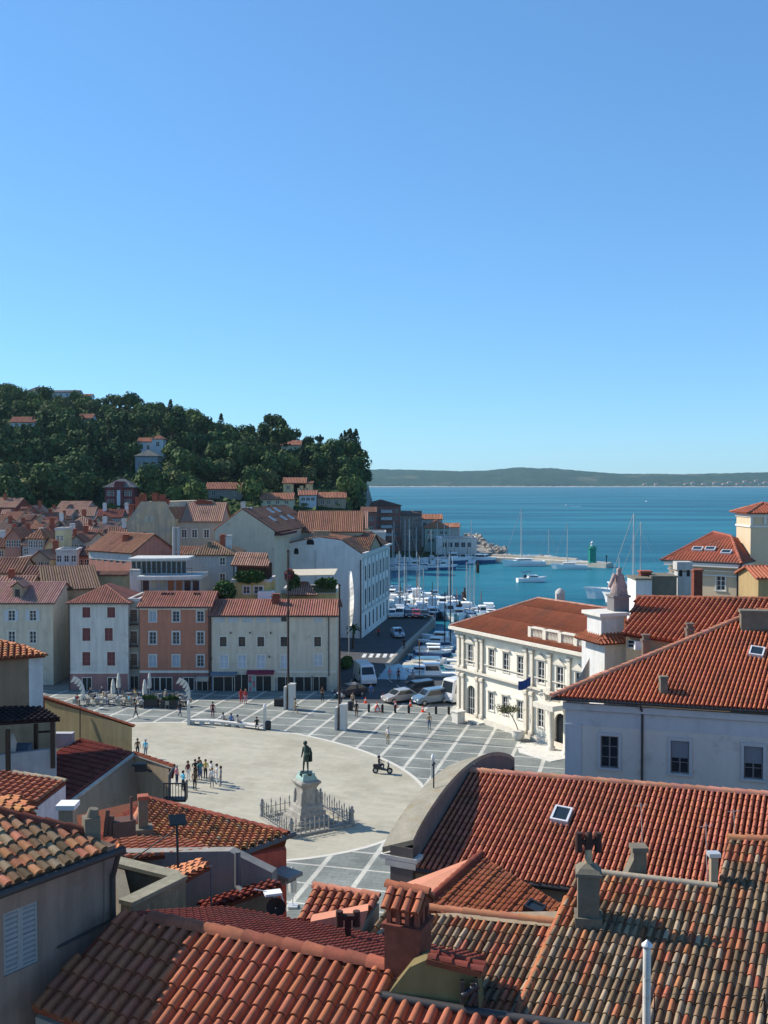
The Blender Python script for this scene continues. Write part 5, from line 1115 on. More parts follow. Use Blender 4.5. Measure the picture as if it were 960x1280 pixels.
# pink house
ls = [(x, y0, y1, .85, 'plain' + ('+c' if (x, y0) in ((191, 764), (191, 819), (220, 819)) else '')) for x in (191, 220, 250.5) for y0, y1 in ((764, 777), (790, 805), (819, 833))]
h = house('pink_house', 'salmon pink house with pale window frames and a brown ground floor', 174.5, 262.5, 124, 758, 8, 'R', '740', plaster('plaster_salmon', (.43, .19, .125), streak=.10), lst=ls, wkw=dict(m1=mat('frame_pale', (.55, .55, .52)), m2=mat('sash_blue_grey', (.42, .47, .52)), ms=mat('shutter_bluegrey', (.42, .46, .50))), tf=TFR, w=.3); eave_gutter(h)
facade_extra(h, 'cornice', 174.5, 262.5, 758.3, 762, STONE, .14); facade_extra(h, 'ground_floor', 174.7, 262.3, 841, 866.5, plaster('plaster_brown_pink', (.27, .13, .12))); facade_extra(h, 'string_course', 174.5, 262.5, 838, 841, STONE, .08, 0)
for px, w in ((193, 1.3), (208, 1.4), (236, 1.3)): shopfront(h, px, 847, 866, w)
facade_extra(h, 'awning_board', 246, 262, 845, 850, mat('awning_pale', (.42, .38, .32)), .9, .03); shopfront(h, 253, 851, 866, 1.3)
pipe_h(h, 261, 760, 866)
for px in (205, 209, 213, 218, 246, 250): 
    O = h['P']; q = O(at(px, 745, 128).x - h['O'].x, 3.1, h['ze'] + 1.2); b = MB(); b.box(q, (.28, .3, .35)); b.build('roof_vent', mat('vent_dark', (.06, .03, .03)), h['root'])
# long cream house with shops
ls = [(x, 796, 808, .85, 'plain') for x in (279, 302.5, 326, 355, 397)] + [(x, 819, 835, 1.0, 'plain+c') for x in (280, 302.5, 326, 356)] + [(397.5, 818, 832, 1.0, 'plain+c')] + [(355, 771, 777, .7, 'bare')]
CREAMW = plaster('plaster_shop_cream', (.55, .50, .40), streak=.14)
h = house('cream_house', 'long cream house with shops, an awning and a red tile roof along the square', 263.5, 421, 123.5, 769, 9, 'R', '750', CREAMW, lst=ls, wkw=dict(ms=SHUT_W, m2=mat('sash_dark', (.10, .09, .08))), tf=TFR, w=.3); eave_gutter(h); CREAM = h
for i in range(5): facade_extra(h, 'attic_panel', 268 + i * 17.5, 281 + i * 17.5, 771.5, 778, mat('panel_pale', (.42, .47, .50)), .03)
facade_extra(h, 'attic_panel', 392, 403, 771.5, 778, mat('panel_pale', ()), .03)
facade_extra(h, 'string_course', 345, 420.5, 838.5, 841, STONE, .07, 0)
facade_extra(h, 'blue_shopfront', 264.5, 296, 844, 866, mat('shop_blue', (.20, .30, .40), var=.2), .05)
for px, y0, w, m in ((280, 846, 2.6, None), (302, 843, 2.2, None), (329, 845, 2.0, None), (357, 846, 2.0, None), (380, 846, 2.2, None), (399, 846, 1.9, None)): shopfront(h, px, y0, 866, w, m)
for x0, x1 in ((344, 351), (366, 371), (388, 391), (405, 410)): facade_extra(h, 'shop_shutter', x0, x1, 848, 864, mat('shop_shutter_grey', (.30, .28, .25)), .05)
def awning(h, x0, x1, y, dep, m, nm='awning'):
    O, u, n = h['O'], h['u'], h['n']; a0, z = fuz(O, u, x0, y); a1 = fuz(O, u, x1, y)[0]; b = MB(); b.ext([V((O.x, O.y, z)) + u * a0 + n * .02, V((O.x, O.y, z)) + u * a1 + n * .02, V((O.x, O.y, z - .22)) + u * a1 + n * dep, V((O.x, O.y, z - .22)) + u * a0 + n * dep], Z * .05)
    b.obox(V((O.x, O.y, z - .36)) + u * a0 + n * dep, u * (a1 - a0), n * -.04, Z * .14); return b.build(nm, m, h['root'])
awning(h, 264, 297, 840, .8, mat('awning_blue', (.13, .18, .22))); awning(h, 309, 343, 838, .9, mat('awning_magenta', (.20, .025, .06)))
b = MB(); O, n = h['O'], h['n']; a, z = fuz(O, h['u'], 310.5, 842); a1, z0 = fuz(O, h['u'], 320.5, 865); b.obox(V((O.x, O.y, z0)) + h['u'] * a + n * .25, h['u'] * (a1 - a), n * -.1, Z * (z - z0)); pb = b.build('poster_board', mat('poster_white', (.52, .52, .52)), h['root'])
b = MB()
for cx, cy, ww, hh, m in ((.25, .72, .4, .35, 0), (.72, .74, .3, .3, 1), (.3, .45, .34, .3, 1), (.72, .45, .34, .34, 0), (.28, .16, .3, .25, 0), (.7, .17, .36, .26, 1)):
    b.obox(V((O.x, O.y, z0 + (z - z0) * (cy - hh / 2))) + h['u'] * (a + (a1 - a) * (cx - ww / 2)) + n * .258, h['u'] * ((a1 - a) * ww), n * -.006, Z * ((z - z0) * hh), m)
po_ = b.build('picture', [mat('poster_pink', (.45, .16, .18), var=.4, scale=4), mat('poster_green', (.20, .36, .30), var=.4, scale=4)]); po_.data.transform(Matrix.Translation(-V(ROOTLOC[h['root'].name]))); po_.parent = pb
pipe_h(h, 411, 771, 845); pipe_h(h, 263.8, 771, 866)
q = h['P'](at(345, 752, 127).x - h['O'].x, 3.4, h['ze'] + .85); chimney(h['root'], q, .95, .8, 1.1)
for px, y in ((288, 800), (312, 800), (338, 800), (264, 832), (336, 830)): facade_extra(h, 'wall_lamp', px, px + 1.2, y - 10, y - 8, DARKMETAL, .25)

# ================================================================== behind them
def nobase(lst): return lst
# glazed veranda house with two curved white roofs
def arc_slab(par, px0, px1, D, y0, y1, bulge, dep, m, nm):
    a, b_ = at(px0, y0, D), at(px1, y0, D); zl = at(px0, y1, D).z; pts = []
    for k in range(13):
        t = k / 12; pts.append(V((a.x + (b_.x - a.x) * t, D - bulge * math.sin(math.pi * min(1, t * .55 + .35)) , zl)))
    poly = pts + [V((b_.x, D + dep, zl)), V((a.x, D + dep, zl))]
    mb = MB(); mb.ext(poly, (0, 0, a.z - zl)); return mb.build(nm, m, par)
c = thing('veranda_house', 'white glazed veranda house with two curved terrace roofs behind the pink house', 'house', tuple(at(205, 745, 133)))
CONC = plaster('terrace_white', (.50, .505, .48))
arc_slab(c, 163, 236, 134.5, 697, 700, 1.5, 4, CONC, 'upper_roof'); arc_slab(c, 175, 252, 133, 719, 723.5, 1.8, 5, CONC, 'lower_roof')
VW = mat('veranda_frame', (.50, .53, .55))
def glazed(par, px0, px1, D, y0, y1, n, lit=()):
    a, b_ = at(px0, y0, D), at(px1, y1, D); b = MB(); w_ = (b_.x - a.x) / n
    b.obox((a.x, D + .12, b_.z), (b_.x - a.x, 0, 0), (0, .1, 0), (0, 0, a.z - b_.z)); back = b.build('wall', VW, par)
    for i in range(n):
        m = MB(); x = a.x + w_ * i; h_ = a.z - b_.z; m.obox((x + w_ * .14, D + .03, b_.z + h_ * .18), (w_ * .72, 0, 0), (0, .08, 0), (0, 0, h_ * .72)); wo = m.build('window', mat('pale_blind', (.45, .45, .36)) if i in lit else mat('orange_blind', (.40, .16, .08)) if i in (3, 4) and n < 9 else GLASS, par)
glazed(c, 164, 233, 134.6, 700, 720, 11); glazed(c, 177, 250, 133.6, 723.5, 747, 7, (1, 2))
b = MB(); p, q = at(162, 712, 133.4), at(176, 748, 133.4); b.obox((p.x, 133.4, q.z), (q.x - p.x, 0, 0), (0, 4, 0), (0, 0, p.z - q.z)); b.build('side_wall', CONC, c); b = MB(); p, q = at(164, 748, 134), at(250, 830, 134); b.obox((p.x, 134.2, 0), (q.x - p.x, 0, 0), (0, 5, 0), (0, 0, p.z)); b.build('lower_wall', CONC, c)
b = MB(); 
for px in (165, 180, 195, 210, 225, 240):
    p = at(px, 719, 132); b.tube(p, p + Z * .9, .03, n=5)
p, q = at(165, 719, 132), at(240, 719, 132); b.path([p + Z * .9, q + Z * .9], .03, 5); b.path([p + Z * .5, q + Z * .5], .02, 5); b.build('railing', DARKMETAL, c)
FARTILE = tint_new((.31, .155, .10), .15); FT2 = tint_new((.22, .115, .085), .15); FT3 = tint_new((.42, .245, .175), .12)
# pink house with gable and arcade of windows
UA = V((.8, -.6, 0)); LA = at(111, 687, 153)
ls = [(116.5 + i * 7.6, 689.5 + i * .9, 700 + i * 1.0, .8, 'bare') for i in range(6)]
c1 = house('arcade_house', 'pink house with a row of attic windows and a broad brown roof with two chimneys', 111, 165, 153, 687, 8.2, 'R', 2.5, plaster('plaster_rose', (.44, .21, .155)), 2, ls, tf=FARTILE, wkw=dict(m1=CONC, m2=CONC), u=UA)
facade_extra(c1, 'attic_band', 111.2, 164.8, 687.5, 702, CONC, .03)
h = house('pink_side_house', 'low pink house with a flat brown roof right of the zinc flues', 221, 246, 146, 693, 6, 'R', .9, plaster('plaster_dusky_rose', (.38, .17, .13)), 0, [(238, 712, 724, .8, 'plain')], tf=FARTILE)
for px, py in ((158, 685), (173, 690)): g = at(px, py, 151.5); chimney(c1['root'], g - Z * .6, 1.0, .9, 2.3, mat('brick_bright', (.30, .085, .05), var=.25))
fl = thing('zinc_flue', 'pair of tall zinc flues standing beside the dusky pink gable', 'flue', tuple(at(220, 699, 145)))
for px in (218, 223):
    b = MB(); p, q = at(px, 659, 145), at(px, 705, 145); b.tube(V((q.x, 145, q.z)), V((q.x, 145, p.z)), .26, .26, 8); b.build('pipe', mat('zinc_flue', (.34, .34, .34), rough=.5), fl)
# dark red wall & shed roofs in front of it
house('red_shed', 'small shed with a deep red side wall in front of the arcade house', 107, 156, 142, 719, 3, 'S', .3, plaster('plaster_olive', (.36, .33, .22)), 0, [(122, 722, 727, .6, 'bare')], tf=FT2)
# long brown roofs just behind the white house
h = house('long_brown_roof', 'low building with a long weathered brown roof behind the white house', 56, 124, 132, 738, 11, 'S', 2.3, P_TAN, 0, tf=tint_new((.17, .11, .08), .15), u=(.93, .36, 0))
# old tan gable house with many chimneys
g0 = thing('tan_gable_house', 'tall tan gable wall with a flat top and a row of brick chimneys', 'house', tuple(at(190, 700, 172)))
OLD = plaster('plaster_old_tan', (.52, .40, .26), streak=.35, stain=((.34, .31, .26), .5, .45, .65)); D = 172
prof = [(159, 720), (159, 651), (165, 641), (171, 634), (176, 627), (205, 627), (211, 636), (219, 648), (219, 720)]
b = MB(); b.ext([at(x, y, D) for x, y in prof], (6, 14, 0)); b.build('wall', OLD, g0)
for (px, py) in ((165, 641), (173, 632), (179, 628), (194, 627), (203, 629), (208, 634)): p = at(px, py, D + .9); chimney(g0, p - Z * .6, .95, .9, 1.7, mat('brick_bright', ()))
rf = MB(); A_, B_ = at(211, 634, D + .1), at(219.5, 648.5, D); dv = V((6.5, 14.5, 0)); tiles(rf, [A_, B_, B_ + dv, A_ + dv], B_ - A_, .34, 3, FARTILE, 3); A_, B_ = at(171, 633, D), at(158, 652, D); tiles(rf, [A_, B_, B_ + dv, A_ + dv], B_ - A_, .34, 3, FARTILE, 3); rf.build('roof', TILE, g0)
for px, y0, y1 in ((183, 645, 653), (190, 645, 653), (181, 665, 671), (189, 665, 671)):
    p, q = at(px - 1.6, y0, D - .02), at(px + 1.6, y1, D - .02); b = MB(); b.obox((p.x, D - .06, q.z), (q.x - p.x, 0, 0), (0, .05, 0), (0, 0, p.z - q.z)); b.build('window', mat('pale_blind', ()) if px > 182 else GLASS, g0)
h = house('tan_wing', 'grey-tan wing with a pale brown roof beside the tan gable', 215, 276, 173, 651, 10, 'R', 3.0, plaster('plaster_wing', (.42, .36, .29)), 2, [(230, 662, 672, .9, 'plain'), (243, 662, 672, .9, 'plain'), (258, 662, 672, .9, 'plain')], tf=FT3)
for px, py in ((252, 636), (262, 637)): g = at(px, py, 178); chimney(h['root'], g - Z * .8, 2.0 if px < 255 else 1.0, 1, 2.0, mat('brick_bright', ()))
# big cream gable with roof and skylights
D = 160; cg = thing('cream_gable_house', 'large blank cream gable with a long brown roof full of skylights', 'house', tuple(at(305, 720, D)))
ugb = V((.985, -.172, 0)); prof = [(269, 745), (269, 662), (303, 637), (343, 664), (343, 745)]; GP = (at(305, 700, D), ugb.cross(Z)); pts = [on_plane(x, y, *GP) for x, y in prof]; dv = -ugb.cross(Z) * 26
b = MB(); b.ext(pts, dv); b.build('wall', plaster('plaster_big_cream', (.56, .49, .37), streak=.08), cg)
rf = MB(); up_ = Z * .12; a_, b_, c_ = pts[1], pts[2], pts[3]; q = c_ + (c_ - b_) * .08 + up_; tiles(rf, [b_ + up_, q, q + dv, b_ + up_ + dv], c_ - b_, .34, 4, FARTILE, 3); q = a_ + (a_ - b_) * .06 + up_; tiles(rf, [b_ + up_, q, q + dv, b_ + up_ + dv], a_ - b_, .34, 4, FARTILE, 3); ridge(rf, b_ + up_, b_ + up_ + dv, .15, .5, FARTILE); rf.build('roof', TILE, cg)
pl_ = pln(b_ + up_, c_ + up_, b_ + up_ + dv)
for px, py, w_ in ((338, 639, 1.4), (346, 638, 1.4), (340, 649, 1.3), (354, 648, 1.3), (363, 647, 1.3), (387, 656, 1.2), (395, 655.5, 1.2)): skylight(cg, px, py, pl_, w_, 1.3, c_ - b_)
p = on_plane(343, 664, *GP); b = MB(); b.obox(p + Z * -.7, ugb * 1.3, dv * .35, Z * .4); b.build('eave_box', mat('eave_dark', (.07, .03, .03)), cg)
g = at(304, 640, D + 3); chimney(cg, g - Z * .5, .7, .6, 1.8, CONC); g = at(312, 640, D + 4); b = MB(); b.lathe(g - Z * .3, [(.7, 0), (.7, .5), (.4, .8), (.4, 1.1)], 10); b.build('vent', mat('zinc', ()), cg)
h = house('long_brown_house', 'long low house with a brown tile roof and skylights behind the cream gable', 372, 452, 176, 664, 12, 'R', 3.3, plaster('plaster_back', (.48, .42, .32)), 1, [(400, 668, 674, .8, 'bare'), (430, 668, 674, .8, 'bare')], tf=FARTILE)
house('orange_low_house', 'low house with a pale orange roof beyond the long brown roof', 405, 458, 205, 660, 10, 'R', 3.2, plaster('plaster_back', ()), 1, tf=FT3)
# grey house with chimney, terrace house with pergola
h = house('grey_hip_house', 'grey plastered house with a brown hip roof and tall brick chimney', 233, 293, 140, 693, 9, 'H', 1.6, plaster('plaster_cool_grey', (.40, .41, .41)), 0, [(278, 697, 706, .75, 'plain'), (278, 717, 727, .75, 'plain')], tf=tint_new((.27, .17, .11), .15))
g = at(279, 692, 143); chimney(h['root'], g, .8, .8, 2.4, mat('brick_bright', ())); g = at(286, 692, 143); chimney(h['root'], g, .8, .8, 2.3, CONC); g = at(262, 693, 142); chimney(h['root'], g, .6, .6, 1.5, GREYSTONE)
h = house('terrace_house', 'yellow house with a plant-filled roof terrace under a small orange roof', 290, 338, 134, 728, 6, 'F', 0, plaster('plaster_warm_yellow', (.50, .40, .17)), 0, [(308, 733, 742, .9, 'plain'), (323, 733, 742, 1.2, 'plain')])
P = h['P']; W = h['W']; ze = h['ze']; b = MB()
for x in (.2, W / 2, W - .3): b.box(P(x, .4, ze + 1.3), (.15, .15, 2.4))
b.build('post', DARKWOOD, h['root']) if False else None
for x in (.2, W / 2, W - .3): MB().box(P(x, .4, ze + 1.3), (.15, .15, 2.2)).build('post', DARKWOOD, h['root'])
rf = MB(); tiles(rf, [P(-.2, 0, ze + 2.3), P(W + .1, 0, ze + 2.0), P(W - 1, 5, ze + 3.6), P(-.1, 5, ze + 3.6)], V((0, -1, -.3)), .3, 3, FT3, 3); rf.build('canopy_roof', TILE, h['root']); b = MB(); b.obox(P(.1, 3.5, ze), h['u'] * (W - .3), V((0, .2, 0)), Z * 2.4); b.build('back_wall', DARKWOOD, h['root'])
# tall blue-white gable hall at the harbour, its long side facing the quay
D = 167; ug = V((.975, -.22, 0)).normalized(); ng = ug.cross(Z); us = V((.174, .985, 0)).normalized(); G_ = on_z(452.5, 798, 0)
hall = thing('harbour_hall', 'tall pale blue hall with blank stepped gable and windowed long side on the quay', 'hall', tuple(G_))
prof = [(343, 800), (343, 689), (362, 679), (362.3, 679), (398, 671.5), (427, 675.5), (452.5, 693)]; top = [on_plane(x, y, G_, ng) for x, y in prof[1:]]; lo = [V((top[0].x, top[0].y, 0)), V((top[-1].x, top[-1].y, 0))]
LEN = 27
ops = [];
Os = V((G_.x, G_.y, 0)); es = top[-1].z
for r_, (z0, z1) in enumerate(((1.0, 3.6), (5.2, 8.0), (9.3, 11.9))):
    for k in range(7): a = 2.6 + k * 3.55; ops.append((a, a + 1.25, z0, z1)); window(hall, Os, us, a + .62, z0, 1.25, z1 - z0, 'bare', mat('sash_dark', ()), mat('sash_dark', ()))
b = MB(); wall_open(b, Os, us, LEN, 0, es, ops); bk2 = us * LEN
b.poly([lo[0]] + [lo[1]] + top[::-1]); b.poly([p + bk2 for p in [lo[0]] + top + [lo[1]]]); b.poly([lo[0], top[0], top[0] + bk2, lo[0] + bk2]); b.build('wall', plaster('plaster_hall', (.70, .70, .67), streak=.10, stain=((.56, .56, .53), .3, .5, .7)), hall)
rf = MB(); 
for i in range(len(top) - 1):
    p, q = top[i] + Z * .1, top[i + 1] + Z * .1
    if (p - q).length > .5: tiles(rf, [p, q, q + bk2, p + bk2], (q - p) if q.z < p.z else (p - q), .36, .5, tint_old(.35, (.36, .16, .11)), 3)
rf.build('roof', TILE, hall); nsd = us.cross(Z)
b = MB(); b.obox(Os + Z * (es - .1) + nsd * .5, us * LEN, nsd * -.48, Z * .35); b.obox(Os + Z * (es - .9) + nsd * .15, us * LEN, nsd * -.14, Z * .3); b.obox(Os + Z * 4.3 + nsd * .2, us * LEN, nsd * -.19, Z * .3); b.build('cornice', CONC, hall)
for k in range(8): a = .9 + k * 3.55; b = MB(); b.obox(Os + us * a + Z * 4.62 + nsd * .14, us * .6, nsd * -.13, Z * (es - .95 - 4.62)); b.build('pilaster', CONC, hall)
b = MB(); m_ = Os + us * 11 + Z * (es + .26); b.ext([m_ - us * 6 + nsd * .1, m_ + us * 6 + nsd * .1, m_ + Z * 2.3 + nsd * .1], nsd * -.5); b.build('pediment', P_TAN, hall); rf = MB(); pk = m_ + Z * 2.45 + nsd * .4; bkk = nsd * -6
for s_ in (-1, 1): e_ = m_ + us * 6.5 * s_ + nsd * .4; tiles(rf, [pk, e_, e_ + bkk, pk + bkk], e_ - pk, .36, .5, tint_old(.35, (.36, .16, .11)), 3)
rf.build('pediment_roof', TILE, hall)
for px, py, w_, h_ in ((370.5, 689, .8, 1.0), (370.5, 716, .8, .9), (388, 677.5, 1.3, .9)): 
    a, z = fuz(G_, ug, px, py); b = MB(); q = V((G_.x, G_.y, 0)) + ug * a + Z * z + ng * .03; pts_ = [q + ug * x * w_ / 2 + Z * y * h_ / 2 for x, y in ((-1, -1), (1, -1), (1, .2), (.6, 1), (-.6, 1), (-1, .2))]; b.ext(pts_, ng * .03); b.build('window', mat('near_black', ()), hall)  # windows are flat near-black panels
for px in (369, 362.5, 395): 
    b = MB(); a, z = fuz(G_, ug, px, 683); q = V((G_.x, G_.y, 0)) + ug * a + ng * .1; b.path([q + Z * (z - (.6 if px != 369 else 4)), q], .07, 6); b.build('drainpipe', CONC, hall)
a, z = fuz(G_, ug, 451, 700); q = V((G_.x, G_.y, 0)) + ug * a + ng * .12; MB().path([q + Z * z, q], .09, 6).build('drainpipe', GUTTER, hall)
chimney(hall, top[3] + us * 2 - Z * .6, 2.6, .8, 1.2, P_TAN)
# roof terrace with beige awning between cream house and hall
h = house('roof_terrace_house', 'house with a planted roof terrace under a flat beige awning', 352, 420, 137, 742, 8, 'F', 0, plaster('plaster_warm_yellow', ()), 0)
P, W, ze = h['P'], h['W'], h['ze']
b = MB(); p, q = at(361, 720, 137.5), at(418, 719, 137.5); b.ext([V((p.x, 137, p.z)), V((q.x, 137, q.z)), V((q.x + .3, 141, q.z + .5)), V((p.x, 141, p.z + .5))], Z * .12); b.build('awning', mat('awning_beige', (.50, .44, .33)), h['root'])
for px in (362, 411, 416): p = at(px, 721, 137.4); MB().box(V((p.x, 137.4, (p.z + ze) / 2)), (.2, .2, p.z - ze)).build('post', DARKWOOD, h['root'])
b = MB(); p, q = at(380, 740, 136.8), at(420, 731, 136.8); b.obox((p.x, 136.8, p.z - .1), (q.x - p.x, 0, 0), (0, .12, 0), (0, 0, 1.0)); b.build('planter_wall', mat('planter_green', (.07, .10, .06), var=.4, scale=6), h['root'])
rf = MB(); p = at(360, 742, 135.5); tiles(rf, [at(357, 744, 134.5), at(397, 744, 134.5), at(385, 727, 138), at(376, 727, 138)], V((0, -1, -.4)), .3, .5, FT3, 3); rf.build('lower_roof', TILE, h['root'])
b = MB(); p = at(333, 746, 134); b.box(p, (2.2, 1.5, 1.6)); tag(b.build('roof_tank', WHITE), 'white water tank box on the rooftop behind the cream house', 'tank')
# ---- old town roofs spreading left: every house on its own
TOWNW = [plaster('town_wall_%s' % n_, c_) for n_, c_ in (('cream', (.50, .44, .32)), ('grey', (.33, .33, .33)), ('blue', (.36, .41, .46)), ('rose', (.40, .20, .15)), ('white', (.56, .55, .52)), ('tan', (.38, .30, .21)), ('red', (.28, .08, .06)))]
TN_ = ['cream', 'grey', 'pale blue', 'rose', 'white', 'tan', 'dark red']
RT = [FARTILE, FT2, FT3, tint_new((.22, .15, .12), .15), tint_new((.24, .085, .065), .12)]; RN = ['brown', 'dark brown', 'pale orange', 'grey-brown', 'dark red']
TOWN = [  # px0, px1, eave row, depth, roof kind, rise, wall, roof colour, extra words
 (-14, 19, 634, 285, 'R', 4, 6, 2, 'below the hedge at the left edge'), (70, 107, 637, 275, 'R', 3.5, 1, 2, 'under the green hedge'), (33, 50, 640, 265, 'G', 2.6, 5, 2, 'with a bright gable edge left of the hedge end'),
 (66, 88, 645, 250, 'R', 2.5, 1, 2, 'with a red chimney, beside the dark trees'), (98, 117, 645, 252, 'R', 3.2, 1, 2, 'at the foot of the dark bushes'), (121, 152, 647, 235, 'R', 2.8, 1, 4, 'in front of the dark red villa'), (147, 166, 644, 240, 'R', 2.0, 0, 2, 'tucked against the tan gable'),
 (20, 42, 652, 245, 'R', 2.5, 2, 3, 'in the crowded middle of the old town'), (44, 64, 650, 242, 'G', 2.6, 2, 1, 'with pale blue walls in the old town'), (0, 20, 650, 250, 'R', 3, 0, 0, 'at the left edge under the red walled house'),
 (-12, 14, 664, 215, 'R', 3, 1, 3, 'with a grey roof at the left edge'), (16, 40, 663, 215, 'R', 2.5, 5, 1, 'behind the blue house in the old town'), (34, 62, 662, 212, 'R', 2.8, 5, 0, 'in the middle distance of the old town'),
 (64, 84, 660, 215, 'H', 2.2, 2, 3, 'left of the bright cream house'), (88, 117, 655, 205, 'H', 2.4, 0, 2, 'with a bright cream wall and brick chimney'), (118, 142, 662, 200, 'R', 2, 1, 3, 'in the shade behind the arcade house'), (136, 160, 668, 195, 'R', 2, 2, 1, 'at the foot of the tan gable'),
 (18, 38, 675, 190, 'G', 2.6, 2, 3, 'with pale blue walls and white frames'), (40, 68, 670, 188, 'H', 2.6, 1, 4, 'with a dark red pyramid roof'), (68, 90, 678, 180, 'R', 2.4, 0, 0, 'behind the narrow yellow tower house'), (86, 110, 676, 178, 'R', 2.2, 1, 1, 'with white slanted dormers'),
 (-14, 16, 684, 175, 'R', 3, 5, 1, 'in deep shade at the left edge'), (14, 30, 690, 170, 'R', 2, 3, 1, 'with a small white chimney in shade'), (28, 56, 681, 168, 'R', 2.4, 1, 2, 'with a pale tiled top and lit corner'), (56, 70, 684, 166, 'G', 2.2, 0, 2, 'with a bright gable behind the tower house'),
 (96, 112, 695, 158, 'R', 2, 3, 1, 'with a rose wall left of the arcade house'), (20, 36, 700, 160, 'F', 0, 6, 0, 'flat and dark red beside the terrace'), (38, 62, 698, 158, 'G', 2.0, 5, 3, 'with a round arched opening in its gable'), (-30, 26, 716, 148, 'R', 3, 5, 0, 'under a broad pale roof left of the flat terrace'), (70, 96, 690, 155, 'F', 0, 4, 0, 'with a flat white roof slab and glazed front'),
 (-20, 38, 734, 140, 'R', 1.8, 5, 2, 'directly behind the pale yellow house'), (28, 60, 722, 146, 'R', 2.2, 1, 1, 'with a blue-grey parapet behind the pale yellow house'),
 (-40, -2, 655, 235, 'R', 3, 0, 0, 'partly cut off by the left edge'), (22, 36, 645, 262, 'G', 2.2, 4, 0, 'with a white gable under the trees'), (50, 68, 655, 228, 'R', 2.2, 4, 4, 'with a dark red roof and white wall'), (84, 100, 668, 192, 'G', 2.4, 5, 1, 'with a tan gable below the cream house'), (104, 124, 672, 186, 'R', 2.0, 1, 0, 'just left of the arcade house roof')]
for i, (x0, x1, ye, D, kd, rise, wi, ri, ex) in enumerate(TOWN):
    wpx = x1 - x0; nw = max(1, int(wpx / 8)); base = ground_z((x0 + x1) / 2 / F * D - CX / F * D, D) if D > 150 else 0
    ls = [(x0 + wpx * (k + .5) / nw + R.uniform(-.6, .6), ye + 3 + .12 * (D < 200) * 10, ye + 3 + 1500 / D, .75, 'bare') for k in range(nw)]
    h = house('town_house', '%s house, %s roof, %s' % (TN_[wi], RN[ri], ex), x0, x1, D, ye, 6.5 + rise * .5, kd, rise * .62, TOWNW[wi], max(0, base) - .5, ls, tf=RT[ri], w=.42, group='roofs of the old town', u=(1, R.uniform(-.22, .22), 0), over=.3)
    if R.random() < .75 and kd != 'F': q = h['P'](h['W'] * R.uniform(.2, .8), h['depth'] * .42, h['ze'] + rise * .45); chimney(h['root'], q, .75, .7, R.uniform(1.1, 1.9), mat('brick_bright', ()) if R.random() < .6 else P_WHITE)
# narrow yellow tower house
h = house('tower_house', 'narrow pale yellow tower house with small arched openings in the old town', 69, 80, 162, 663, 4, 'F', 0, plaster('plaster_tower', (.58, .52, .30)), 0, [(72, 669, 676, .5, 'bare'), (77, 669, 676, .5, 'bare')])

# smaller houses further up, crowded between the others
Rt = random.Random(31)
for i in range(34):
    D = Rt.uniform(165, 275); ye = 640 + (275 - D) * .33 + Rt.uniform(-4, 4); x0 = Rt.uniform(-8, 150 if D > 195 else 100); x1 = x0 + Rt.uniform(9, 17) * 220 / D; wi, ri = Rt.choice([0, 0, 1, 1, 2, 4, 5, 3]), Rt.choice([0, 1, 1, 2, 3, 3])
    kd = Rt.choice('RRGGHR'); base = ground_z((x0 - CX) / F * D, D); n_ = max(1, int((x1 - x0) / 5))
    h = house('town_house', 'small %s house with a %s roof in the crowd of old town houses' % (TN_[wi], RN[ri]), x0, x1, D, ye, Rt.uniform(4, 6), kd, Rt.uniform(.9, 1.7), TOWNW[wi], max(0, base) - .5, [(x0 + (x1 - x0) * (k + .5) / n_, ye + 550 / D, ye + 2000 / D, .7, 'bare') for k in range(n_)], tf=RT[ri], w=.5, group='small houses crowded in the old town', u=(1, Rt.uniform(-.35, .35), 0), over=.25)
    if Rt.random() < .5: q = h['P'](h['W'] * Rt.uniform(.2, .8), h['depth'] * .45, h['ze'] + .5); chimney(h['root'], q, .6, .6, Rt.uniform(1.0, 1.7), mat('brick_bright', ()) if Rt.random() < .6 else P_TAN)
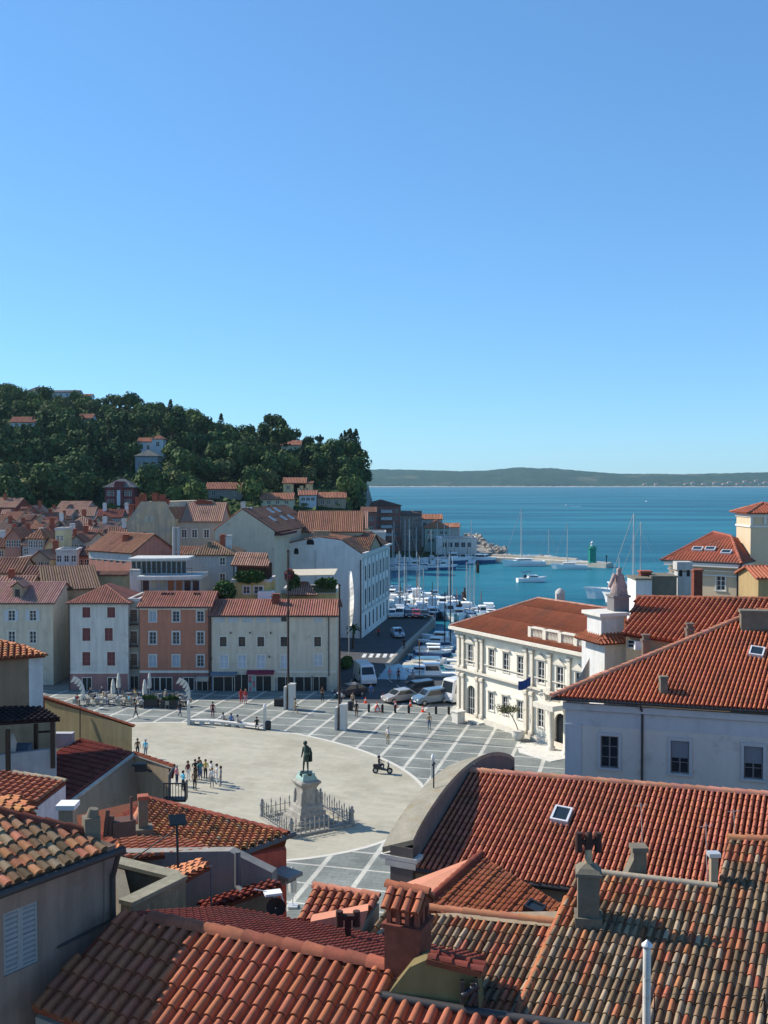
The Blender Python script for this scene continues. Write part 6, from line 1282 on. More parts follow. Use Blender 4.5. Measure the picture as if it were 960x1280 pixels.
# ================================================================== wooded hill
LEAF = mat('leaf', (1, 1, 1), rough=.8, var=.35, scale=.6, tint=True, spec=.08)
BARK = mat('bark', (.07, .05, .035), rough=.9)
def hill_hit(px, py):
    r = ray(px, py); y = 152.0
    while y < 640:
        p = CAM + r * (y / r.y)
        if p.z < ground_z(p.x, y): break
        y += 1.5
    return V((p.x, y, ground_z(p.x, y)))
def crown(kind, h, w, n, cols, rr):
    b = MB(); lobes = []
    if kind == 'broad':
        for k in range(9):
            a = rr.uniform(0, 6.28); q = rr.uniform(0, .62) * w / 2; lobes.append((V((q * math.cos(a), q * math.sin(a), h * rr.uniform(.42, .8))), w * rr.uniform(.2, .34), rr.random()))
    elif kind == 'pine':
        for k in range(7):
            a = rr.uniform(0, 6.28); q = rr.uniform(.1, .75) * w / 2; lobes.append((V((q * math.cos(a), q * math.sin(a), h * rr.uniform(.72, .92))), w * rr.uniform(.18, .28), rr.random()))
    else:
        for k in range(14): t = (k + .5) / 14; lobes.append((V((rr.uniform(-.1, .1) * w, rr.uniform(-.1, .1) * w, h * (.08 + .88 * t))), w * .5 * max(.14, math.sin(math.pi * min(1, .22 + t * .76)) ** .7) , rr.random()))
    for i in range(n):
        c, r_, k = rr.choice(lobes); d = V((rr.gauss(0, 1), rr.gauss(0, 1), rr.gauss(0, 1) * (.75 if kind != 'cyp' else 1.2))).normalized()
        p = c + d * r_ * rr.uniform(.72, 1.08); s_ = rr.uniform(.24, .5) * (w / 7 if kind != 'cyp' else .75) 
        nrm = (d + V((rr.uniform(-.7, .7), rr.uniform(-.7, .7), rr.uniform(-.5, .7)))).normalized(); a = nrm.orthogonal().normalized(); e = nrm.cross(a); an = rr.uniform(0, 3.14); a, e = a * math.cos(an) + e * math.sin(an), e * math.cos(an) - a * math.sin(an)
        c_ = mixc(cols[0], cols[1], min(1, max(0, k * .7 + rr.uniform(-.1, .4)))); b.add([p - a * s_ - e * s_ * .5, p + a * s_ * .9 - e * s_ * .6, p + a * s_ * .6 + e * s_, p - a * s_ * .7 + e * s_ * .7], [[0, 1, 2, 3]], 0, c_)
    return b
RT_ = random.Random(11)
def make_tree(nm, label, kind, h, w, n, cols, group):
    t = thing(nm, label, 'tree', (0, 0, 0), 0, group)
    b = crown(kind, h, w, n, cols, RT_); b.build('crown', LEAF, t)
    k = MB(); tr = .035 * h ** .9
    k.tube((0, 0, -.6), (.1, 0, h * .5), tr, tr * .6, 7)
    if kind != 'cyp':
        for i in range(5): a = i * 1.3; k.tube((.05, 0, h * (.3 + .05 * i)), (math.cos(a) * w * .28, math.sin(a) * w * .28, h * (.55 + .05 * i)), tr * .5, tr * .2, 5)
    k.build('trunk', BARK, t); return t
GH = 'trees on the wooded hillside'
PROT = {}
for key, args in {
    'dark': ('broadleaf_tree', 'dense dark green tree on the wooded hillside', 'broad', 8.5, 8, 950, ((.022, .045, .018), (.08, .125, .038)), GH),
    'dark2': ('broadleaf_tree', 'dense dark green tree on the wooded hillside', 'broad', 7.5, 9, 950, ((.024, .05, .02), (.065, .11, .035)), GH),
    'mid': ('broadleaf_tree', 'mid green bushy tree on the upper hillside', 'broad', 6.5, 7.5, 850, ((.05, .085, .022), (.14, .18, .05)), GH),
    'olive': ('broadleaf_tree', 'pale olive green tree on the hillside', 'broad', 6, 7, 760, ((.08, .10, .035), (.17, .18, .07)), GH),
    'cyp': ('cypress_tree', 'tall narrow dark cypress on the hillside', 'cyp', 12, 2.8, 520, ((.012, .026, .012), (.035, .062, .022)), GH),
    'pine': ('pine_tree', 'dark umbrella pine rising above the hillside', 'pine', 12, 9, 560, ((.02, .042, .017), (.06, .10, .03)), GH)}.items():
    PROT[key] = [make_tree(*args), 0]; 
CH = {k: list(v[0].children) for k, v in PROT.items()}
def put_tree(key, p, sc=1.0, label=None):
    v = PROT[key]
    if v[1] == 0: o = v[0]; v[1] = 1
    else:
        o = v[0].copy(); COL.objects.link(o)
        for ch in CH[key]: c_ = ch.copy(); COL.objects.link(c_); c_.parent = o
    o.location = p; o.rotation_euler = (0, 0, RT_.uniform(0, 6.28)); o.scale = (sc * RT_.uniform(.9, 1.1), sc * RT_.uniform(.9, 1.1), sc)
    if label: o['label'] = label
    return o
HOUSE_BOX = [(8, 520, 48, 534), (94, 517, 120, 531), (143, 519, 156, 523), (168, 545, 206, 594), (128, 596, 168, 634), (350, 600, 398, 634), (322, 614, 432, 634), (255, 605, 302, 622), (30, 480, 120, 484), (350, 545, 376, 562)]
def clear(px, py): return not any(x0 - 5 < px < x1 + 5 and y0 + 2 < py < y1 + 20 for x0, y0, x1, y1 in HOUSE_BOX)
n_tree = 0
py = 498.0
while py < 634:
    px = -14 + RT_.uniform(0, 12)
    while px < 472:
        yy = silh(px)[0]; q = py + RT_.uniform(-4, 4); step = 17.5 if py < 560 else 20
        if q > yy + 2 and clear(px, q) and not (px > 445 and q > 602) and not (px < 20 and q > 628) and not (px > 424 and q < yy + 22):
            p = hill_hit(px, q)
            if p.y < 600:
                if px < 260 and q < 540: key = RT_.choice(['mid', 'mid', 'olive', 'dark', 'mid'])
                elif 55 < px < 175 and q > 545: key = RT_.choice(['dark', 'dark2', 'cyp', 'dark'])
                elif q > 610: key = RT_.choice(['mid', 'dark', 'olive', 'dark2'])
                elif px > 400: key = RT_.choice(['dark', 'cyp', 'dark2', 'pine'])
                else: key = RT_.choice(['dark', 'dark2', 'dark', 'mid', 'dark2', 'cyp', 'pine'] if RT_.random() < .8 else ['olive'])
                sc = RT_.uniform(.95, 1.4) * (.8 if q < 540 and px < 260 else 1) * (.62 if key in ('pine', 'cyp') and q < yy + 14 else 1) * (.62 if px > 260 and q < yy + 16 else .8 if px > 260 and q < yy + 26 else 1)
                put_tree(key, p, sc); n_tree += 1
        px += step * RT_.uniform(.75, 1.2)
    py += 9
for k in range(34):
    px = -12 + k * 13.2 + RT_.uniform(-4, 4)
    if not (28 < px < 118) and px < 424: put_tree(RT_.choice(['mid', 'mid', 'dark', 'olive'] if px < 260 else ['dark', 'dark2', 'mid', 'pine']), hill_hit(px, silh(px)[0] + 3), RT_.uniform(.5, .85) if px < 260 else RT_.uniform(.35, .6)); n_tree += 1
for px, q, key, sc in [(426, 573, 'cyp', .85), (431, 574, 'cyp', .95), (435, 574, 'cyp', 1.0), (439, 575, 'cyp', 1.05), (442, 577, 'cyp', .95), (446, 576, 'cyp', 1.1), (450, 577, 'cyp', 1.15), (454, 579, 'cyp', 1.1), (457, 584, 'cyp', 1.15), (460, 590, 'cyp', 1.05), (463, 596, 'cyp', .9), (421, 574, 'dark', .9), (433, 582, 'dark', 1.0), (447, 588, 'mid', 1.1), (455, 596, 'dark', 1.1), (462, 606, 'dark2', 1.1), (452, 612, 'dark2', 1.0), (446, 606, 'dark', 1.1), (458, 618, 'dark', 1.0), (466, 616, 'dark', .9), (440, 616, 'dark', 1.0), (446, 632, 'dark2', .9), (470, 618, 'cyp', .8), (340, 553, 'pine', .95), (350, 556, 'pine', .9), (332, 551, 'dark', .9), (385, 562, 'dark', .6), (248, 523, 'cyp', .5), (400, 564, 'cyp', .6), (365, 560, 'dark', .9),
                       (460, 600, 'dark', 1), (452, 606, 'dark2', 1), (468, 612, 'cyp', .8), (472, 622, 'cyp', .7), (476, 628, 'cyp', .6), (8, 492, 'dark', .6), (2, 494, 'dark', .6), (126, 503, 'dark', .8), (134, 504, 'dark', .7), (155, 508, 'mid', .7), (122, 504, 'cyp', .5), (100, 560, 'cyp', 1), (68, 560, 'cyp', 1.1), (30, 575, 'cyp', 1.1), (118, 575, 'cyp', 1), (20, 640, 'dark', 1.1), (26, 642, 'dark2', 1.0)]:
    p = hill_hit(px, q); put_tree(key, p, sc)
t_ = put_tree('olive', hill_hit(388, 606), 1.05, 'yellowish green tree standing alone above the yellow villa on the hill')
b = MB(); Ru = random.Random(17)                       # undergrowth between the trees
for k in range(16000):
    px = Ru.uniform(-14, 468); y = Ru.uniform(262, silh(px)[1] + 6); x = (px - CX) / F * y; z = ground_z(x, y); py_ = HOR - (z - 26) / y * F
    if py_ > 606 and Ru.random() < .75: continue
    s_ = Ru.uniform(.35, .9); q = V((x, y, z + Ru.uniform(0, 1.6))); a = V((Ru.gauss(0, 1), Ru.gauss(0, 1), Ru.gauss(0, .6))).normalized(); e = a.orthogonal().normalized()
    b.add([q - a * s_ - e * s_, q + a * s_ - e * s_ * .6, q + a * s_ * .7 + e * s_, q - a * s_ * .8 + e * s_], [[0, 1, 2, 3]], 0, mixc((.025, .045, .016), (.085, .12, .035), Ru.random() ** 1.5))
tag(b.build('undergrowth', LEAF), 'bushes and undergrowth covering the wooded hill', 'undergrowth', kind='stuff')
# hillside houses
def hh(label, px0, px1, y_e, y_b, roof, rise, wall, rf_, lst=(), depth=7, nm='hill_house', D=None, cat='house', group=None):
    p = hill_hit((px0 + px1) / 2, y_b); D = D or p.y - 1
    return house(nm, label, px0, px1, D, y_e, depth, roof, rise, wall, p.z - 3, lst, cat=cat, tf=rf_, w=.5, over=.4, group=group)
HW = plaster('hill_white', (.52, .56, .60)); HC = plaster('hill_cream', (.52, .46, .32)); HY = plaster('hill_yellow', (.55, .46, .24)); HR = plaster('hill_red', (.17, .05, .055)); HB = plaster('hill_bluegrey', (.24, .29, .33))
RO = tint_new((.42, .19, .12), .12); RG = tint_new((.22, .20, .20), .1)
wn_ = lambda xs, y0, y1, w=1.2: [(x, y0, y1, w, 'bare') for x in xs]
hh('white hillside villa with an orange roof at the far left among trees', 13, 43, 527.5, 537, 'R', 2.2, HW, RO, wn_((20, 28, 36), 529, 533))
hh('pale blue hillside house with an orange roof and a terrace wall', 98, 115, 523, 534, 'R', 2.0, HW, RO, wn_((104, 110), 525, 529)); 
hh('orange roofed cottage almost hidden by trees', 145, 155, 523.5, 528, 'R', 1.6, HC, RO)
hh('brown roofed house on the skyline at the top of the hill', 34, 60, 488.5, 495, 'H', 2.2, HC, RG, wn_((42, 50), 490, 493)); hh('long white block on the skyline beside the brown roofed house', 62, 98, 490.5, 499, 'R', 1.3, HW, RG, wn_((68, 76, 84, 92), 492, 495)); hh('small white house with red chimney on the skyline', 101, 114, 495, 502, 'R', 1.5, HW, RO)
hh('low pale house on the skyline left of the lone cypress', 182, 200, 511.5, 518, 'R', 1.2, HW, RG); hh('second low pale house on the skyline beside the lone cypress', 215, 235, 516, 523, 'R', 1.2, HW, RG)
hh('white villa with low tower high in the dark trees', 172, 191, 552, 570, 'R', 1.5, HW, RO, wn_((177, 185), 556, 562)); hh('white tower wing of the villa in the dark trees', 190, 204, 548.5, 574, 'H', 1.5, HW, RO, wn_((197,), 552, 558), depth=5)
hh('blue-grey villa with a pale portico in shade below the white villa', 169, 197, 570, 594, 'H', 2.0, HB, tint_new((.25, .24, .20)), wn_((174, 180, 187, 193), 577, 583) + wn_((182, 188), 586, 593)) 
r_ = hh('dark red villa with a central tower at the foot of the wooded hill', 131, 167, 609, 636, 'H', 2.4, HR, RG, wn_((136, 142, 156, 162), 613, 620) + wn_((136, 142, 156, 162), 624, 631))
q = r_['P'](r_['W'] / 2, -.2, r_['ze']); b = MB(); b.box(q + V((0, 1, -1.9)), (2.6, 3, 6.4)); 
for x in (-1.2, 0, 1.2): b.box(q + V((x * .8, 1, 1.5)), (.5, 2.8, .5))
b.build('tower', HR, r_['root']); b = MB(); b.box(q + V((0, -.55, -3.2)), (1.0, .1, 4.6)); b.build('door', HW, r_['root'])
hh('cream house with a pale roof on the lower hillside', 326, 366, 624, 635, 'R', 1.8, HC, RO, wn_((336, 347, 358), 626, 630)); hh('yellow house standing behind the lower yellow house on the hill', 354, 382, 603.5, 622, 'R', 1.6, HY, RO, wn_((360, 377), 607, 612)); hh('yellow house with a flat front above the white cottage', 367, 390, 604.5, 624, 'S', .7, HY, RO, wn_((374, 383), 610, 616), depth=5)
hh('white cottage with orange roof below the yellow houses', 374, 395, 618.5, 634, 'R', 1.3, HW, RO, wn_((379, 385, 391), 622, 626), depth=5); hh('low house with long eaves and terrace beside the white cottage', 397, 432, 622, 634, 'R', 1.6, P_TAN, RO, wn_((403, 411, 420), 625, 630)); hh('grey cottage with an orange roof behind the tan gable', 258, 301, 611, 624, 'R', 1.9, P_GREY, RO, wn_((267, 281, 293), 614, 619))
hh('ruined orange roofed building half hidden by pines on the ridge', 351, 376, 556, 566, 'R', 1.8, HC, RO)
p = hill_hit(50, 632); b = MB(); Rh = random.Random(5)
for k in range(700):
    x = Rh.uniform(-11, 11); c_ = mixc((.03, .07, .012), (.10, .17, .03), Rh.random()); q = p + V((x, Rh.uniform(-1, 1), Rh.uniform(.1, 1.5))); s_ = .35; a = V((Rh.gauss(0, 1), Rh.gauss(0, 1), Rh.gauss(0, 1))).normalized(); e = a.orthogonal().normalized(); b.add([q - a * s_ - e * s_, q + a * s_ - e * s_, q + a * s_ + e * s_, q - a * s_ + e * s_], [[0, 1, 2, 3]], 0, c_)
tag(b.build('hedge', LEAF), 'bright green clipped hedge along the foot of the hill at left', 'hedge')
# cliff at the end of the headland
b = MB(); Rc = random.Random(9); nx, nz = 16, 12; g = []
for i in range(nx + 1):
    col_ = []
    for j in range(nz + 1):
        px = 436 + 36 * i / nx; D = 340 + 36 * (i / nx) ** 1.5 + Rc.uniform(-2.2, 2.2) + j * 1.1; x = (px - CX) / F * D; top_ = 25 - 15 * max(0, (i / nx - .62)) / .38
        col_.append((x, D, -2 + (top_ + 2) * j / nz + Rc.uniform(-.5, .5)))
    g.append(col_)
for i in range(nx):
    for j in range(nz): b.add([g[i][j], g[i + 1][j], g[i + 1][j + 1], g[i][j + 1]], [[0, 1, 2, 3]])
for i in range(nx): p, q = g[i][nz], g[i + 1][nz]; b.add([p, q, (q[0], q[1] + 40, q[2] - 1), (p[0], p[1] + 40, p[2])], [[0, 1, 2, 3]])
b.build('cliff', mat('cliff_rock', (.17, .175, .165), var=.35, scale=.3, bump=.5, bscale=1), kind='structure')
# two small houses with boulders on the far shore's slope
HT = [(857, 606), (866, 605), (880, 606), (893, 605), (905, 606), (912, 604), (922, 606), (931, 603), (938, 605), (945, 602), (951, 606), (957, 604), (820, 606.5), (806, 606.5)]
for i, (px, y) in enumerate(HT):
    p = at(px, y, 5935); b = MB(); b.box(p + Z * 3, (18 + i % 3 * 6, 14, 9), .2); b.ext([p + V((-10, -8, 7.5)), p + V((-10, 8, 7.5)), p + V((-10, 0, 12))], (20, 0, 0), 1); o = b.build('far_house', [mat('far_wall', (.32, .29, .25)), mat('far_roof', (.26, .14, .10))]); tag(o, 'tiny %s house on the far shore across the bay' % ('cream' if i % 2 else 'white'), 'house', 'houses on the far shore')
# ================================================================== harbour
# ---- houses on the far quay
BR = plaster('quay_redbrown', (.26, .11, .09)); GB = plaster('quay_greybrown', (.30, .24, .21)); GG = plaster('quay_green', (.36, .45, .38)); PG = plaster('quay_pale', (.42, .42, .40))
MQ = mat('quay_frame', (.45, .46, .47))
def grid(xs, rows, w=1.3): return [(x, a, b, w, 'bare') for x in xs for a, b in rows]
h = house('quay_apartment_house', 'tall red-brown apartment house with pale window frames under the cliff', 464, 501, 372, 632, 14, 'H', '625', BR, 0, grid((469.5, 477, 483, 489, 496), ((636, 641), (645, 650), (655, 660), (665, 670), (676, 682)), 1.6), tf=tint_new((.22, .12, .09)), w=.6, u=(.96, .28, 0), wkw=dict(m1=MQ, m2=MQ))
for y in (637, 646, 656, 666):
    O, u, n = h['O'], h['u'], h['n']; a, z = fuz(O, u, 482, y + 4); b = MB(); b.obox(V((O.x, O.y, z)) + u * (a - 2.2) + n * 1.3, u * 4.4, n * -1.28, Z * .2); b.obox(V((O.x, O.y, z + .2)) + u * (a - 2.2) + n * 1.3, u * 4.4, n * -.08, Z * .9); b.build('balcony', MQ, h['root'])
house('quay_stone_house', 'grey-brown house on the far quay right of the apartment house', 502, 527, 378, 644, 14, 'R', '639', GB, 0, grid((507, 513, 519, 524), ((648, 653), (658, 663), (669, 674)), 1.4), tf=tint_new((.22, .14, .11)), w=.6)
house('quay_low_house', 'pale low house with an orange roof behind the green quay house', 524, 553, 402, 649, 10, 'R', '643', PG, 0, grid((531, 540, 548), ((653, 658),), 1.4), tf=RO, w=.6)
house('green_quay_house', 'pale green quay house with an orange pyramid roof', 531, 562, 373, 660, 10, 'H', '650', GG, 0, grid((536, 541, 552, 557), ((664, 668), (673, 678)), 1.2), tf=tint_new((.44, .19, .11), .1), w=.5, inset=3.6)
house('quay_cottage', 'small cottage with a low orange roof at the start of the rocky shore', 556, 575, 420, 659, 8, 'R', '654', PG, 0, tf=RO, w=.5)
h = house('boat_club', 'long low white flat-roofed building at the root of the mole', 547, 596, 358, 673, 9, 'F', 0, plaster('club_white', (.62, .62, .58), streak=.05), 0, grid((556, 563, 571, 579, 587), ((678, 684),), 1.5), wkw=dict(m1=MQ, m2=MQ))
b = MB(); b.obox(h['P'](-.6, -1.2, .1), h['u'] * 2.2, V((0, 9, 0)), Z * (h['ze'] + .3)); b.build('end_wall', WHITE, h['root'])
house('quay_house', 'dark low house between the hall and the far quay apartment house', 452, 470, 300, 640, 8, 'R', '634', BR, 0, grid((457, 464), ((646, 651), (658, 663)), 1.3), tf=FT2)
h = house('quay_flat_house', 'pale flat-roofed building just behind the harbour hall', 455, 482, 240, 667, 10, 'F', 0, PG, 0)
# ---- mole, rocks
b = MB(); ml = [(33, 346.5), (50, 338), (71.2, 318.5), (74, 321), (74, 325), (52, 344), (40, 353)]; b.ext([(x, y, -4) for x, y in ml], (0, 0, 3.9)); b.build('mole', mat('mole_stone', (.46, .42, .35), var=.2, scale=.5), kind='structure')
b = MB(); b.ext([(x, y, -.1) for x, y in [(38, 350.5), (52, 341.5), (64, 331), (65, 332.2), (53, 343), (39, 352)]], (0, 0, .75)); b.build('mole_parapet', mat('mole_stone', ()), kind='structure')
Rk = random.Random(21); b = MB()
def boulder(b, p, s_):
    m = bmesh.new(); bmesh.ops.create_icosphere(m, subdivisions=1, radius=s_)
    vs = [p + V((v.co.x * Rk.uniform(.7, 1.25), v.co.y * Rk.uniform(.7, 1.2), v.co.z * Rk.uniform(.5, .9))) for v in m.verts]; b.add(vs, [[v.index for v in f.verts] for f in m.faces]); m.free()
for k in range(330):
    t = Rk.random()
    if k < 90: p = V((39 + 14 * t + Rk.uniform(0, 3), 354 - 10 * t + Rk.uniform(-1, 3), Rk.uniform(-1.4, .2)))
    else: p = V((41 + Rk.uniform(-3, 4) + 1.5 * math.sin(t * 9), 370 + 110 * t, Rk.uniform(-1.3, 1.0)))
    boulder(b, p, Rk.uniform(.5, 1.5))
o = b.build('shore_rocks', mat('shore_rock', (.30, .27, .23), var=.3)); tag(o, 'pale boulders piled along the mole and the outer shore', 'rocks', kind='stuff')
# lighthouse
p = V((67.8, 323.5, -.1)); L = thing('harbour_light', 'green octagonal harbour light with a white lantern on the mole end', 'lighthouse', tuple(p)); GRN = mat('light_green', (.012, .22, .17), rough=.5, var=.12)
b = MB(); b.lathe(p, [(1.55, 0), (1.45, .3), (1.35, .35), (1.3, 4.3), (1.55, 4.4), (1.55, 4.65), (1.2, 4.7), (.95, 5.3), (.6, 5.5)], 8, sm=False); b.build('tower', GRN, L); b = MB(); b.lathe(p + Z * 5.5, [(.55, 0), (.5, .8), (.62, .85), (.3, 1.25), (.05, 1.6)], 8); b.build('lantern', WHITE, L)
b = MB()
for k in range(8): a = k * math.pi / 4; b.tube(p + V((1.5 * math.cos(a), 1.5 * math.sin(a), 4.65)), p + V((1.5 * math.cos(a), 1.5 * math.sin(a), 5.5)), .05, n=4)
for k in range(8): a, c_ = k * math.pi / 4, (k + 1) * math.pi / 4; b.tube(p + V((1.5 * math.cos(a), 1.5 * math.sin(a), 5.5)), p + V((1.5 * math.cos(c_), 1.5 * math.sin(c_), 5.5)), .05, n=4)
b.build('railing', GRN, L)
b = MB(); q = p + V((4.6, -.2, 0)); b.tube(q, q + Z * 1.9, .16); b.box(q + Z * 2.1, (.5, .5, .5)); tag(b.build('mooring_post', DARKMETAL), 'dark post with a box head at the very tip of the mole', 'post')
# ---- boats
WH = mat('boat_white', (.86, .86, .84), rough=.35, var=.05); BLU = mat('boat_blue', (.05, .13, .25), rough=.5, var=.1); TAR = mat('tarp_blue', (.10, .24, .36), rough=.7, var=.15); DKB = mat('boat_navy', (.02, .03, .07), rough=.4); WD = mat('boat_wood', (.25, .12, .05), rough=.6); GRY = mat('boat_grey', (.33, .34, .35), rough=.5); LTB = mat('boat_lightblue', (.35, .52, .60), rough=.5); CREAMB = mat('boat_cream', (.58, .52, .40), rough=.5); ALU = mat('mast_metal', (.55, .55, .53), rough=.4, metal=.3, var=.03)
def hull(par, L, B, H, m, m2=None, stern=.75, nm='hull'):
    b = MB(); st = []; N = 9
    for i in range(N + 1):
        t = i / N; hb = B / 2 * (stern + (1 - stern) * min(1, t / .4)) * (1 if t < .55 else math.cos((t - .55) / .45 * math.pi / 2) ** .8 + .015); sh = H * (1 + .35 * t * t); x = -L / 2 + L * t; k = .55 * (1 - t ** 3); xx = x + (.35 * H * t ** 6)
        st.append([V((x, 0, -.35 * H * (1 - t ** 4))), V((x, hb * .75, -.1 * H)), V((x + .2 * H * t ** 4, hb * .95, sh * .55)), V((xx + .2 * H * t ** 4, hb, sh))])
    for i in range(N):
        for j in range(3):
            for s_ in (1, -1):
                q = [st[i][j], st[i + 1][j], st[i + 1][j + 1], st[i][j + 1]]; q = [V((p.x, p.y * s_, p.z)) for p in q]; b.add(q, [[0, 1, 2, 3] if s_ < 0 else [3, 2, 1, 0]], 1 if j == 2 and m2 else 0, (1, 1, 1), True)
        z = .12 * H; q = [st[i][3], st[i + 1][3]]; b.add([(q[0].x, -q[0].y * .97, q[0].z - z), (q[1].x, -q[1].y * .97, q[1].z - z), (q[1].x, q[1].y * .97, q[1].z - z), (q[0].x, q[0].y * .97, q[0].z - z)], [[0, 1, 2, 3]], 2)
    s0 = st[0]; b.poly([V((p.x, p.y, p.z)) for p in s0] + [V((p.x, -p.y, p.z)) for p in s0[::-1]])
    return b.build(nm, [m, m2 or m, mat('boat_deck', (.70, .68, .62), var=.1)], par)
def cabin(par, x0, x1, w, z, h, m, nm='cabin', rake=.35, glass=True):
    b = MB(); A = [(x0, -w / 2), (x1, -w / 2 * .8), (x1, w / 2 * .8), (x0, w / 2)]; T = [(x0 + rake * .2, -w / 2 * .85), (x1 - rake * h * 1.6, -w / 2 * .7), (x1 - rake * h * 1.6, w / 2 * .7), (x0 + rake * .2, w / 2 * .85)]
    vs = [(x, y, z) for x, y in A] + [(x, y, z + h) for x, y in T]; b.add(vs, [[4, 5, 6, 7], [0, 1, 5, 4], [1, 2, 6, 5], [2, 3, 7, 6], [3, 0, 4, 7]]); b.obox((x0 - .15, -w / 2 * .92, z + h), (T[1][0] - x0 + .35, 0, 0), (0, w * .92, 0), (0, 0, .07)); c_ = b.build(nm, m, par)
    if glass:
        g = MB(); V8 = [V(p) for p in vs]
        for f in ([0, 1, 5, 4], [1, 2, 6, 5], [2, 3, 7, 6]):
            q = [V8[i] for i in f]; ce = sum(q, V()) / 4; nn = (q[1] - q[0]).cross(q[3] - q[0]).normalized(); lo = .42; k = [q[0].lerp(q[3], lo), q[1].lerp(q[2], lo), q[1].lerp(q[2], .88), q[0].lerp(q[3], .88)]; ce = sum(k, V()) / 4; g.add([ce + (p - ce) * .88 + nn * .015 for p in k], [[0, 1, 2, 3]])
        go_ = g.build('window', GLASS, par); go_.parent = c_
    return c_
def rig(par, x, z, hm, L, cover=None, sail=True):
    b = MB(); b.tube((x, 0, z - .3), (x, 0, z + hm), .13, .09, 6); b.tube((x, -.7, z + hm * .62), (x, .7, z + hm * .62), .025, n=4); b.build('mast', ALU, par)
    if sail: b = MB(); b.tube((x - .1, 0, z + 1.1), (x - L * .42, 0, z + 1.15), .13, .1, 8); b.build('boom', cover or WH, par)
    b = MB(); b.tube((x, 0, z + hm), (L * .5, 0, z + .2), .018 if not sail else .05, n=4); b.tube((x, 0, z + hm), (-L * .48, 0, z + .3), .012, n=4)
    for s_ in (-1, 1): b.tube((x, 0, z + hm * .95), (x, s_ * 1.2, z + .2), .012, n=4)
    b.build('rigging', GRY, par)
def boat(kind, label, m=WH, m2=None, cov=None, group=None):
    if kind == 'sail':
        t = thing('sailing_boat', label, 'sailboat', (0, 0, 0), 0, group); hull(t, 9, 2.9, 1.0, m, m2); cabin(t, -1.6, 2.2, 1.8, .95, .5, WH, 'cabin', .8); rig(t, .6, 1.0, 11, 9, cov)
    elif kind == 'motor':
        t = thing('motor_boat', label, 'motorboat', (0, 0, 0), 0, group); hull(t, 6.4, 2.4, .95, m, m2); cabin(t, -.9, 1.9, 1.8, .85, .8, WH, 'cabin', .6)
    elif kind == 'open':
        t = thing('open_boat', label, 'boat', (0, 0, 0), 0, group); hull(t, 5.2, 2.0, .7, m, m2)
        if cov: b = MB(); b.ext([(-2.4, -.85, .72), (1.6, -.85, .75), (1.6, -.1, 1.15), (-2.4, -.1, 1.0)], (0, .001, 0)); b = MB(); b.add([(-2.5, -.82, .72), (-2.5, .82, .72), (-2.3, 0, 1.05), (2.1, -.6, .85), (2.1, .6, .85), (1.7, 0, 1.2)], [[0, 3, 5, 2], [1, 2, 5, 4], [0, 2, 1], [3, 4, 5]]); b.build('cover', cov, t)
        else: b = MB(); b.box((.3, 0, .85), (.9, 1.0, .7)); b.box((.5, 0, 1.3), (.05, 1.1, .5)); b.build('console', WH, t)
        b = MB(); b.box((-2.75, 0, .6), (.35, .4, .9)); b.build('outboard_motor', DKB, t)
    elif kind == 'fish':
        t = thing('fishing_boat', label, 'fishing boat', (0, 0, 0), 0, group); hull(t, 8.5, 3.0, 1.1, m, m2); cabin(t, -.6, 1.5, 1.6, 1.05, 1.35, WH, 'wheelhouse', .2); b = MB(); b.tube((-1.2, 0, 1), (-1.2, 0, 5.2), .06, n=6); b.tube((-1.2, 0, 4.6), (-3.8, 0, 2.6), .04, n=5); b.build('mast', WD, t)
    return t
BP = {'ms': boat('motor', 'small white motorboat with a raked cabin moored in the marina'), 'mb': boat('motor', 'white motorboat with a blue hull band moored in the marina', BLU, WH), 'mn': boat('motor', 'navy hulled motorboat with a white cabin moored in the marina', DKB, DKB), 'ob': boat('open', 'open white boat under a blue tarpaulin', WH, None, TAR), 'oc': boat('open', 'open blue boat with a white console', BLU, LTB), 'ow': boat('open', 'open white boat under a pale cover', WH, None, CREAMB), 'ol': boat('open', 'open pale blue boat under a dark cover', LTB, WH, DKB),
      'sw': boat('sail', 'white sailboat with bare mast moored among other boats'), 'sb': boat('sail', 'white sailboat with a blue sail cover moored in the marina', WH, None, BLU), 'sd': boat('sail', 'dark hulled sailboat moored in the marina', DKB, WH, TAR), 'fb': boat('fish', 'blue and white fishing boat with a small wheelhouse', BLU, WH), 'fw': boat('fish', 'white fishing boat with a small wheelhouse and derrick', WH, LTB)}
used_b = set()
def put_boat(k, p, rz, label=None, group=None, sc=1.0):
    t = BP[k]
    if k not in used_b: used_b.add(k); o = t; o.location = p; o.rotation_euler = (0, 0, rz)
    else: snap(t); o = dup(t, p, rz)
    o.scale = (sc,) * 3; o['group'] = group or 'boats moored in the marina'
    o['label'] = label or t['label']; return o
Rb = random.Random(4); WZ = -1.38
DIRQ = math.atan2(46, 8.7)
lab = lambda k, wh: {'ms': 'small white motorboat with a raked cabin ', 'mb': 'blue hulled motorboat with white cabin ', 'mn': 'navy hulled motorboat with a white cabin ', 'ob': 'open white boat under a blue tarpaulin ', 'oc': 'open blue boat with a white console ', 'ow': 'open white boat under a pale cover ', 'ol': 'open pale blue boat under a dark cover ', 'sw': 'white sailboat with a bare mast ', 'sb': 'white sailboat with a blue sail cover ', 'sd': 'dark hulled sailboat ', 'fb': 'blue and white fishing boat ', 'fw': 'white fishing boat with a derrick '}[k] + wh
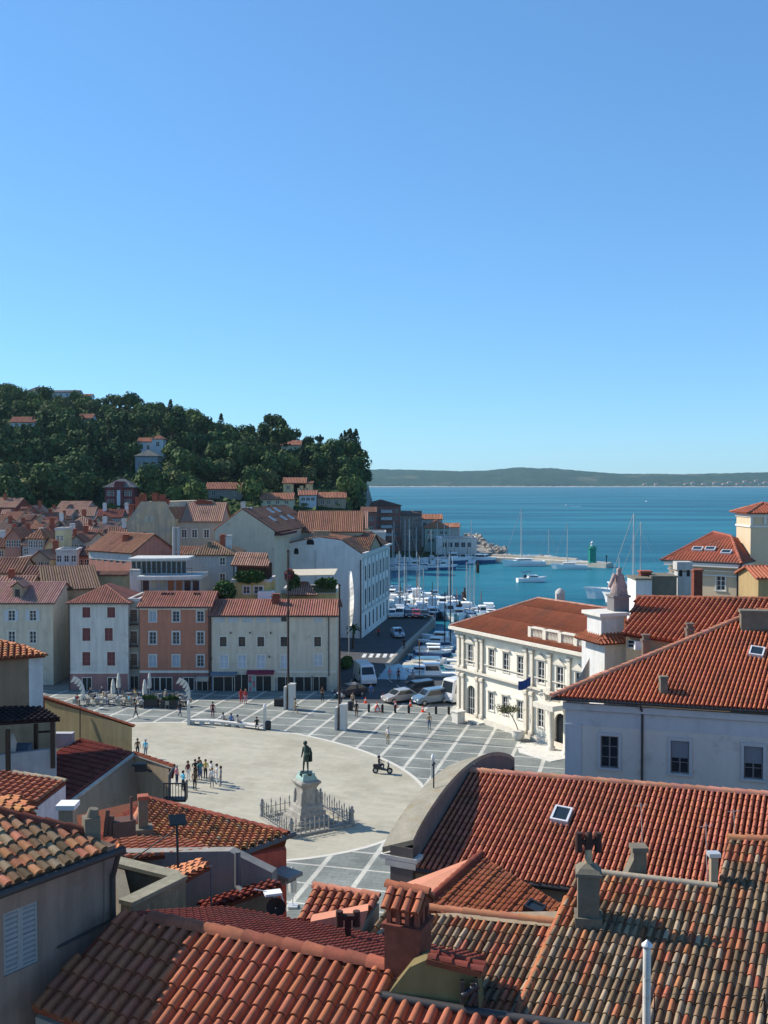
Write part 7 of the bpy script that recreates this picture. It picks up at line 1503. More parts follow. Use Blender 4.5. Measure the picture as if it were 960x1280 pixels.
# near basin: boats berthed bow-out from the quay wall in close rows
for j, y in enumerate((137.2, 139.8, 142.4, 145.0, 147.6, 150.2, 153, 156, 159, 162.5, 166, 170, 174)):
    xq = .6 + (y - 141) * .185 if y > 141 else 1.6
    for i in range(2):
        if j > 8 and i: continue
        k = Rb.choice(['ms', 'mb', 'ob', 'oc', 'ow', 'ol', 'ms', 'fb', 'ms']); x = xq + 4.0 + i * 6.6 + Rb.uniform(-.4, .4)
        if i and j < 1: continue
        put_boat(k, (x, y + Rb.uniform(-.3, .3), WZ), (math.pi if Rb.random() < .4 else 0) + Rb.uniform(-.12, .12) - .15, lab(k, 'berthed in the near basin'), 'boats berthed in the near basin', Rb.uniform(.85, 1.05))
put_boat('fw', (6.2, 134.8, WZ), -.05, 'long white boat with a dark red keel along the near quay wall', 'boats berthed in the near basin', 1.15); put_boat('oc', (3.6, 137.6, WZ), .1, 'flat blue boat at the corner of the near quay', 'boats berthed in the near basin')
# second row behind the end of the quay road
for r_, (y0, x0, x1, n) in enumerate(((200, 2.0, 21, 8), (208.5, 1.5, 23, 9), (217, 1, 19, 7), (226, .5, 16, 6), (236, 0, 13, 5), (246, 0, 9, 4))):
    for i in range(n):
        k = Rb.choice(['ms', 'ms', 'sw', 'sb', 'mb', 'mn', 'fw', 'sd', 'ms']); x = x0 + (x1 - x0) * (i + .5) / n + Rb.uniform(-.5, .5)
        put_boat(k, (x, y0 + Rb.uniform(-1, 1), WZ), math.pi / 2 * (1 if r_ % 2 else -1) + Rb.uniform(-.15, .15), lab(k, 'in the marina beyond the road'), 'boats in the marina beyond the quay road', Rb.uniform(.95, 1.3) if k[0] != 's' else Rb.uniform(.8, .95))
# boats along the far quay
for i in range(15):
    k = Rb.choice(['sw', 'sb', 'sw', 'ms', 'fw', 'sd', 'fb', 'sw']); x = 3 + i * 1.95 + Rb.uniform(-.4, .4)
    put_boat(k, (x, 336 + i * .42 + Rb.uniform(-1, 1), WZ), math.pi / 2 + Rb.uniform(-.1, .1), lab(k, 'moored along the far quay'), 'boats along the far quay', Rb.uniform(.95, 1.25))
for i in range(7):
    k = ('sw', 'ms', 'sb', 'fw', 'ms', 'sw', 'fb')[i]; put_boat(k, (2 + i * 2.7, 312 + Rb.uniform(-2, 3), WZ), Rb.uniform(-.3, .3) + (math.pi if i % 2 else 0), lab(k, 'in the outer moorings'), 'boats in the outer line of moorings', 1.05)
put_boat('fb', (23, 337, WZ), .05, 'long blue and white boat lying along the far quay', 'boats along the far quay', 1.5); put_boat('mb', (33, 339.5, WZ), -.6, 'blue hulled white motor yacht at the root of the mole', 'boats along the far quay', 1.7)
put_boat('sw', tuple(on_z(577, 718, WZ)), 1.9, 'white sailboat moored alone at the end of the outer moorings', None, .9) if False else None
# mole sailboats, moving yacht, ship, speedboat
def place(k, px, py, rz, label, sc): p = on_z(px, py, WZ); o = put_boat(k, (p.x, p.y, WZ), rz, label, 'boats away from the marina', sc); return o
place('sw', 655, 707, math.pi + .15, 'tall masted white sailboat lying alongside the middle of the mole', 1.55); place('sw', 712, 710.5, math.pi - .1, 'white sailboat alongside the mole near the green harbour light', 1.2)
place('ow', 681, 698, .2, 'small white boat under a pale awning behind the tall masted sailboat', 1.1)
place('sd', 684, 700, .3, 'dark hulled sailboat behind the tall masted sailboat on the mole', .9)
y_ = thing('motor_yacht', 'white cruising boat with a dark blue bimini under way in the harbour', 'yacht', (0, 0, 0)); hull(y_, 8.2, 2.7, 1.05, WH, None); cabin(y_, -.8, 2.3, 1.9, 1.0, .7, WH, 'cabin', .7)
b = MB(); b.ext([(-2.6, -1.0, 2.6), (-.2, -1.0, 2.75), (-.2, 1.0, 2.75), (-2.6, 1.0, 2.6)], (0, 0, .1)); b.build('bimini', DKB, y_); b = MB()
for x in (-2.5, -.3):
    for s_ in (-1, 1): b.tube((x, s_ * .95, 1), (x, s_ * .95, 2.65), .03, n=5)
b.build('bimini_frame', ALU, y_); b = MB(); b.box((-1.6, .3, 1.5), (.4, .45, .9)); b.box((-2.2, -.4, 1.45), (.4, .45, .8)); b.build('cockpit_seat', DKB, y_)
p = on_z(664, 727, WZ); y_.location = (p.x, p.y, WZ); y_.rotation_euler = (0, 0, .22)
s_ = thing('passenger_ship', 'white passenger ship with dark windows and two masts partly behind the roofs', 'ship', (0, 0, 0)); hull(s_, 17, 4.6, 2.0, WH, None, .85)
b = MB(); b.obox((-7, -1.9, 1.9), (10.5, 0, 0), (0, 3.8, 0), (0, 0, 1.7)); b.build('cabin', WH, s_); b = MB(); b.obox((-6.6, -1.92, 2.3), (9.6, 0, 0), (0, 3.84, 0), (0, 0, .85)); b.build('window', GLASS, s_); b = MB(); b.obox((-7.2, -2.1, 3.62), (11, 0, 0), (0, 4.2, 0), (0, 0, .12)); b.obox((0, -1.2, 3.75), (2.2, 0, 0), (0, 2.4, 0), (0, 0, 1.5)); b.build('upper_deck', WH, s_)
b = MB(); b.tube((1.2, 0, 5), (1.2, 0, 9.5), .09, n=6); b.build('mast', ALU, s_)
p = on_z(775, 748, WZ); s_.location = (p.x + 1, p.y, WZ); s_.rotation_euler = (0, 0, math.pi - .12)
place('sw', 806, 757, math.pi * .9, 'sailboat hidden behind the roofs with two tall masts showing', 1.55); place('sb', 797, 755, math.pi * .8, 'second sailboat whose tall mast rises behind the stone turret', 1.7)
def speed(px, py, lab_, rz):
    p = on_z(px, py, -1.45); t = thing('speed_boat', lab_, 'speedboat', (p.x, p.y, -1.45)); b = MB()
    hull_ = hull(t, 7, 2.6, 1.3, WH, None); hull_.data.transform(Matrix.Rotation(rz, 4, 'Z')); b = MB(); b.box((0, 0, 1.7), (2, 1.6, 1)); c_ = b.build('cabin', WH, None); c_.data.transform(Matrix.Rotation(rz, 4, 'Z')); c_.parent = t; return p
p = speed(708, 633, 'white speedboat trailing a foaming wake across the bay', 0); b = MB()
for x0, x1, w_ in ((-52, -4, 1.6), (-6, 17, 2.2)): b.ext([p + V((x0, -w_ * .2 + 9 * (x0 < -40), 0)), p + V((x1, -w_ * .8, 0)), p + V((x1, w_ * .8, 0)), p + V((x0, w_ * .3 + 9 * (x0 < -40), 0))], (0, 0, .12))
tag(b.build('wake', mat('foam', (.75, .78, .78), var=.15)), 'white foaming wake behind the speedboat', 'wake', kind='stuff')
speed(808, 628, 'tiny white boat alone far out on the bay at right', .6); speed(577, 613, 'tiny dark boat near the far shore', 0)
p = on_z(557, 612, -1.4); t = thing('distant_sailboat', 'tiny sailboat with a white sail near the far shore', 'sailboat', tuple(p)); hull(t, 12, 3.5, 1.4, WH); b = MB(); b.add([(0, 0, 2), (-7, .3, 2.4), (-.4, .1, 26), (.3, -.1, 24), (6.5, -.3, 2)], [[0, 1, 2], [0, 4, 3]]); b.build('sail', WHITE, t)
# mooring posts in the water
for px, py, hgt in ((597, 716, 3.4), (580, 758, 4.2), (574, 770, 3)):
    p = on_z(px, py, -1.5); b = MB(); b.tube(p - Z, p + Z * hgt * .72, .55, .5, 8); b.tube(p + V((.3, .2, -1)), p + V((.1, .1, hgt)), .28, .22, 6); b.box(p + Z * hgt * .74, (1.2, 1.2, .15)); tag(b.build('mooring_dolphin', mat('wet_timber', (.05, .038, .03))), 'dark timber mooring post standing in the harbour water', 'mooring post', 'timber mooring posts')
for px, py0, py1, lab_ in ((563, 795, 690, 'tall slender dark mast on the quay beyond the near boats'), (556, 797, 742, 'shorter dark quay mast left of the tall slender one'), (544, 806, 746, 'pale thin lamp mast at the corner of the quay road')):
    D = 165 if px != 544 else 186; p, q = at(px, py1, D), at(px, py0, D); b = MB(); b.tube((q.x, D, -1.5), (q.x, D, p.z), .11, .06, 6); b.tube((q.x, D, p.z), (q.x, D, p.z + .2), .14); tag(b.build('quay_mast', GRY if px == 544 else DARKWOOD), lab_, 'mast')
# blue tarpaulin heap at the corner
p = on_z(492, 846, 0); b = MB(); q = [(-2.2, -1.6, 0), (1.6, -1.9, 0), (2.2, 1.6, 0), (-1.4, 2.2, 0), (-.9, -.4, 1.5), (.9, .5, 1.7), (0, 1.3, 1.2)]; b.add([p + V(v) for v in q], [[0, 1, 4], [1, 5, 4], [1, 2, 5], [2, 6, 5], [2, 3, 6], [3, 0, 4], [3, 4, 6], [4, 5, 6]]); tag(b.build('tarpaulin', mat('tarp_pale', (.30, .46, .54), rough=.6, var=.15, scale=1)), 'pale blue tarpaulin heap at the corner of the near quay', 'tarpaulin')
# ================================================================== people
SKIN = mat('skin', (.45, .26, .18), var=.05); HAIRS = [mat('hair_%s' % n, c_, var=.1) for n, c_ in (('dark', (.02, .014, .01)), ('brown', (.07, .04, .022)), ('grey', (.35, .33, .31)), ('fair', (.28, .18, .08)))]
SHOE = mat('shoe', (.04, .03, .028)); CL = {n: mat('cloth_' + n, c_, var=.08, scale=4) for n, c_ in {'white': (.68, .67, .64), 'black': (.022, .022, .025), 'red': (.42, .04, .035), 'maroon': (.12, .03, .035), 'blue': (.07, .14, .34), 'sky': (.12, .45, .60), 'navy': (.025, .035, .08), 'jeans': (.08, .12, .22), 'tan': (.36, .27, .17), 'grey': (.25, .25, .26), 'pink': (.55, .22, .25), 'teal': (.05, .20, .22), 'yellow': (.50, .38, .10), 'olive': (.13, .13, .06), 'brown': (.11, .065, .04)}.items()}
def skel(pose):
    P = {'pelvis': (0, 0, .93, .125), 'waist': (0, -.005, 1.08, .115), 'chest': (0, 0, 1.30, .15), 'neck': (0, -.01, 1.47, .055), 'jaw': (0, -.03, 1.56, .075), 'head': (0, -.015, 1.65, .098), 'crown': (0, 0, 1.71, .07)}
    for s, n in ((-1, 'L'), (1, 'R')):
        P.update({'sh' + n: (s * .19, 0, 1.40, .062), 'el' + n: (s * .245, .03, 1.13, .047), 'wr' + n: (s * .245, -.05, .88, .033), 'ha' + n: (s * .24, -.075, .79, .036), 'hip' + n: (s * .095, 0, .88, .095), 'kn' + n: (s * .105, -.02, .50, .066), 'an' + n: (s * .11, .02, .09, .042), 'to' + n: (s * .125, -.14, .045, .038)})
    if pose == 'walk': P.update({'knL': (-.1, -.16, .53, .066), 'anL': (-.1, -.24, .13, .042), 'toL': (-.1, -.40, .10, .038), 'knR': (.1, .06, .50, .066), 'anR': (.1, .30, .14, .042), 'toR': (.1, .19, .045, .038), 'elL': (-.25, .12, 1.15, .047), 'wrL': (-.26, .10, .90, .033), 'haL': (-.26, .07, .82, .036), 'elR': (.25, -.06, 1.14, .047), 'wrR': (.24, -.24, .97, .033), 'haR': (.23, -.31, .93, .036)})
    if pose == 'hands': P.update({'elL': (-.27, .05, 1.14, .047), 'wrL': (-.1, -.2, 1.12, .033), 'haL': (-.04, -.24, 1.14, .036), 'elR': (.27, .05, 1.14, .047), 'wrR': (.12, -.2, 1.05, .033), 'haR': (.05, -.23, 1.06, .036)})
    if pose == 'phone': P.update({'elR': (.25, -.08, 1.16, .047), 'wrR': (.15, -.22, 1.36, .033), 'haR': (.12, -.2, 1.45, .036), 'knL': (-.12, -.06, .5, .066)})
    if pose in ('sit', 'ride'):
        d = .48; P = {k: (x, y, z - d, r_) if not k.startswith(('kn', 'an', 'to')) else (x, y, z, r_) for k, (x, y, z, r_) in P.items()}
        for s, n in ((-1, 'L'), (1, 'R')): P.update({'kn' + n: (s * .13, -.44, .50, .068), 'an' + n: (s * .13, -.42, .09, .042), 'to' + n: (s * .14, -.57, .045, .038), 'hip' + n: (s * .1, -.02, .44, .1), 'wr' + n: (s * .17, -.28, .68, .033), 'ha' + n: (s * .12, -.36, .68, .036)})
        if pose == 'ride':
            for s, n in ((-1, 'L'), (1, 'R')): P.update({'el' + n: (s * .3, -.2, .74, .047), 'wr' + n: (s * .3, -.42, .66, .033), 'ha' + n: (s * .3, -.50, .64, .036)})
    return P
BONES = [('pelvis', 'waist', 2), ('waist', 'chest', 1), ('chest', 'neck', 1), ('neck', 'jaw', 0), ('jaw', 'head', 0), ('head', 'crown', 0)]
for n in 'LR': BONES += [('chest', 'sh' + n, 1), ('sh' + n, 'el' + n, 1), ('el' + n, 'wr' + n, 0), ('wr' + n, 'ha' + n, 0), ('pelvis', 'hip' + n, 2), ('hip' + n, 'kn' + n, 2), ('kn' + n, 'an' + n, 2), ('an' + n, 'to' + n, 3)]
def body_mesh(P, bones=BONES, sub=1):
    names = list(P); me = bpy.data.meshes.new('person_base'); me.from_pydata([P[n][:3] for n in names], [(names.index(a), names.index(c_)) for a, c_, _ in bones], [])
    o = bpy.data.objects.new('person_base', me); COL.objects.link(o); o.modifiers.new('skin', 'SKIN'); md = o.modifiers.new('sub', 'SUBSURF'); md.levels = md.render_levels = sub
    for i, n in enumerate(names): me.skin_vertices[0].data[i].radius = (P[n][3], P[n][3] * (.78 if n in ('chest', 'waist') else 1)); me.skin_vertices[0].data[i].use_root = n == 'pelvis'
    dg = bpy.context.evaluated_depsgraph_get(); dg.update(); nm = bpy.data.meshes.new_from_object(o.evaluated_get(dg)); bpy.data.objects.remove(o); return nm
def seg_d(p, a, c_):
    d = c_ - a; t = max(0, min(1, (p - a).dot(d) / max(1e-9, d.length_squared))); return (p - a - d * t).length
PB = {}
def person_proto(pose):
    if pose not in PB:
        P = skel(pose); me = body_mesh(P); sg = [(V(P[a][:3]), V(P[c_][:3]), m_, (P[a][3] + P[c_][3]) / 2) for a, c_, m_ in BONES]; ids = []
        for f in me.polygons:
            c_ = V(f.center); ids.append(min(sg, key=lambda q: seg_d(c_, q[0], q[1]) - q[3])[2]); f.use_smooth = True
        h = V(P['head'][:3]); hb = MB(); hb.lathe(h + V((0, .02, 0)), [(.108, -.03), (.116, .02), (.105, .07), (.07, .105), (.01, .12)], 10); bk = MB()
        hb.lathe(h + V((0, .05, -.07)), [(.07, -.04), (.085, 0), (.08, .06)], 8)
        fb = MB(); fb.ext([h + V((-.014, -.098, -.03)), h + V((.014, -.098, -.03)), h + V((0, -.09, .02))], (0, -.03, 0))
        eb = MB(); [eb.box(h + V((x, -.097, .018)), (.024, .012, .012)) for x in (-.036, .036)]; eb.box(h + V((0, -.1, -.065)), (.05, .012, .01))
        PB[pose] = (me, ids, hb, fb, eb)
    return PB[pose]
PM = {}
EYE = mat('eye_dark', (.03, .02, .02))
def person(p, rz, pose, top, bot, label, group=None, hair=0, sc=1.0):
    me, ids, hb, fb, eb = person_proto(pose); k = (pose, top, bot, hair)
    if k not in PM:
        m = me.copy(); m.materials.clear()
        for q in (SKIN, CL[top], CL[bot], SHOE): m.materials.append(q)
        m.polygons.foreach_set('material_index', ids); PM[k] = (m, hb.mesh('hair', HAIRS[hair]), fb.mesh('nose', SKIN), eb.mesh('face', EYE))
    m, hm, fm_, em = PM[k]
    o = bpy.data.objects.new('person', m); COL.objects.link(o); o.location = p; o.rotation_euler = (0, 0, rz); o.scale = (sc,) * 3; tag(o, label, 'person', group)
    link('hair', hm, o); link('nose', fm_, o); link('face', em, o); return o
def gp(px, py): q = on_z(px, py, 0); return V((q.x, q.y, .01))
GRP = 'tour group standing on the pale oval'
for px, py, rz, pose, t, b_, hair, lab_ in [
    (221, 982, 1.2, 'stand', 'pink', 'navy', 2, 'person in a pink top at the left end of the tour group'), (229, 989, 2.4, 'hands', 'sky', 'black', 0, 'person in a bright turquoise top and black trousers in the tour group'), (235, 976, 1.0, 'stand', 'maroon', 'white', 1, 'person in a maroon top and white trousers in the tour group'), (243.5, 988, 2.8, 'stand', 'brown', 'black', 1, 'person in a brown top and black trousers at the front of the tour group'), (244, 974, .4, 'hands', 'black', 'black', 0, 'person all in black behind the front of the tour group'), (250.5, 975, .1, 'stand', 'teal', 'jeans', 1, 'tall person in a teal top in the middle of the tour group'), (249, 971, .6, 'stand', 'maroon', 'black', 0, 'person in a dark red top at the back of the tour group'), (257, 974, -.4, 'hands', 'yellow', 'black', 1, 'person in a mustard top in the tour group'), (265, 985, 3.6, 'stand', 'white', 'grey', 3, 'person in a white top and pale grey skirt at the front right of the group'), (264, 976, -.8, 'stand', 'white', 'navy', 0, 'person in a white shirt and navy trousers behind the pale skirted one'), (271, 980, -1.3, 'hands', 'white', 'white', 0, 'person dressed all in white near the right end of the tour group'), (276, 983, -1.6, 'stand', 'grey', 'grey', 0, 'person in grey at the right end of the tour group'),
    (172, 946, .5, 'stand', 'brown', 'black', 0, 'dark clad person half hidden behind the shaded gable roof'), (182, 947, -.3, 'stand', 'sky', 'grey', 2, 'person in a pale blue shirt half hidden behind the shaded gable roof')]:
    person(gp(px, py), rz, pose, t, b_, lab_, GRP if px > 200 else None, hair)
for px, py, rz, pose, t, b_, hair, lab_ in [
    (169.5, 898, 2.0, 'walk', 'black', 'black', 0, 'person in black walking near the end of the yellow wall'), (225, 896, 1.2, 'walk', 'black', 'navy', 0, 'person in dark clothes with a white bag walking past the cafe'), (266, 897, .1, 'stand', 'maroon', 'maroon', 0, 'person in a dark red dress walking across the paving'), (301.5, 879, .2, 'stand', 'red', 'red', 1, 'person in a bright red dress outside the shops'), (307, 880, -.3, 'stand', 'red', 'pink', 3, 'person in a red top and pink skirt outside the shops'), (369, 892, 1.6, 'walk', 'tan', 'tan', 1, 'person in beige walking past the first flagpole'), (403, 877, .3, 'hands', 'brown', 'black', 1, 'person in brown standing in the shade near the second flagpole'), (426, 882, .3, 'stand', 'white', 'navy', 0, 'person in a white shirt standing behind the second flagpole'), (441, 884, -.5, 'stand', 'tan', 'brown', 1, 'person in tan standing near the dark car'), (445.5, 896, .6, 'stand', 'black', 'brown', 0, 'person in a black jacket near the row of bollards'), (485, 930, -.6, 'phone', 'white', 'tan', 2, 'grey haired person in pale clothes standing alone on the paving'), (536.5, 912, .3, 'stand', 'tan', 'jeans', 1, 'person in blue jeans and a tan top near the palace'), (516.5, 871, .4, 'stand', 'grey', 'black', 0, 'person in grey standing between the parked cars'), (464, 873, .1, 'stand', 'blue', 'jeans', 0, 'person in blue standing on the shaded road'), (420, 856, .2, 'stand', 'navy', 'black', 0, 'person in navy at the corner of the cream house'),
    (505, 812, 0, 'stand', 'black', 'black', 0, 'person in black at the kerb of the quay road'), (500, 798, .5, 'walk', 'black', 'navy', 0, 'person in dark clothes beside the car on the quay road'), (473, 797, .3, 'stand', 'red', 'black', 1, 'person in red near the doors of the harbour hall'), (487, 851, .3, 'stand', 'pink', 'grey', 3, 'person in pink by the tarpaulin heap'), (516, 854, -.2, 'stand', 'grey', 'grey', 0, 'person in grey on the near quay by the boats'), (498, 852, .4, 'stand', 'maroon', 'black', 0, 'person in maroon on the near quay by the boats')]:
    person(gp(px, py), rz, pose, t, b_, lab_, None, hair)
# ================================================================== monument
p = gp(383, 1027); mz = math.atan2(.25, .97)
mo = thing('monument', 'tall stepped pale stone pedestal of the statue standing on the oval', 'pedestal', tuple(p)); ST2 = mat('pedestal_stone', (.31, .29, .25), var=.25, scale=3, streak=.3, stain=((.25, .24, .21), 2.5, .55, .75)); q4 = math.sqrt(2)
def sq(b, prof, rz=.55): b.lathe(p, [(r_ * q4, z) for r_, z in prof], 4, rz=rz + math.pi / 4, sm=False)
b = MB(); sq(b, [(1.65, .0), (1.65, .22), (1.35, .24), (1.32, .55), (1.12, .58), (1.08, .95), (.98, 1.0), (.92, 1.35), (.86, 1.42), (.80, 1.5)]); b.build('base', ST2, mo)
b = MB(); sq(b, [(.72, 1.5), (.66, 1.7), (.60, 2.6), (.62, 2.75), (.70, 2.9), (.84, 3.05), (.86, 3.2), (.78, 3.25), (.6, 3.3)]); 
for k in range(4): a = .55 + math.pi / 4 + k * math.pi / 2; b.lathe(p + V((.88 * math.cos(a), .88 * math.sin(a), 1.45)), [(.22, 0), (.2, .3), (.14, .55), (.17, .8), (.05, 1.1)], 8)
b.build('shaft', ST2, mo)
b = MB(); sq(b, [(.62, 3.3), (.58, 3.5), (.5, 3.62), (.48, 3.8)]); b.build('plinth', mat('copper_green_stone', (.30, .42, .37), var=.25, scale=5), mo)
BRZ = mat('bronze_patina', (.035, .055, .045), rough=.45, var=.35, scale=4, metal=.4, stain=((.12, .22, .18), 5, .55, .7))
P = skel('stand'); P.update({'knL': (-.12, -.08, .5, .07), 'anL': (-.14, -.10, .09, .045), 'toL': (-.16, -.27, .045, .04), 'jaw': (-.02, -.09, 1.54, .08), 'head': (-.03, -.09, 1.63, .10), 'crown': (-.03, -.07, 1.70, .08), 'elR': (.27, -.04, 1.12, .06), 'wrR': (.2, -.22, 1.08, .04), 'haR': (.16, -.3, 1.08, .04), 'elL': (-.26, .03, 1.12, .06), 'wrL': (-.25, -.1, .9, .04), 'haL': (-.25, -.14, .82, .04)})
me = body_mesh(P); me.materials.append(BRZ); 
for f in me.polygons: f.use_smooth = True
st = bpy.data.objects.new('statue', me); COL.objects.link(st); tag(st, 'green bronze statue of a man in a long coat looking down from the pedestal', 'statue'); st.location = p + V((0, 0, 3.8)); st.scale = (1.3, 1.3, 1.4); st.rotation_euler = (0, 0, -.5)
b = MB(); b.lathe((0, .03, 0), [(.20, .62), (.19, .85), (.15, 1.05), (.18, 1.3), (.10, 1.46)], 12); b.ext([(.12, .1, .55), (.34, .06, .62), (.36, .02, 1.1), (.22, .06, 1.38)], (0, .08, 0)); link('coat', b.mesh('coat', BRZ), st)
b = MB(); b.lathe((-.03, -.06, 1.62), [(.115, -.06), (.125, .03), (.1, .1), (.02, .13)], 10); link('hair', b.mesh('hair', BRZ), st); b = MB(); b.box((0, -.02, -.04), (.7, .7, .1), .5); link('base', b.mesh('base', BRZ), st)
fc = thing('monument_fence', 'low pale fence of pointed stakes around the statue pedestal', 'fence', tuple(p)); FS = mat('fence_stone', (.28, .275, .255), var=.2)
ca, sa = V((math.cos(.55), math.sin(.55), 0)), V((-math.sin(.55), math.cos(.55), 0)); hf = 2.55
b = MB(); cor = [p + ca * x * hf + sa * y * hf for x, y in ((-1, -1), (1, -1), (1, 1), (-1, 1))]
kb = MB()
for i in range(4):
    a, c_ = cor[i], cor[(i + 1) % 4]; d = (c_ - a).normalized(); s_ = V((-d.y, d.x, 0)); kb.obox(a - s_ * .22 + V((0, 0, .003)), c_ - a, s_ * .44, Z * .16); rl = MB(); rl.tube(a + Z * .3, c_ + Z * .3, .03, n=5); rl.tube(a + Z * .8, c_ + Z * .8, .025, n=5)
    for k in range(1, 13):
        q = a.lerp(c_, k / 13); h_ = 1.15 if k % 2 else .9; rl.tube(q + Z * .16, q + Z * h_, .05, .04, 5); rl.tube(q + Z * (h_ - .02), q + Z * (h_ + .3), .075, .005, 5)
    rl.build('railing', FS, fc)
kb.build('kerb', ST2, fc)
for q in cor: b = MB(); b.lathe(q, [(.24, .1), (.24, .35), (.17, .4), (.15, .9), (.22, 1.0), (.2, 1.15), (.1, 1.25), (.14, 1.38), (.03, 1.5)], 8); b.build('corner_post', FS, fc)
# ================================================================== flagpoles, lamps, benches, bollards, cones
PW = mat('flagpole_stone', (.56, .54, .49), var=.12)
for px, py, ty, lab_ in ((360.5, 886.5, 690, 'tall dark flagpole in a white stone socket in front of the cream house'), (424.5, 912, 733, 'tall dark flagpole in a white stone socket at the corner of the road')):
    q = gp(px, py); D = q.y; h_ = at(px, ty, D).z; t = thing('flagpole', lab_, 'flagpole', tuple(q)); b = MB(); b.tube(q, q + Z * h_, .15, .09, 10); b.lathe(q + Z * h_, [(.12, 0), (.16, .1), (.02, .3)], 8); b.build('pole', mat('pole_brown', (.045, .03, .025)), t)
    b = MB(); sr = 31 * D / F; b.box(q + V((.42, .0, sr / 2)), (.62, .8, sr), -.25); b.box(q + V((.42, 0, sr + .06)), (.72, .9, .12), -.25); b.box(q + V((-.32, 0, sr / 2 - .1)), (.22, .7, sr - .2), -.25); b.build('socket', PW, t)
for px, py, ty, lab_ in ((331, 912, 880, 'pale stone lamp post at the right end of the long stone bench'), (236, 906, 876, 'pale stone lamp post beside the left end of the long stone bench'), (541, 978, 944, 'pale stone lamp post on the paving beside the church gable')):
    q = gp(px, py); h_ = at(px, ty, q.y).z; t = thing('lamp_post', lab_, 'street lamp', tuple(q)); b = MB(); b.box(q + Z * (h_ * .42), (.3, .3, h_ * .84)); b.build('post', PW, t); b = MB(); b.lathe(q + Z * h_ * .84, [(.1, 0), (.18, .06), (.15, .3), (.05, .45)], 8); b.build('lamp', WHITE, t)
bn = thing('stone_bench', 'long low pale stone bench along the far edge of the oval', 'bench', tuple(gp(285, 907))); pts = [gp(238, 905), gp(262, 905.5), gp(290, 908), gp(312, 910.5), gp(327, 912.5)]
b = MB()
for a, c_ in zip(pts[:-1], pts[1:]): d = c_ - a; s_ = V((-d.y, d.x, 0)).normalized() * .7; b.obox(a - s_ / 2 + Z * .36, d * .995, s_, Z * .14)
b.build('seat', PW, bn)
for k, t_ in enumerate((.1, .35, .6, .85)):
    for a, c_ in (pts[0:2], pts[1:3], pts[2:4]):
        q = a.lerp(c_, t_); l_ = MB(); l_.box(q + Z * .18, (.45, .5, .36)); l_.build('leg', PW, bn) if t_ in (.1, .6) else None
for px, py, rz, t, b_, lab_ in ((279, 906, 2.6, 'grey', 'tan', 'person in grey sitting on the long stone bench'), (289, 907, 2.9, 'blue', 'navy', 'person in blue sitting on the long stone bench'), (297, 909, 1.8, 'grey', 'grey', 'person in pale grey lounging on the long stone bench'), (321, 911.5, .2, 'black', 'black', 'person in black sitting alone on the right part of the stone bench')): person(gp(px, py) + V((0, 0, .05)), rz, 'sit', t, b_, lab_)
q = gp(335, 912); b = MB(); b.lathe(q, [(.28, 0), (.32, .1), (.34, .85), (.3, .9)], 10); tag(b.build('litter_bin', DARKMETAL), 'dark litter bin beside the right end of the stone bench', 'bin')
BO = MB(); BO.lathe((0, 0, 0), [(.14, 0), (.14, .7), (.16, .72), (.14, .85), (.02, .95)], 8); bm_ = BO.mesh('bollard', DARKMETAL); 
for i, (px, py) in enumerate(((461, 890), (478, 890.5), (494, 891), (511, 891.5), (545, 892.5), (561, 893))): o = link('bollard', bm_, None, gp(px, py)); tag(o, 'short dark iron bollard in the row between the paving and the road', 'bollard', 'bollards along the road')
CO = MB(); CO.box((0, 0, .03), (.42, .42, .06)); CO.lathe((0, 0, .06), [(.17, 0), (.11, .28)], 10, 0); CO.lathe((0, 0, .34), [(.11, 0), (.08, .14)], 10, 1); CO.lathe((0, 0, .48), [(.08, 0), (.03, .24)], 10, 0); cm = CO.mesh('traffic_cone', [mat('cone_orange', (.75, .09, .03)), WHITE])
for i, (px, py) in enumerate(((457, 879), (471, 885), (478, 874), (494.5, 884), (528.5, 890), (513, 883))): o = link('traffic_cone', cm, None, gp(px, py)); o.scale = (1.0,) * 3; tag(o, 'orange traffic cone with a white band at the edge of the road', 'traffic cone', 'cones along the road')
for px, py in ((438, 888),): q = gp(px, py); b = MB(); b.lathe(q, [(.3, 0), (.32, .9), (.28, 1.0)], 10); tag(b.build('litter_bin', DARKMETAL), 'dark round bin near the second flagpole', 'bin')
q = gp(472, 891); t = thing('road_sign', 'folding red and white warning board standing on the paving', 'sign', tuple(q)); b = MB(); b.ext([q + V((-.4, 0, .1)), q + V((.4, 0, .1)), q + V((0, .05, 1.0))], (0, .05, 0)); b.build('board', mat('sign_red', (.55, .06, .04)), t); b = MB(); b.ext([q + V((-.24, -.01, .2)), q + V((.24, -.01, .2)), q + V((0, .02, .72))], (0, -.012, 0)); b.build('panel', WHITE, t); b = MB(); b.tube(q + V((-.35, .02, .12)), q + V((-.35, .3, 0)), .02); b.build('stand', DARKMETAL, t)
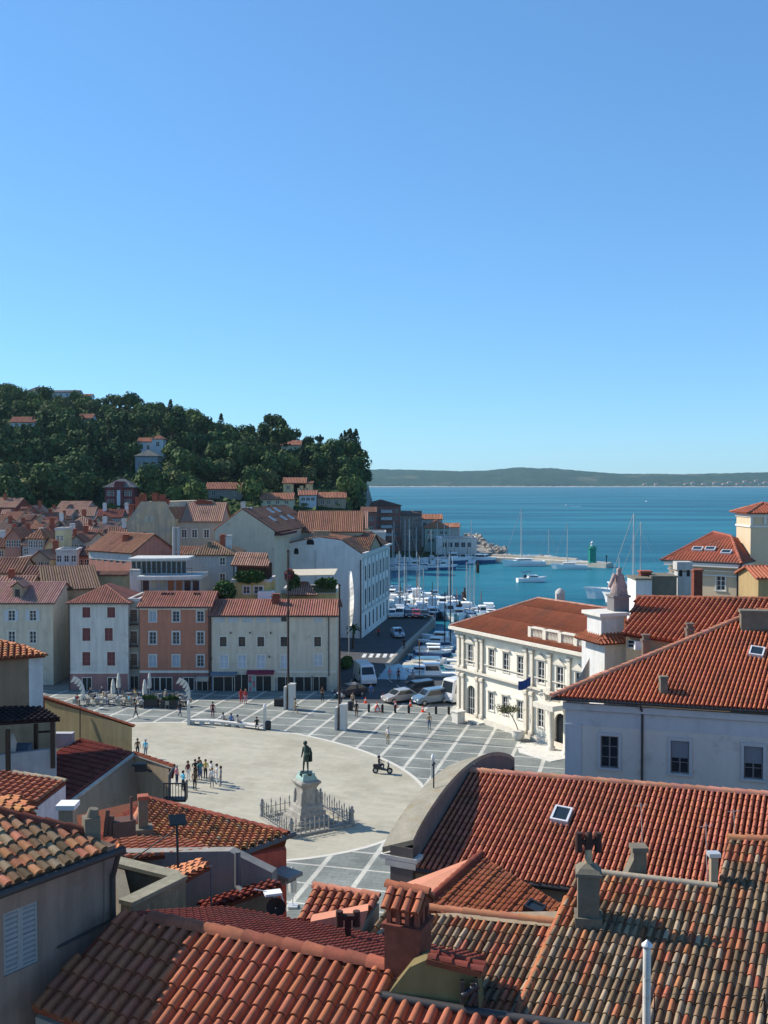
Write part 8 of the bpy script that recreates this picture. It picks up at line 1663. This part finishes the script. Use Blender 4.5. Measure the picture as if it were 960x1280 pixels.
# ---- scooter with rider
q = gp(478, 967); sc_ = thing('motor_scooter', 'dark motor scooter crossing the pale oval', 'scooter', (0, 0, 0)); SB = mat('scooter_dark', (.03, .03, .035), rough=.3)
for x in (-.62, .66): b = MB(); b.tube((x, -.06, .27), (x, .06, .27), .27, n=14); w_ = b.build('wheel', mat('tyre', (.02, .02, .02)), sc_); b = MB(); b.tube((x, -.07, .27), (x, .07, .27), .14, n=10); r_ = b.build('rim', ALU, None); r_.parent = w_
b = MB(); b.ext([(-.75, -.16, .45), (-.1, -.16, .35), (.35, -.14, .28), (.45, -.14, .36), (-.05, -.16, .52), (-.1, -.16, .72), (-.85, -.16, .72)], (0, .32, 0)); b.ext([(.38, -.2, .3), (.52, -.2, .9), (.6, -.2, .88), (.48, -.2, .3)], (0, .4, 0)); b.build('body', SB, sc_); b = MB(); b.box((-.4, 0, .77), (.8, .28, .1)); b.build('seat', SHOE, sc_); b = MB(); b.tube((.66, 0, .3), (.5, 0, 1.0), .04); b.tube((.5, -.33, 1.02), (.5, .33, 1.02), .025); b.build('handlebar', DARKMETAL, sc_); b = MB(); b.tube((.6, 0, .85), (.68, 0, .84), .09); b.build('headlight', WHITE, sc_)
sc_.location = q; sc_.rotation_euler = (0, 0, -.12); o = person(q + V((-.32 * math.cos(.12), .03, .33)), math.pi / 2 - .12, 'ride', 'black', 'navy', 'person in black with a dark helmet riding the scooter'); b = MB(); b.lathe((0, 0, 1.16), [(.13, -.08), (.15, 0), (.13, .09), (.05, .14)], 10); link('helmet', b.mesh('helmet', SB), o)
# ================================================================== cars
TY = mat('tyre', ()); RIMM = mat('rim_metal', (.4, .4, .4), rough=.35, metal=.5)
def car(label, prof, glass, w, col, wx, r=.31, nm='parked_car', cat='car', group='vehicles by the quay'):
    t = thing(nm, label, cat, (0, 0, 0), 0, group); b = MB(); pm = mat('carpaint_' + '_'.join('%.2f' % c_ for c_ in col), col, rough=.28, spec=.5, var=.03, coat=.4)
    n = len(prof); zm = max(z for x, z in prof); ws = []
    for s_ in (-1, -.9, .9, 1):
        ws.append([V((x * (1 if abs(s_) < .95 else .985), s_ * w / 2 * (1 - .16 * max(0, (z - .85)) / max(.1, zm - .85)), z if abs(s_) < .95 else .28 + (z - .28) * .965)) for x, z in prof])
    for k in range(3):
        for i in range(n): j = (i + 1) % n; b.add([ws[k][i], ws[k][j], ws[k + 1][j], ws[k + 1][i]], [[0, 1, 2, 3]], 0, (1, 1, 1), False)
    b.poly(ws[0]); b.poly(ws[3][::-1]); b.build('body', pm, t)
    for nmw, pts in glass:                              # windows: side pairs and front / rear screens
        g = MB()
        if nmw == 'side':
            for s_ in (-1, 1): g.add([V((x, s_ * (w / 2 * (1 - .16 * max(0, z - .85) / max(.1, zm - .85)) + .012), .28 + (z - .28) * .965)) for x, z in pts], [list(range(len(pts)))])
        else:
            (x0, z0), (x1, z1) = pts; y0, y1 = w / 2 * .80, w / 2 * .70; d = V((z0 - z1, 0, x1 - x0)).normalized() * .015; d = d if (d.x > 0) == (nmw == 'front') else -d
            g.add([V((x0, -y0, z0)) + d, V((x0, y0, z0)) + d, V((x1, y1, z1)) + d, V((x1, -y1, z1)) + d], [[0, 1, 2, 3]])
        g.build('windscreen' if nmw == 'front' else 'rear_window' if nmw == 'rear' else 'side_window', GLASS, t)
    for x in wx:
        for s_ in (-1, 1):
            y = s_ * (w / 2 - .08); q = MB(); q.tube((x, y - .11, r), (x, y + .11, r), r, n=16); wo = q.build('wheel', TY, t); q = MB(); q.tube((x, y + s_ * .105, r), (x, y + s_ * .125, r), r * .62, n=12); k_ = q.build('rim', RIMM, None); k_.parent = wo
    xf = max(x for x, z in prof); xr = min(x for x, z in prof)
    for s_ in (-1, 1): q = MB(); q.box((xf - .09, s_ * w * .36, .68), (.22, .30, .15)); q.build('headlight', mat('headlight', (.7, .7, .68), rough=.15), t); q = MB(); q.box((xr + .05, s_ * w * .40, .8), (.14, .16, .3)); q.build('tail_light', mat('tail_red', (.3, .02, .02), rough=.3), t)
    q = MB(); q.box((xf - .02, 0, .42), (.06, .5, .12)); q.build('number_plate', WHITE, t); return t
HATCH = ([(-2.0, .30), (2.0, .30), (2.05, .55), (1.95, .78), (1.1, .95), (.35, 1.46), (-1.1, 1.50), (-1.75, 1.1), (-2.02, .95)], [('side', [(-1.55, 1.0), (.78, 1.0), (.3, 1.40), (-1.05, 1.43)]), ('front', [(1.04, .99), (.42, 1.42)]), ('rear', [(-1.72, 1.13), (-1.16, 1.46)])])
VANL = ([(-2.15, .30), (2.1, .30), (2.15, .6), (2.0, .9), (1.25, 1.08), (.55, 1.72), (-2.0, 1.80), (-2.15, 1.0)], [('side', [(-1.9, 1.1), (.95, 1.1), (.5, 1.62), (-1.85, 1.68)]), ('front', [(1.19, 1.12), (.62, 1.66)]), ('rear', [(-2.13, 1.15), (-2.03, 1.7)])])
BIGV = ([(-2.8, .35), (2.7, .35), (2.75, .8), (2.6, 1.15), (2.2, 1.35), (1.55, 2.35), (1.1, 2.5), (-2.75, 2.5), (-2.8, 1.2)], [('side', [(1.0, 1.4), (2.05, 1.4), (1.5, 2.2), (1.0, 2.2)]), ('front', [(2.17, 1.4), (1.6, 2.26)])])
def parkcar(t, px, py, rz): q = gp(px, py); t.location = (q.x, q.y, .015); t.rotation_euler = (0, 0, rz)
parkcar(car('silver hatchback parked at the edge of the square', HATCH[0], HATCH[1], 1.75, (.30, .285, .26), (1.3, -1.25)), 499, 877, math.pi + .55)
parkcar(car('light blue people carrier parked beside the silver hatchback', VANL[0], VANL[1], 1.8, (.10, .165, .23), (1.35, -1.35)), 538, 879, math.pi + .5)
parkcar(car('dark estate car parked behind the silver hatchback', VANL[0], VANL[1], 1.8, (.02, .022, .025), (1.35, -1.35)), 521, 869, math.pi + .45)
parkcar(car('white delivery van facing the square on the shaded road', BIGV[0], BIGV[1], 2.05, (.62, .64, .66), (1.85, -1.8), .36, 'delivery_van', 'van'), 456, 853, -1.35)
parkcar(car('dark blue car in the shade beside the cream house', HATCH[0], HATCH[1], 1.75, (.015, .02, .035), (1.3, -1.25)), 437, 870, -2.6)
parkcar(car('pale blue car driving along the shaded quay road', HATCH[0], HATCH[1], 1.75, (.30, .36, .42), (1.3, -1.25)), 497, 796, -1.4)
parkcar(car('white car parked at the far end of the quay road', HATCH[0], HATCH[1], 1.75, (.6, .6, .6), (1.3, -1.25)), 491, 771.5, -1.6)
parkcar(car('second white car parked at the far end of the quay road', VANL[0], VANL[1], 1.8, (.58, .58, .58), (1.35, -1.35)), 500, 771.5, -1.7)
parkcar(car('dark blue car parked at the far end of the quay road', HATCH[0], HATCH[1], 1.75, (.015, .022, .05), (1.3, -1.25)), 510.5, 771.5, -1.5)
parkcar(car('red car parked at the far end of the quay road', HATCH[0], HATCH[1], 1.75, (.35, .03, .025), (1.3, -1.25)), 520, 771.5, -1.6)
parkcar(car('black car parked last at the far end of the quay road', HATCH[0], HATCH[1], 1.75, (.02, .02, .02), (1.3, -1.25)), 530, 772, -1.5)
BUSP = ([(-4.5, .35), (4.4, .35), (4.5, .9), (4.45, 1.3), (4.1, 2.75), (3.8, 2.85), (-4.4, 2.85), (-4.5, 1.2)], [('side', [(-4.2, 1.35), (4.1, 1.35), (3.85, 2.4), (-4.2, 2.4)]), ('front', [(4.43, 1.35), (4.15, 2.6)])])
_bus = (car('white bus half hidden behind the left end of the palace', BUSP[0], BUSP[1], 2.4, (.66, .65, .64), (3.2, -3), .42, 'tour_bus', 'bus')); _bus.location = (10.9, 118.9, .015); _bus.rotation_euler = (0, 0, -2.5)
# ================================================================== flag, banner, palm, planters
q = on_z(436, 800, 0); D = 150; q = V(((436 - CX) / F * D, D, 0)); t = thing('banner_flag', 'tall white feather banner on a pole in front of the blue-white hall', 'banner', tuple(q)); zt_, zb_ = at(434, 714, D).z, at(434, 782, D).z
b = MB(); b.tube(q, q + Z * zt_, .06, .04, 6); b.build('pole', ALU, t); b = MB(); N = 12
for i in range(N):
    z0, z1 = zb_ + (zt_ - zb_) * i / N, zb_ + (zt_ - zb_) * (i + 1) / N; w0, w1 = [.95 * math.sin(math.pi * min(1, .93 - .86 * k / N)) ** .6 + .08 for k in (i, i + 1)]; y0, y1 = .25 * math.sin(i * 1.1), .25 * math.sin((i + 1) * 1.1)
    b.add([q + V((.06, 0, z0)), q + V((.06 + w0 * 1.3 * .55, -w0 * 1.0 + y0, z0)), q + V((.06 + w1 * 1.3 * .55, -w1 * 1.0 + y1, z1)), q + V((.06, 0, z1))], [[0, 1, 2, 3]])
b.build('cloth', mat('banner_white', (.78, .78, .76), var=.04), t)
q = on_wall(668, 861, on_z(571, 893, 0), on_z(690, 932, 0)); t = thing('blue_flag', 'blue flag hanging from a slanting staff on the palace front', 'flag', tuple(q)); o_ = q + V((-1.1, -.7, .5)); b = MB(); b.tube(q + V((.1, .1, -.2)), o_ + V((-.4, -.3, .5)), .03); b.build('staff', ALU, t)
b = MB()
for i in range(6):
    for j in range(2): x0, x1 = i / 6, (i + 1) / 6; f = lambda x, y: o_ + V((-.7 + 1.25 * x, -.5 + .1 * math.sin(x * 7), .35 * x - .9 * y + .5 - .1 * math.sin(x * 5))); b.add([f(x0, j / 2), f(x1, j / 2), f(x1, (j + 1) / 2), f(x0, (j + 1) / 2)], [[0, 1, 2, 3]])
b.build('cloth', mat('flag_blue', (.018, .045, .17)), t)
LEAF2 = mat('palm_leaf', (.035, .075, .02), var=.35)
q = on_z(441, 800, 0); q = V(((441 - CX) / F * 155, 155, 0)); t = thing('palm_tree', 'small palm tree in front of the blue-white hall', 'palm', tuple(q)); b = MB(); b.tube(q, q + V((.1, 0, 3.2)), .2, .15, 8); b.build('trunk', BARK, t); b = MB(); Rp = random.Random(2)
for k in range(26):
    a = k * 2.4; e = Rp.uniform(-.1, 1.1); pts_ = [q + V((.1, 0, 3.2)) + V((math.cos(a) * r_ * math.cos(e), math.sin(a) * r_ * math.cos(e), r_ * math.sin(e) - r_ * r_ * .28)) for r_ in (0, .5, 1.0, 1.5)]; s_ = V((-math.sin(a), math.cos(a), 0)) * .2
    for i in range(3): b.add([pts_[i] - s_, pts_[i] + s_, pts_[i + 1] + s_ * .8, pts_[i + 1] - s_ * .8], [[0, 1, 2, 3]])
b.build('crown', LEAF2, t)
def bush(nm, label, c_, sx, sy, sz, n, cat='bush', cols=((.02, .045, .012), (.07, .12, .03))):
    b = MB(); rr = random.Random(int(c_.x * 10))
    for k in range(n):
        d = V((rr.gauss(0, 1), rr.gauss(0, 1), rr.gauss(0, 1))).normalized() * rr.uniform(.6, 1); p = c_ + V((d.x * sx, d.y * sy, sz + d.z * sz)); a = V((rr.gauss(0, 1), rr.gauss(0, 1), rr.gauss(0, 1))).normalized(); e = a.orthogonal().normalized(); s_ = rr.uniform(.08, .18); b.add([p - a * s_ - e * s_, p + a * s_ - e * s_, p + a * s_ + e * s_, p - a * s_ + e * s_], [[0, 1, 2, 3]], 0, mixc(*cols, rr.random()))
    return tag(b.build(nm, LEAF), label, cat)
bush('clipped_hedge', 'low green hedge by the crossing beside the cream house', V(((433 - CX) / F * 140, 140, 0)), .9, 3.5, .6, 700, 'hedge'); bush('rooftop_shrub', 'green shrubs among the roofs behind the pink house', at(281, 744, 131) - Z * 1, 1.6, 1, 1.5, 700); bush('rooftop_plant', 'leafy plant on the roof terrace under the beige awning', at(367, 736, 136.6) - Z * .8, .9, .6, 1.5, 500); bush('rooftop_plant', 'leafy hedge of pot plants at the right of the roof terrace', at(408, 729, 136.4) - Z * .8, 1.6, .5, .8, 500); bush('flowering_plant', 'pink flowering plant beside the beige awning', at(362, 722, 136.5) - Z * .6, .7, .5, .9, 300, 'plant', ((.10, .10, .03), (.42, .06, .12))); bush('terrace_plant', 'pot plants crowding the roof terrace of the yellow house', at(312, 722, 133.5) - Z * .8, 2.2, .5, .9, 700)
q = gp(648, 925); t = thing('potted_tree', 'leaning little tree in a round white stone pot in front of the palace', 'potted plant', tuple(q)); b = MB(); b.lathe(q, [(.35, 0), (.6, .3), (.68, .7), (.6, .95), (.66, 1.0)], 12); b.build('pot', STONE, t); b = MB(); b.path([q + Z * .9, q + V((-.25, 0, 1.6)), q + V((-.6, 0, 2.3)), q + V((-1.0, 0, 2.9))], .05); b.build('trunk', BARK, t); b = MB()
for k in range(300): d = V((Rp.gauss(0, .55), Rp.gauss(0, .4), Rp.gauss(0, .2))); p = q + V((-1.1, 0, 3.1)) + d; a = V((Rp.gauss(0, 1), Rp.gauss(0, 1), Rp.gauss(0, 1))).normalized(); e = a.orthogonal().normalized(); b.add([p - a * .1 - e * .1, p + a * .1 - e * .1, p + a * .1 + e * .1], [[0, 1, 2]], 0, (.12, .12, .06))
b.build('crown', LEAF, t)
q = gp(677, 926); b = MB(); b.lathe(q, [(.3, 0), (.42, .3), (.4, .7), (.3, .8)], 10); tag(b.build('stone_urn', DARKMETAL), 'dark urn at the foot of the palace portal', 'urn')
# ================================================================== cafe in front of the white and pink houses
PAR = mat('parasol_cloth', (.60, .58, .52), var=.06); PARB = mat('parasol_shade', (.42, .45, .47), var=.08)
def parasol(px, py, h_, lab_, wind=False):
    q = gp(px, py); t = thing('folded_parasol', lab_, 'parasol', tuple(q), 0, 'folded cafe parasols'); b = MB(); b.tube(q, q + Z * h_, .035, n=6); b.box(q + Z * .06, (.6, .6, .12)); b.build('pole', ALU, t); b = MB(); vs = []; pr = [(.06, h_), (.12, h_ * .93), (.19, h_ * .75), (.24, h_ * .5), (.20, h_ * .38)]
    for r_, z in pr:
        for k in range(12): a = k * math.pi / 6; q2 = r_ * (1.25 if k % 2 else .7); vs.append(q + V((q2 * math.cos(a), q2 * math.sin(a), z)))
    b.add(vs, [[i * 12 + k, i * 12 + (k + 1) % 12, (i + 1) * 12 + (k + 1) % 12, (i + 1) * 12 + k] for i in range(4) for k in range(12)], 0, (1, 1, 1), True); b.build('canopy', PAR, t)
for px, py, h_, lab_ in ((141.5, 878, 2.8, 'folded parasol in front of the white house'), (148.5, 871, 2.9, 'folded parasol close to the wall of the white house'), (181, 880, 2.9, 'folded parasol left in front of the pink house'), (187, 872, 3.0, 'folded parasol close to the wall of the pink house'), (366, 1134, 2.5, 'folded parasol below the red wall by the small roof')): parasol(px, py, h_, lab_)
def featherflag(px, py, lab_):
    q = gp(px, py); t = thing('feather_flag', lab_, 'banner', tuple(q), 0, 'bowed white banners by the cafe'); b = MB(); pts = []
    for k in range(9): a = k / 8; pts.append(q + V((-1.6 * a ** 2.2 * .9 + .9 * math.sin(a * 2.2) * .5, 0, 3.6 * math.sin(a * 1.45))))
    b.path(pts, .035, 5); b.build('pole', ALU, t); b = MB()
    for k in range(2, 8): b.add([pts[k], pts[k + 1], pts[k + 1] + V((-.45, .1, -.75)), pts[k] + V((-.45, .15, -.5))], [[0, 1, 2, 3]])
    b.build('cloth', PAR, t)
featherflag(104, 884, 'bowed white banner at the left end of the cafe'); featherflag(236, 886, 'bowed white banner at the right end of the cafe')
TB = thing('cafe_table', 'small dark cafe table', 'table', (0, 0, 0)); b = MB(); b.lathe((0, 0, .70), [(.38, 0), (.38, .035)], 14); b.build('table_top', mat('table_top', (.20, .19, .18), rough=.4), TB); b = MB(); b.tube((0, 0, 0), (0, 0, .7), .035); b.lathe((0, 0, 0), [(.24, 0), (.2, .03)], 10); b.build('leg', DARKMETAL, TB)
CHR = thing('cafe_chair', 'pale cafe chair', 'chair', (0, 0, 0)); WK = mat('wicker', (.30, .27, .22), var=.2); b = MB(); b.box((0, 0, .44), (.44, .44, .05)); b.build('seat', WK, CHR); b = MB(); b.box((0, .21, .68), (.42, .04, .42)); b.build('backrest', WK, CHR)
for x in (-.19, .19):
    for y in (-.19, .19): b = MB(); b.tube((x, y, 0), (x, y, .44), .017, n=5); b.build('leg', ALU, CHR)
snap(TB); KT = dict(KIDS); snap(CHR); KIDS.update(KT); tfirst = cfirst = True; Rq = random.Random(13)
TOPS = ['white', 'black', 'red', 'grey', 'tan', 'white', 'navy', 'black', 'yellow', 'white', 'maroon', 'sky']
zones = [(100, 882, 'left part of the cafe'), (112, 881, 'left part of the cafe'), (124, 880, 'left part of the cafe'), (136, 881, 'left part of the cafe'), (118, 874, 'left part of the cafe'), (132, 873, 'left part of the cafe'), (154, 882, 'middle of the cafe'), (165, 881, 'middle of the cafe'), (176, 883, 'middle of the cafe'), (188, 882, 'middle of the cafe'), (160, 874, 'middle of the cafe'), (174, 874, 'middle of the cafe'), (199, 882, 'right part of the cafe'), (209, 884, 'right part of the cafe'), (220, 882, 'right part of the cafe'), (230, 884, 'right part of the cafe'), (198, 874, 'right part of the cafe'), (213, 874, 'right part of the cafe'), (226, 875, 'right part of the cafe')]
for i, (px, py, zn) in enumerate(zones):
    q = gp(px + Rq.uniform(-1, 1), py + Rq.uniform(-.6, .6)); row_ = 'nearest the square' if py > 878 else 'nearest the houses'
    if tfirst: o = TB; o.location = q; tfirst = False
    else: o = dup(TB, q, Rq.uniform(0, 3))
    o['label'] = 'cafe table in the %s, %s' % (zn, row_); o['group'] = 'cafe tables'
    for k in range(3):
        a = Rq.uniform(0, .8) + k * 2.1; pc = q + V((math.cos(a) * .72, math.sin(a) * .72, 0)); rz = a - math.pi / 2
        if cfirst: o = CHR; o.location = pc; o.rotation_euler = (0, 0, rz); cfirst = False
        else: o = dup(CHR, pc, rz)
        o['label'] = 'cafe chair in the %s, %s' % (zn, row_); o['group'] = 'cafe chairs'
        if Rq.random() < (.55 if py > 878 else .25):
            tp = Rq.choice(TOPS); person(pc + V((0, 0, .03)), rz, 'sit', tp, Rq.choice(['black', 'jeans', 'tan']), 'person in a %s top seated in the %s, %s' % (tp if tp != 'sky' else 'pale blue', zn, row_), 'people seated at the cafe', Rq.randrange(4))
for px, py in ((186, 884), (213, 885)): q = gp(px, py); b = MB(); b.box(q + Z * .45, (2.2, .5, .9)); b.box(q + Z * .93, (2.3, .6, .06)); tag(b.build('planter_box', mat('planter_dark', (.06, .05, .045))), 'dark planter box at the edge of the cafe %s' % ('below the parasol of the pink house' if px < 200 else 'near the right banner'), 'planter'); bush('box_plant', 'green plants in the dark planter %s' % ('below the parasol of the pink house' if px < 200 else 'near the right banner'), q + Z * .85, 1.0, .22, .25, 160, 'plant')
q = gp(350, 882); b = MB(); b.box(q + Z * .4, (1.3, .9, .8)); b.lathe(q + V((.9, 0, 0)), [(.3, 0), (.35, .8), (.3, .9)], 8); tag(b.build('street_planter', DARKMETAL), 'dark planters at the foot of the first flagpole', 'planter')
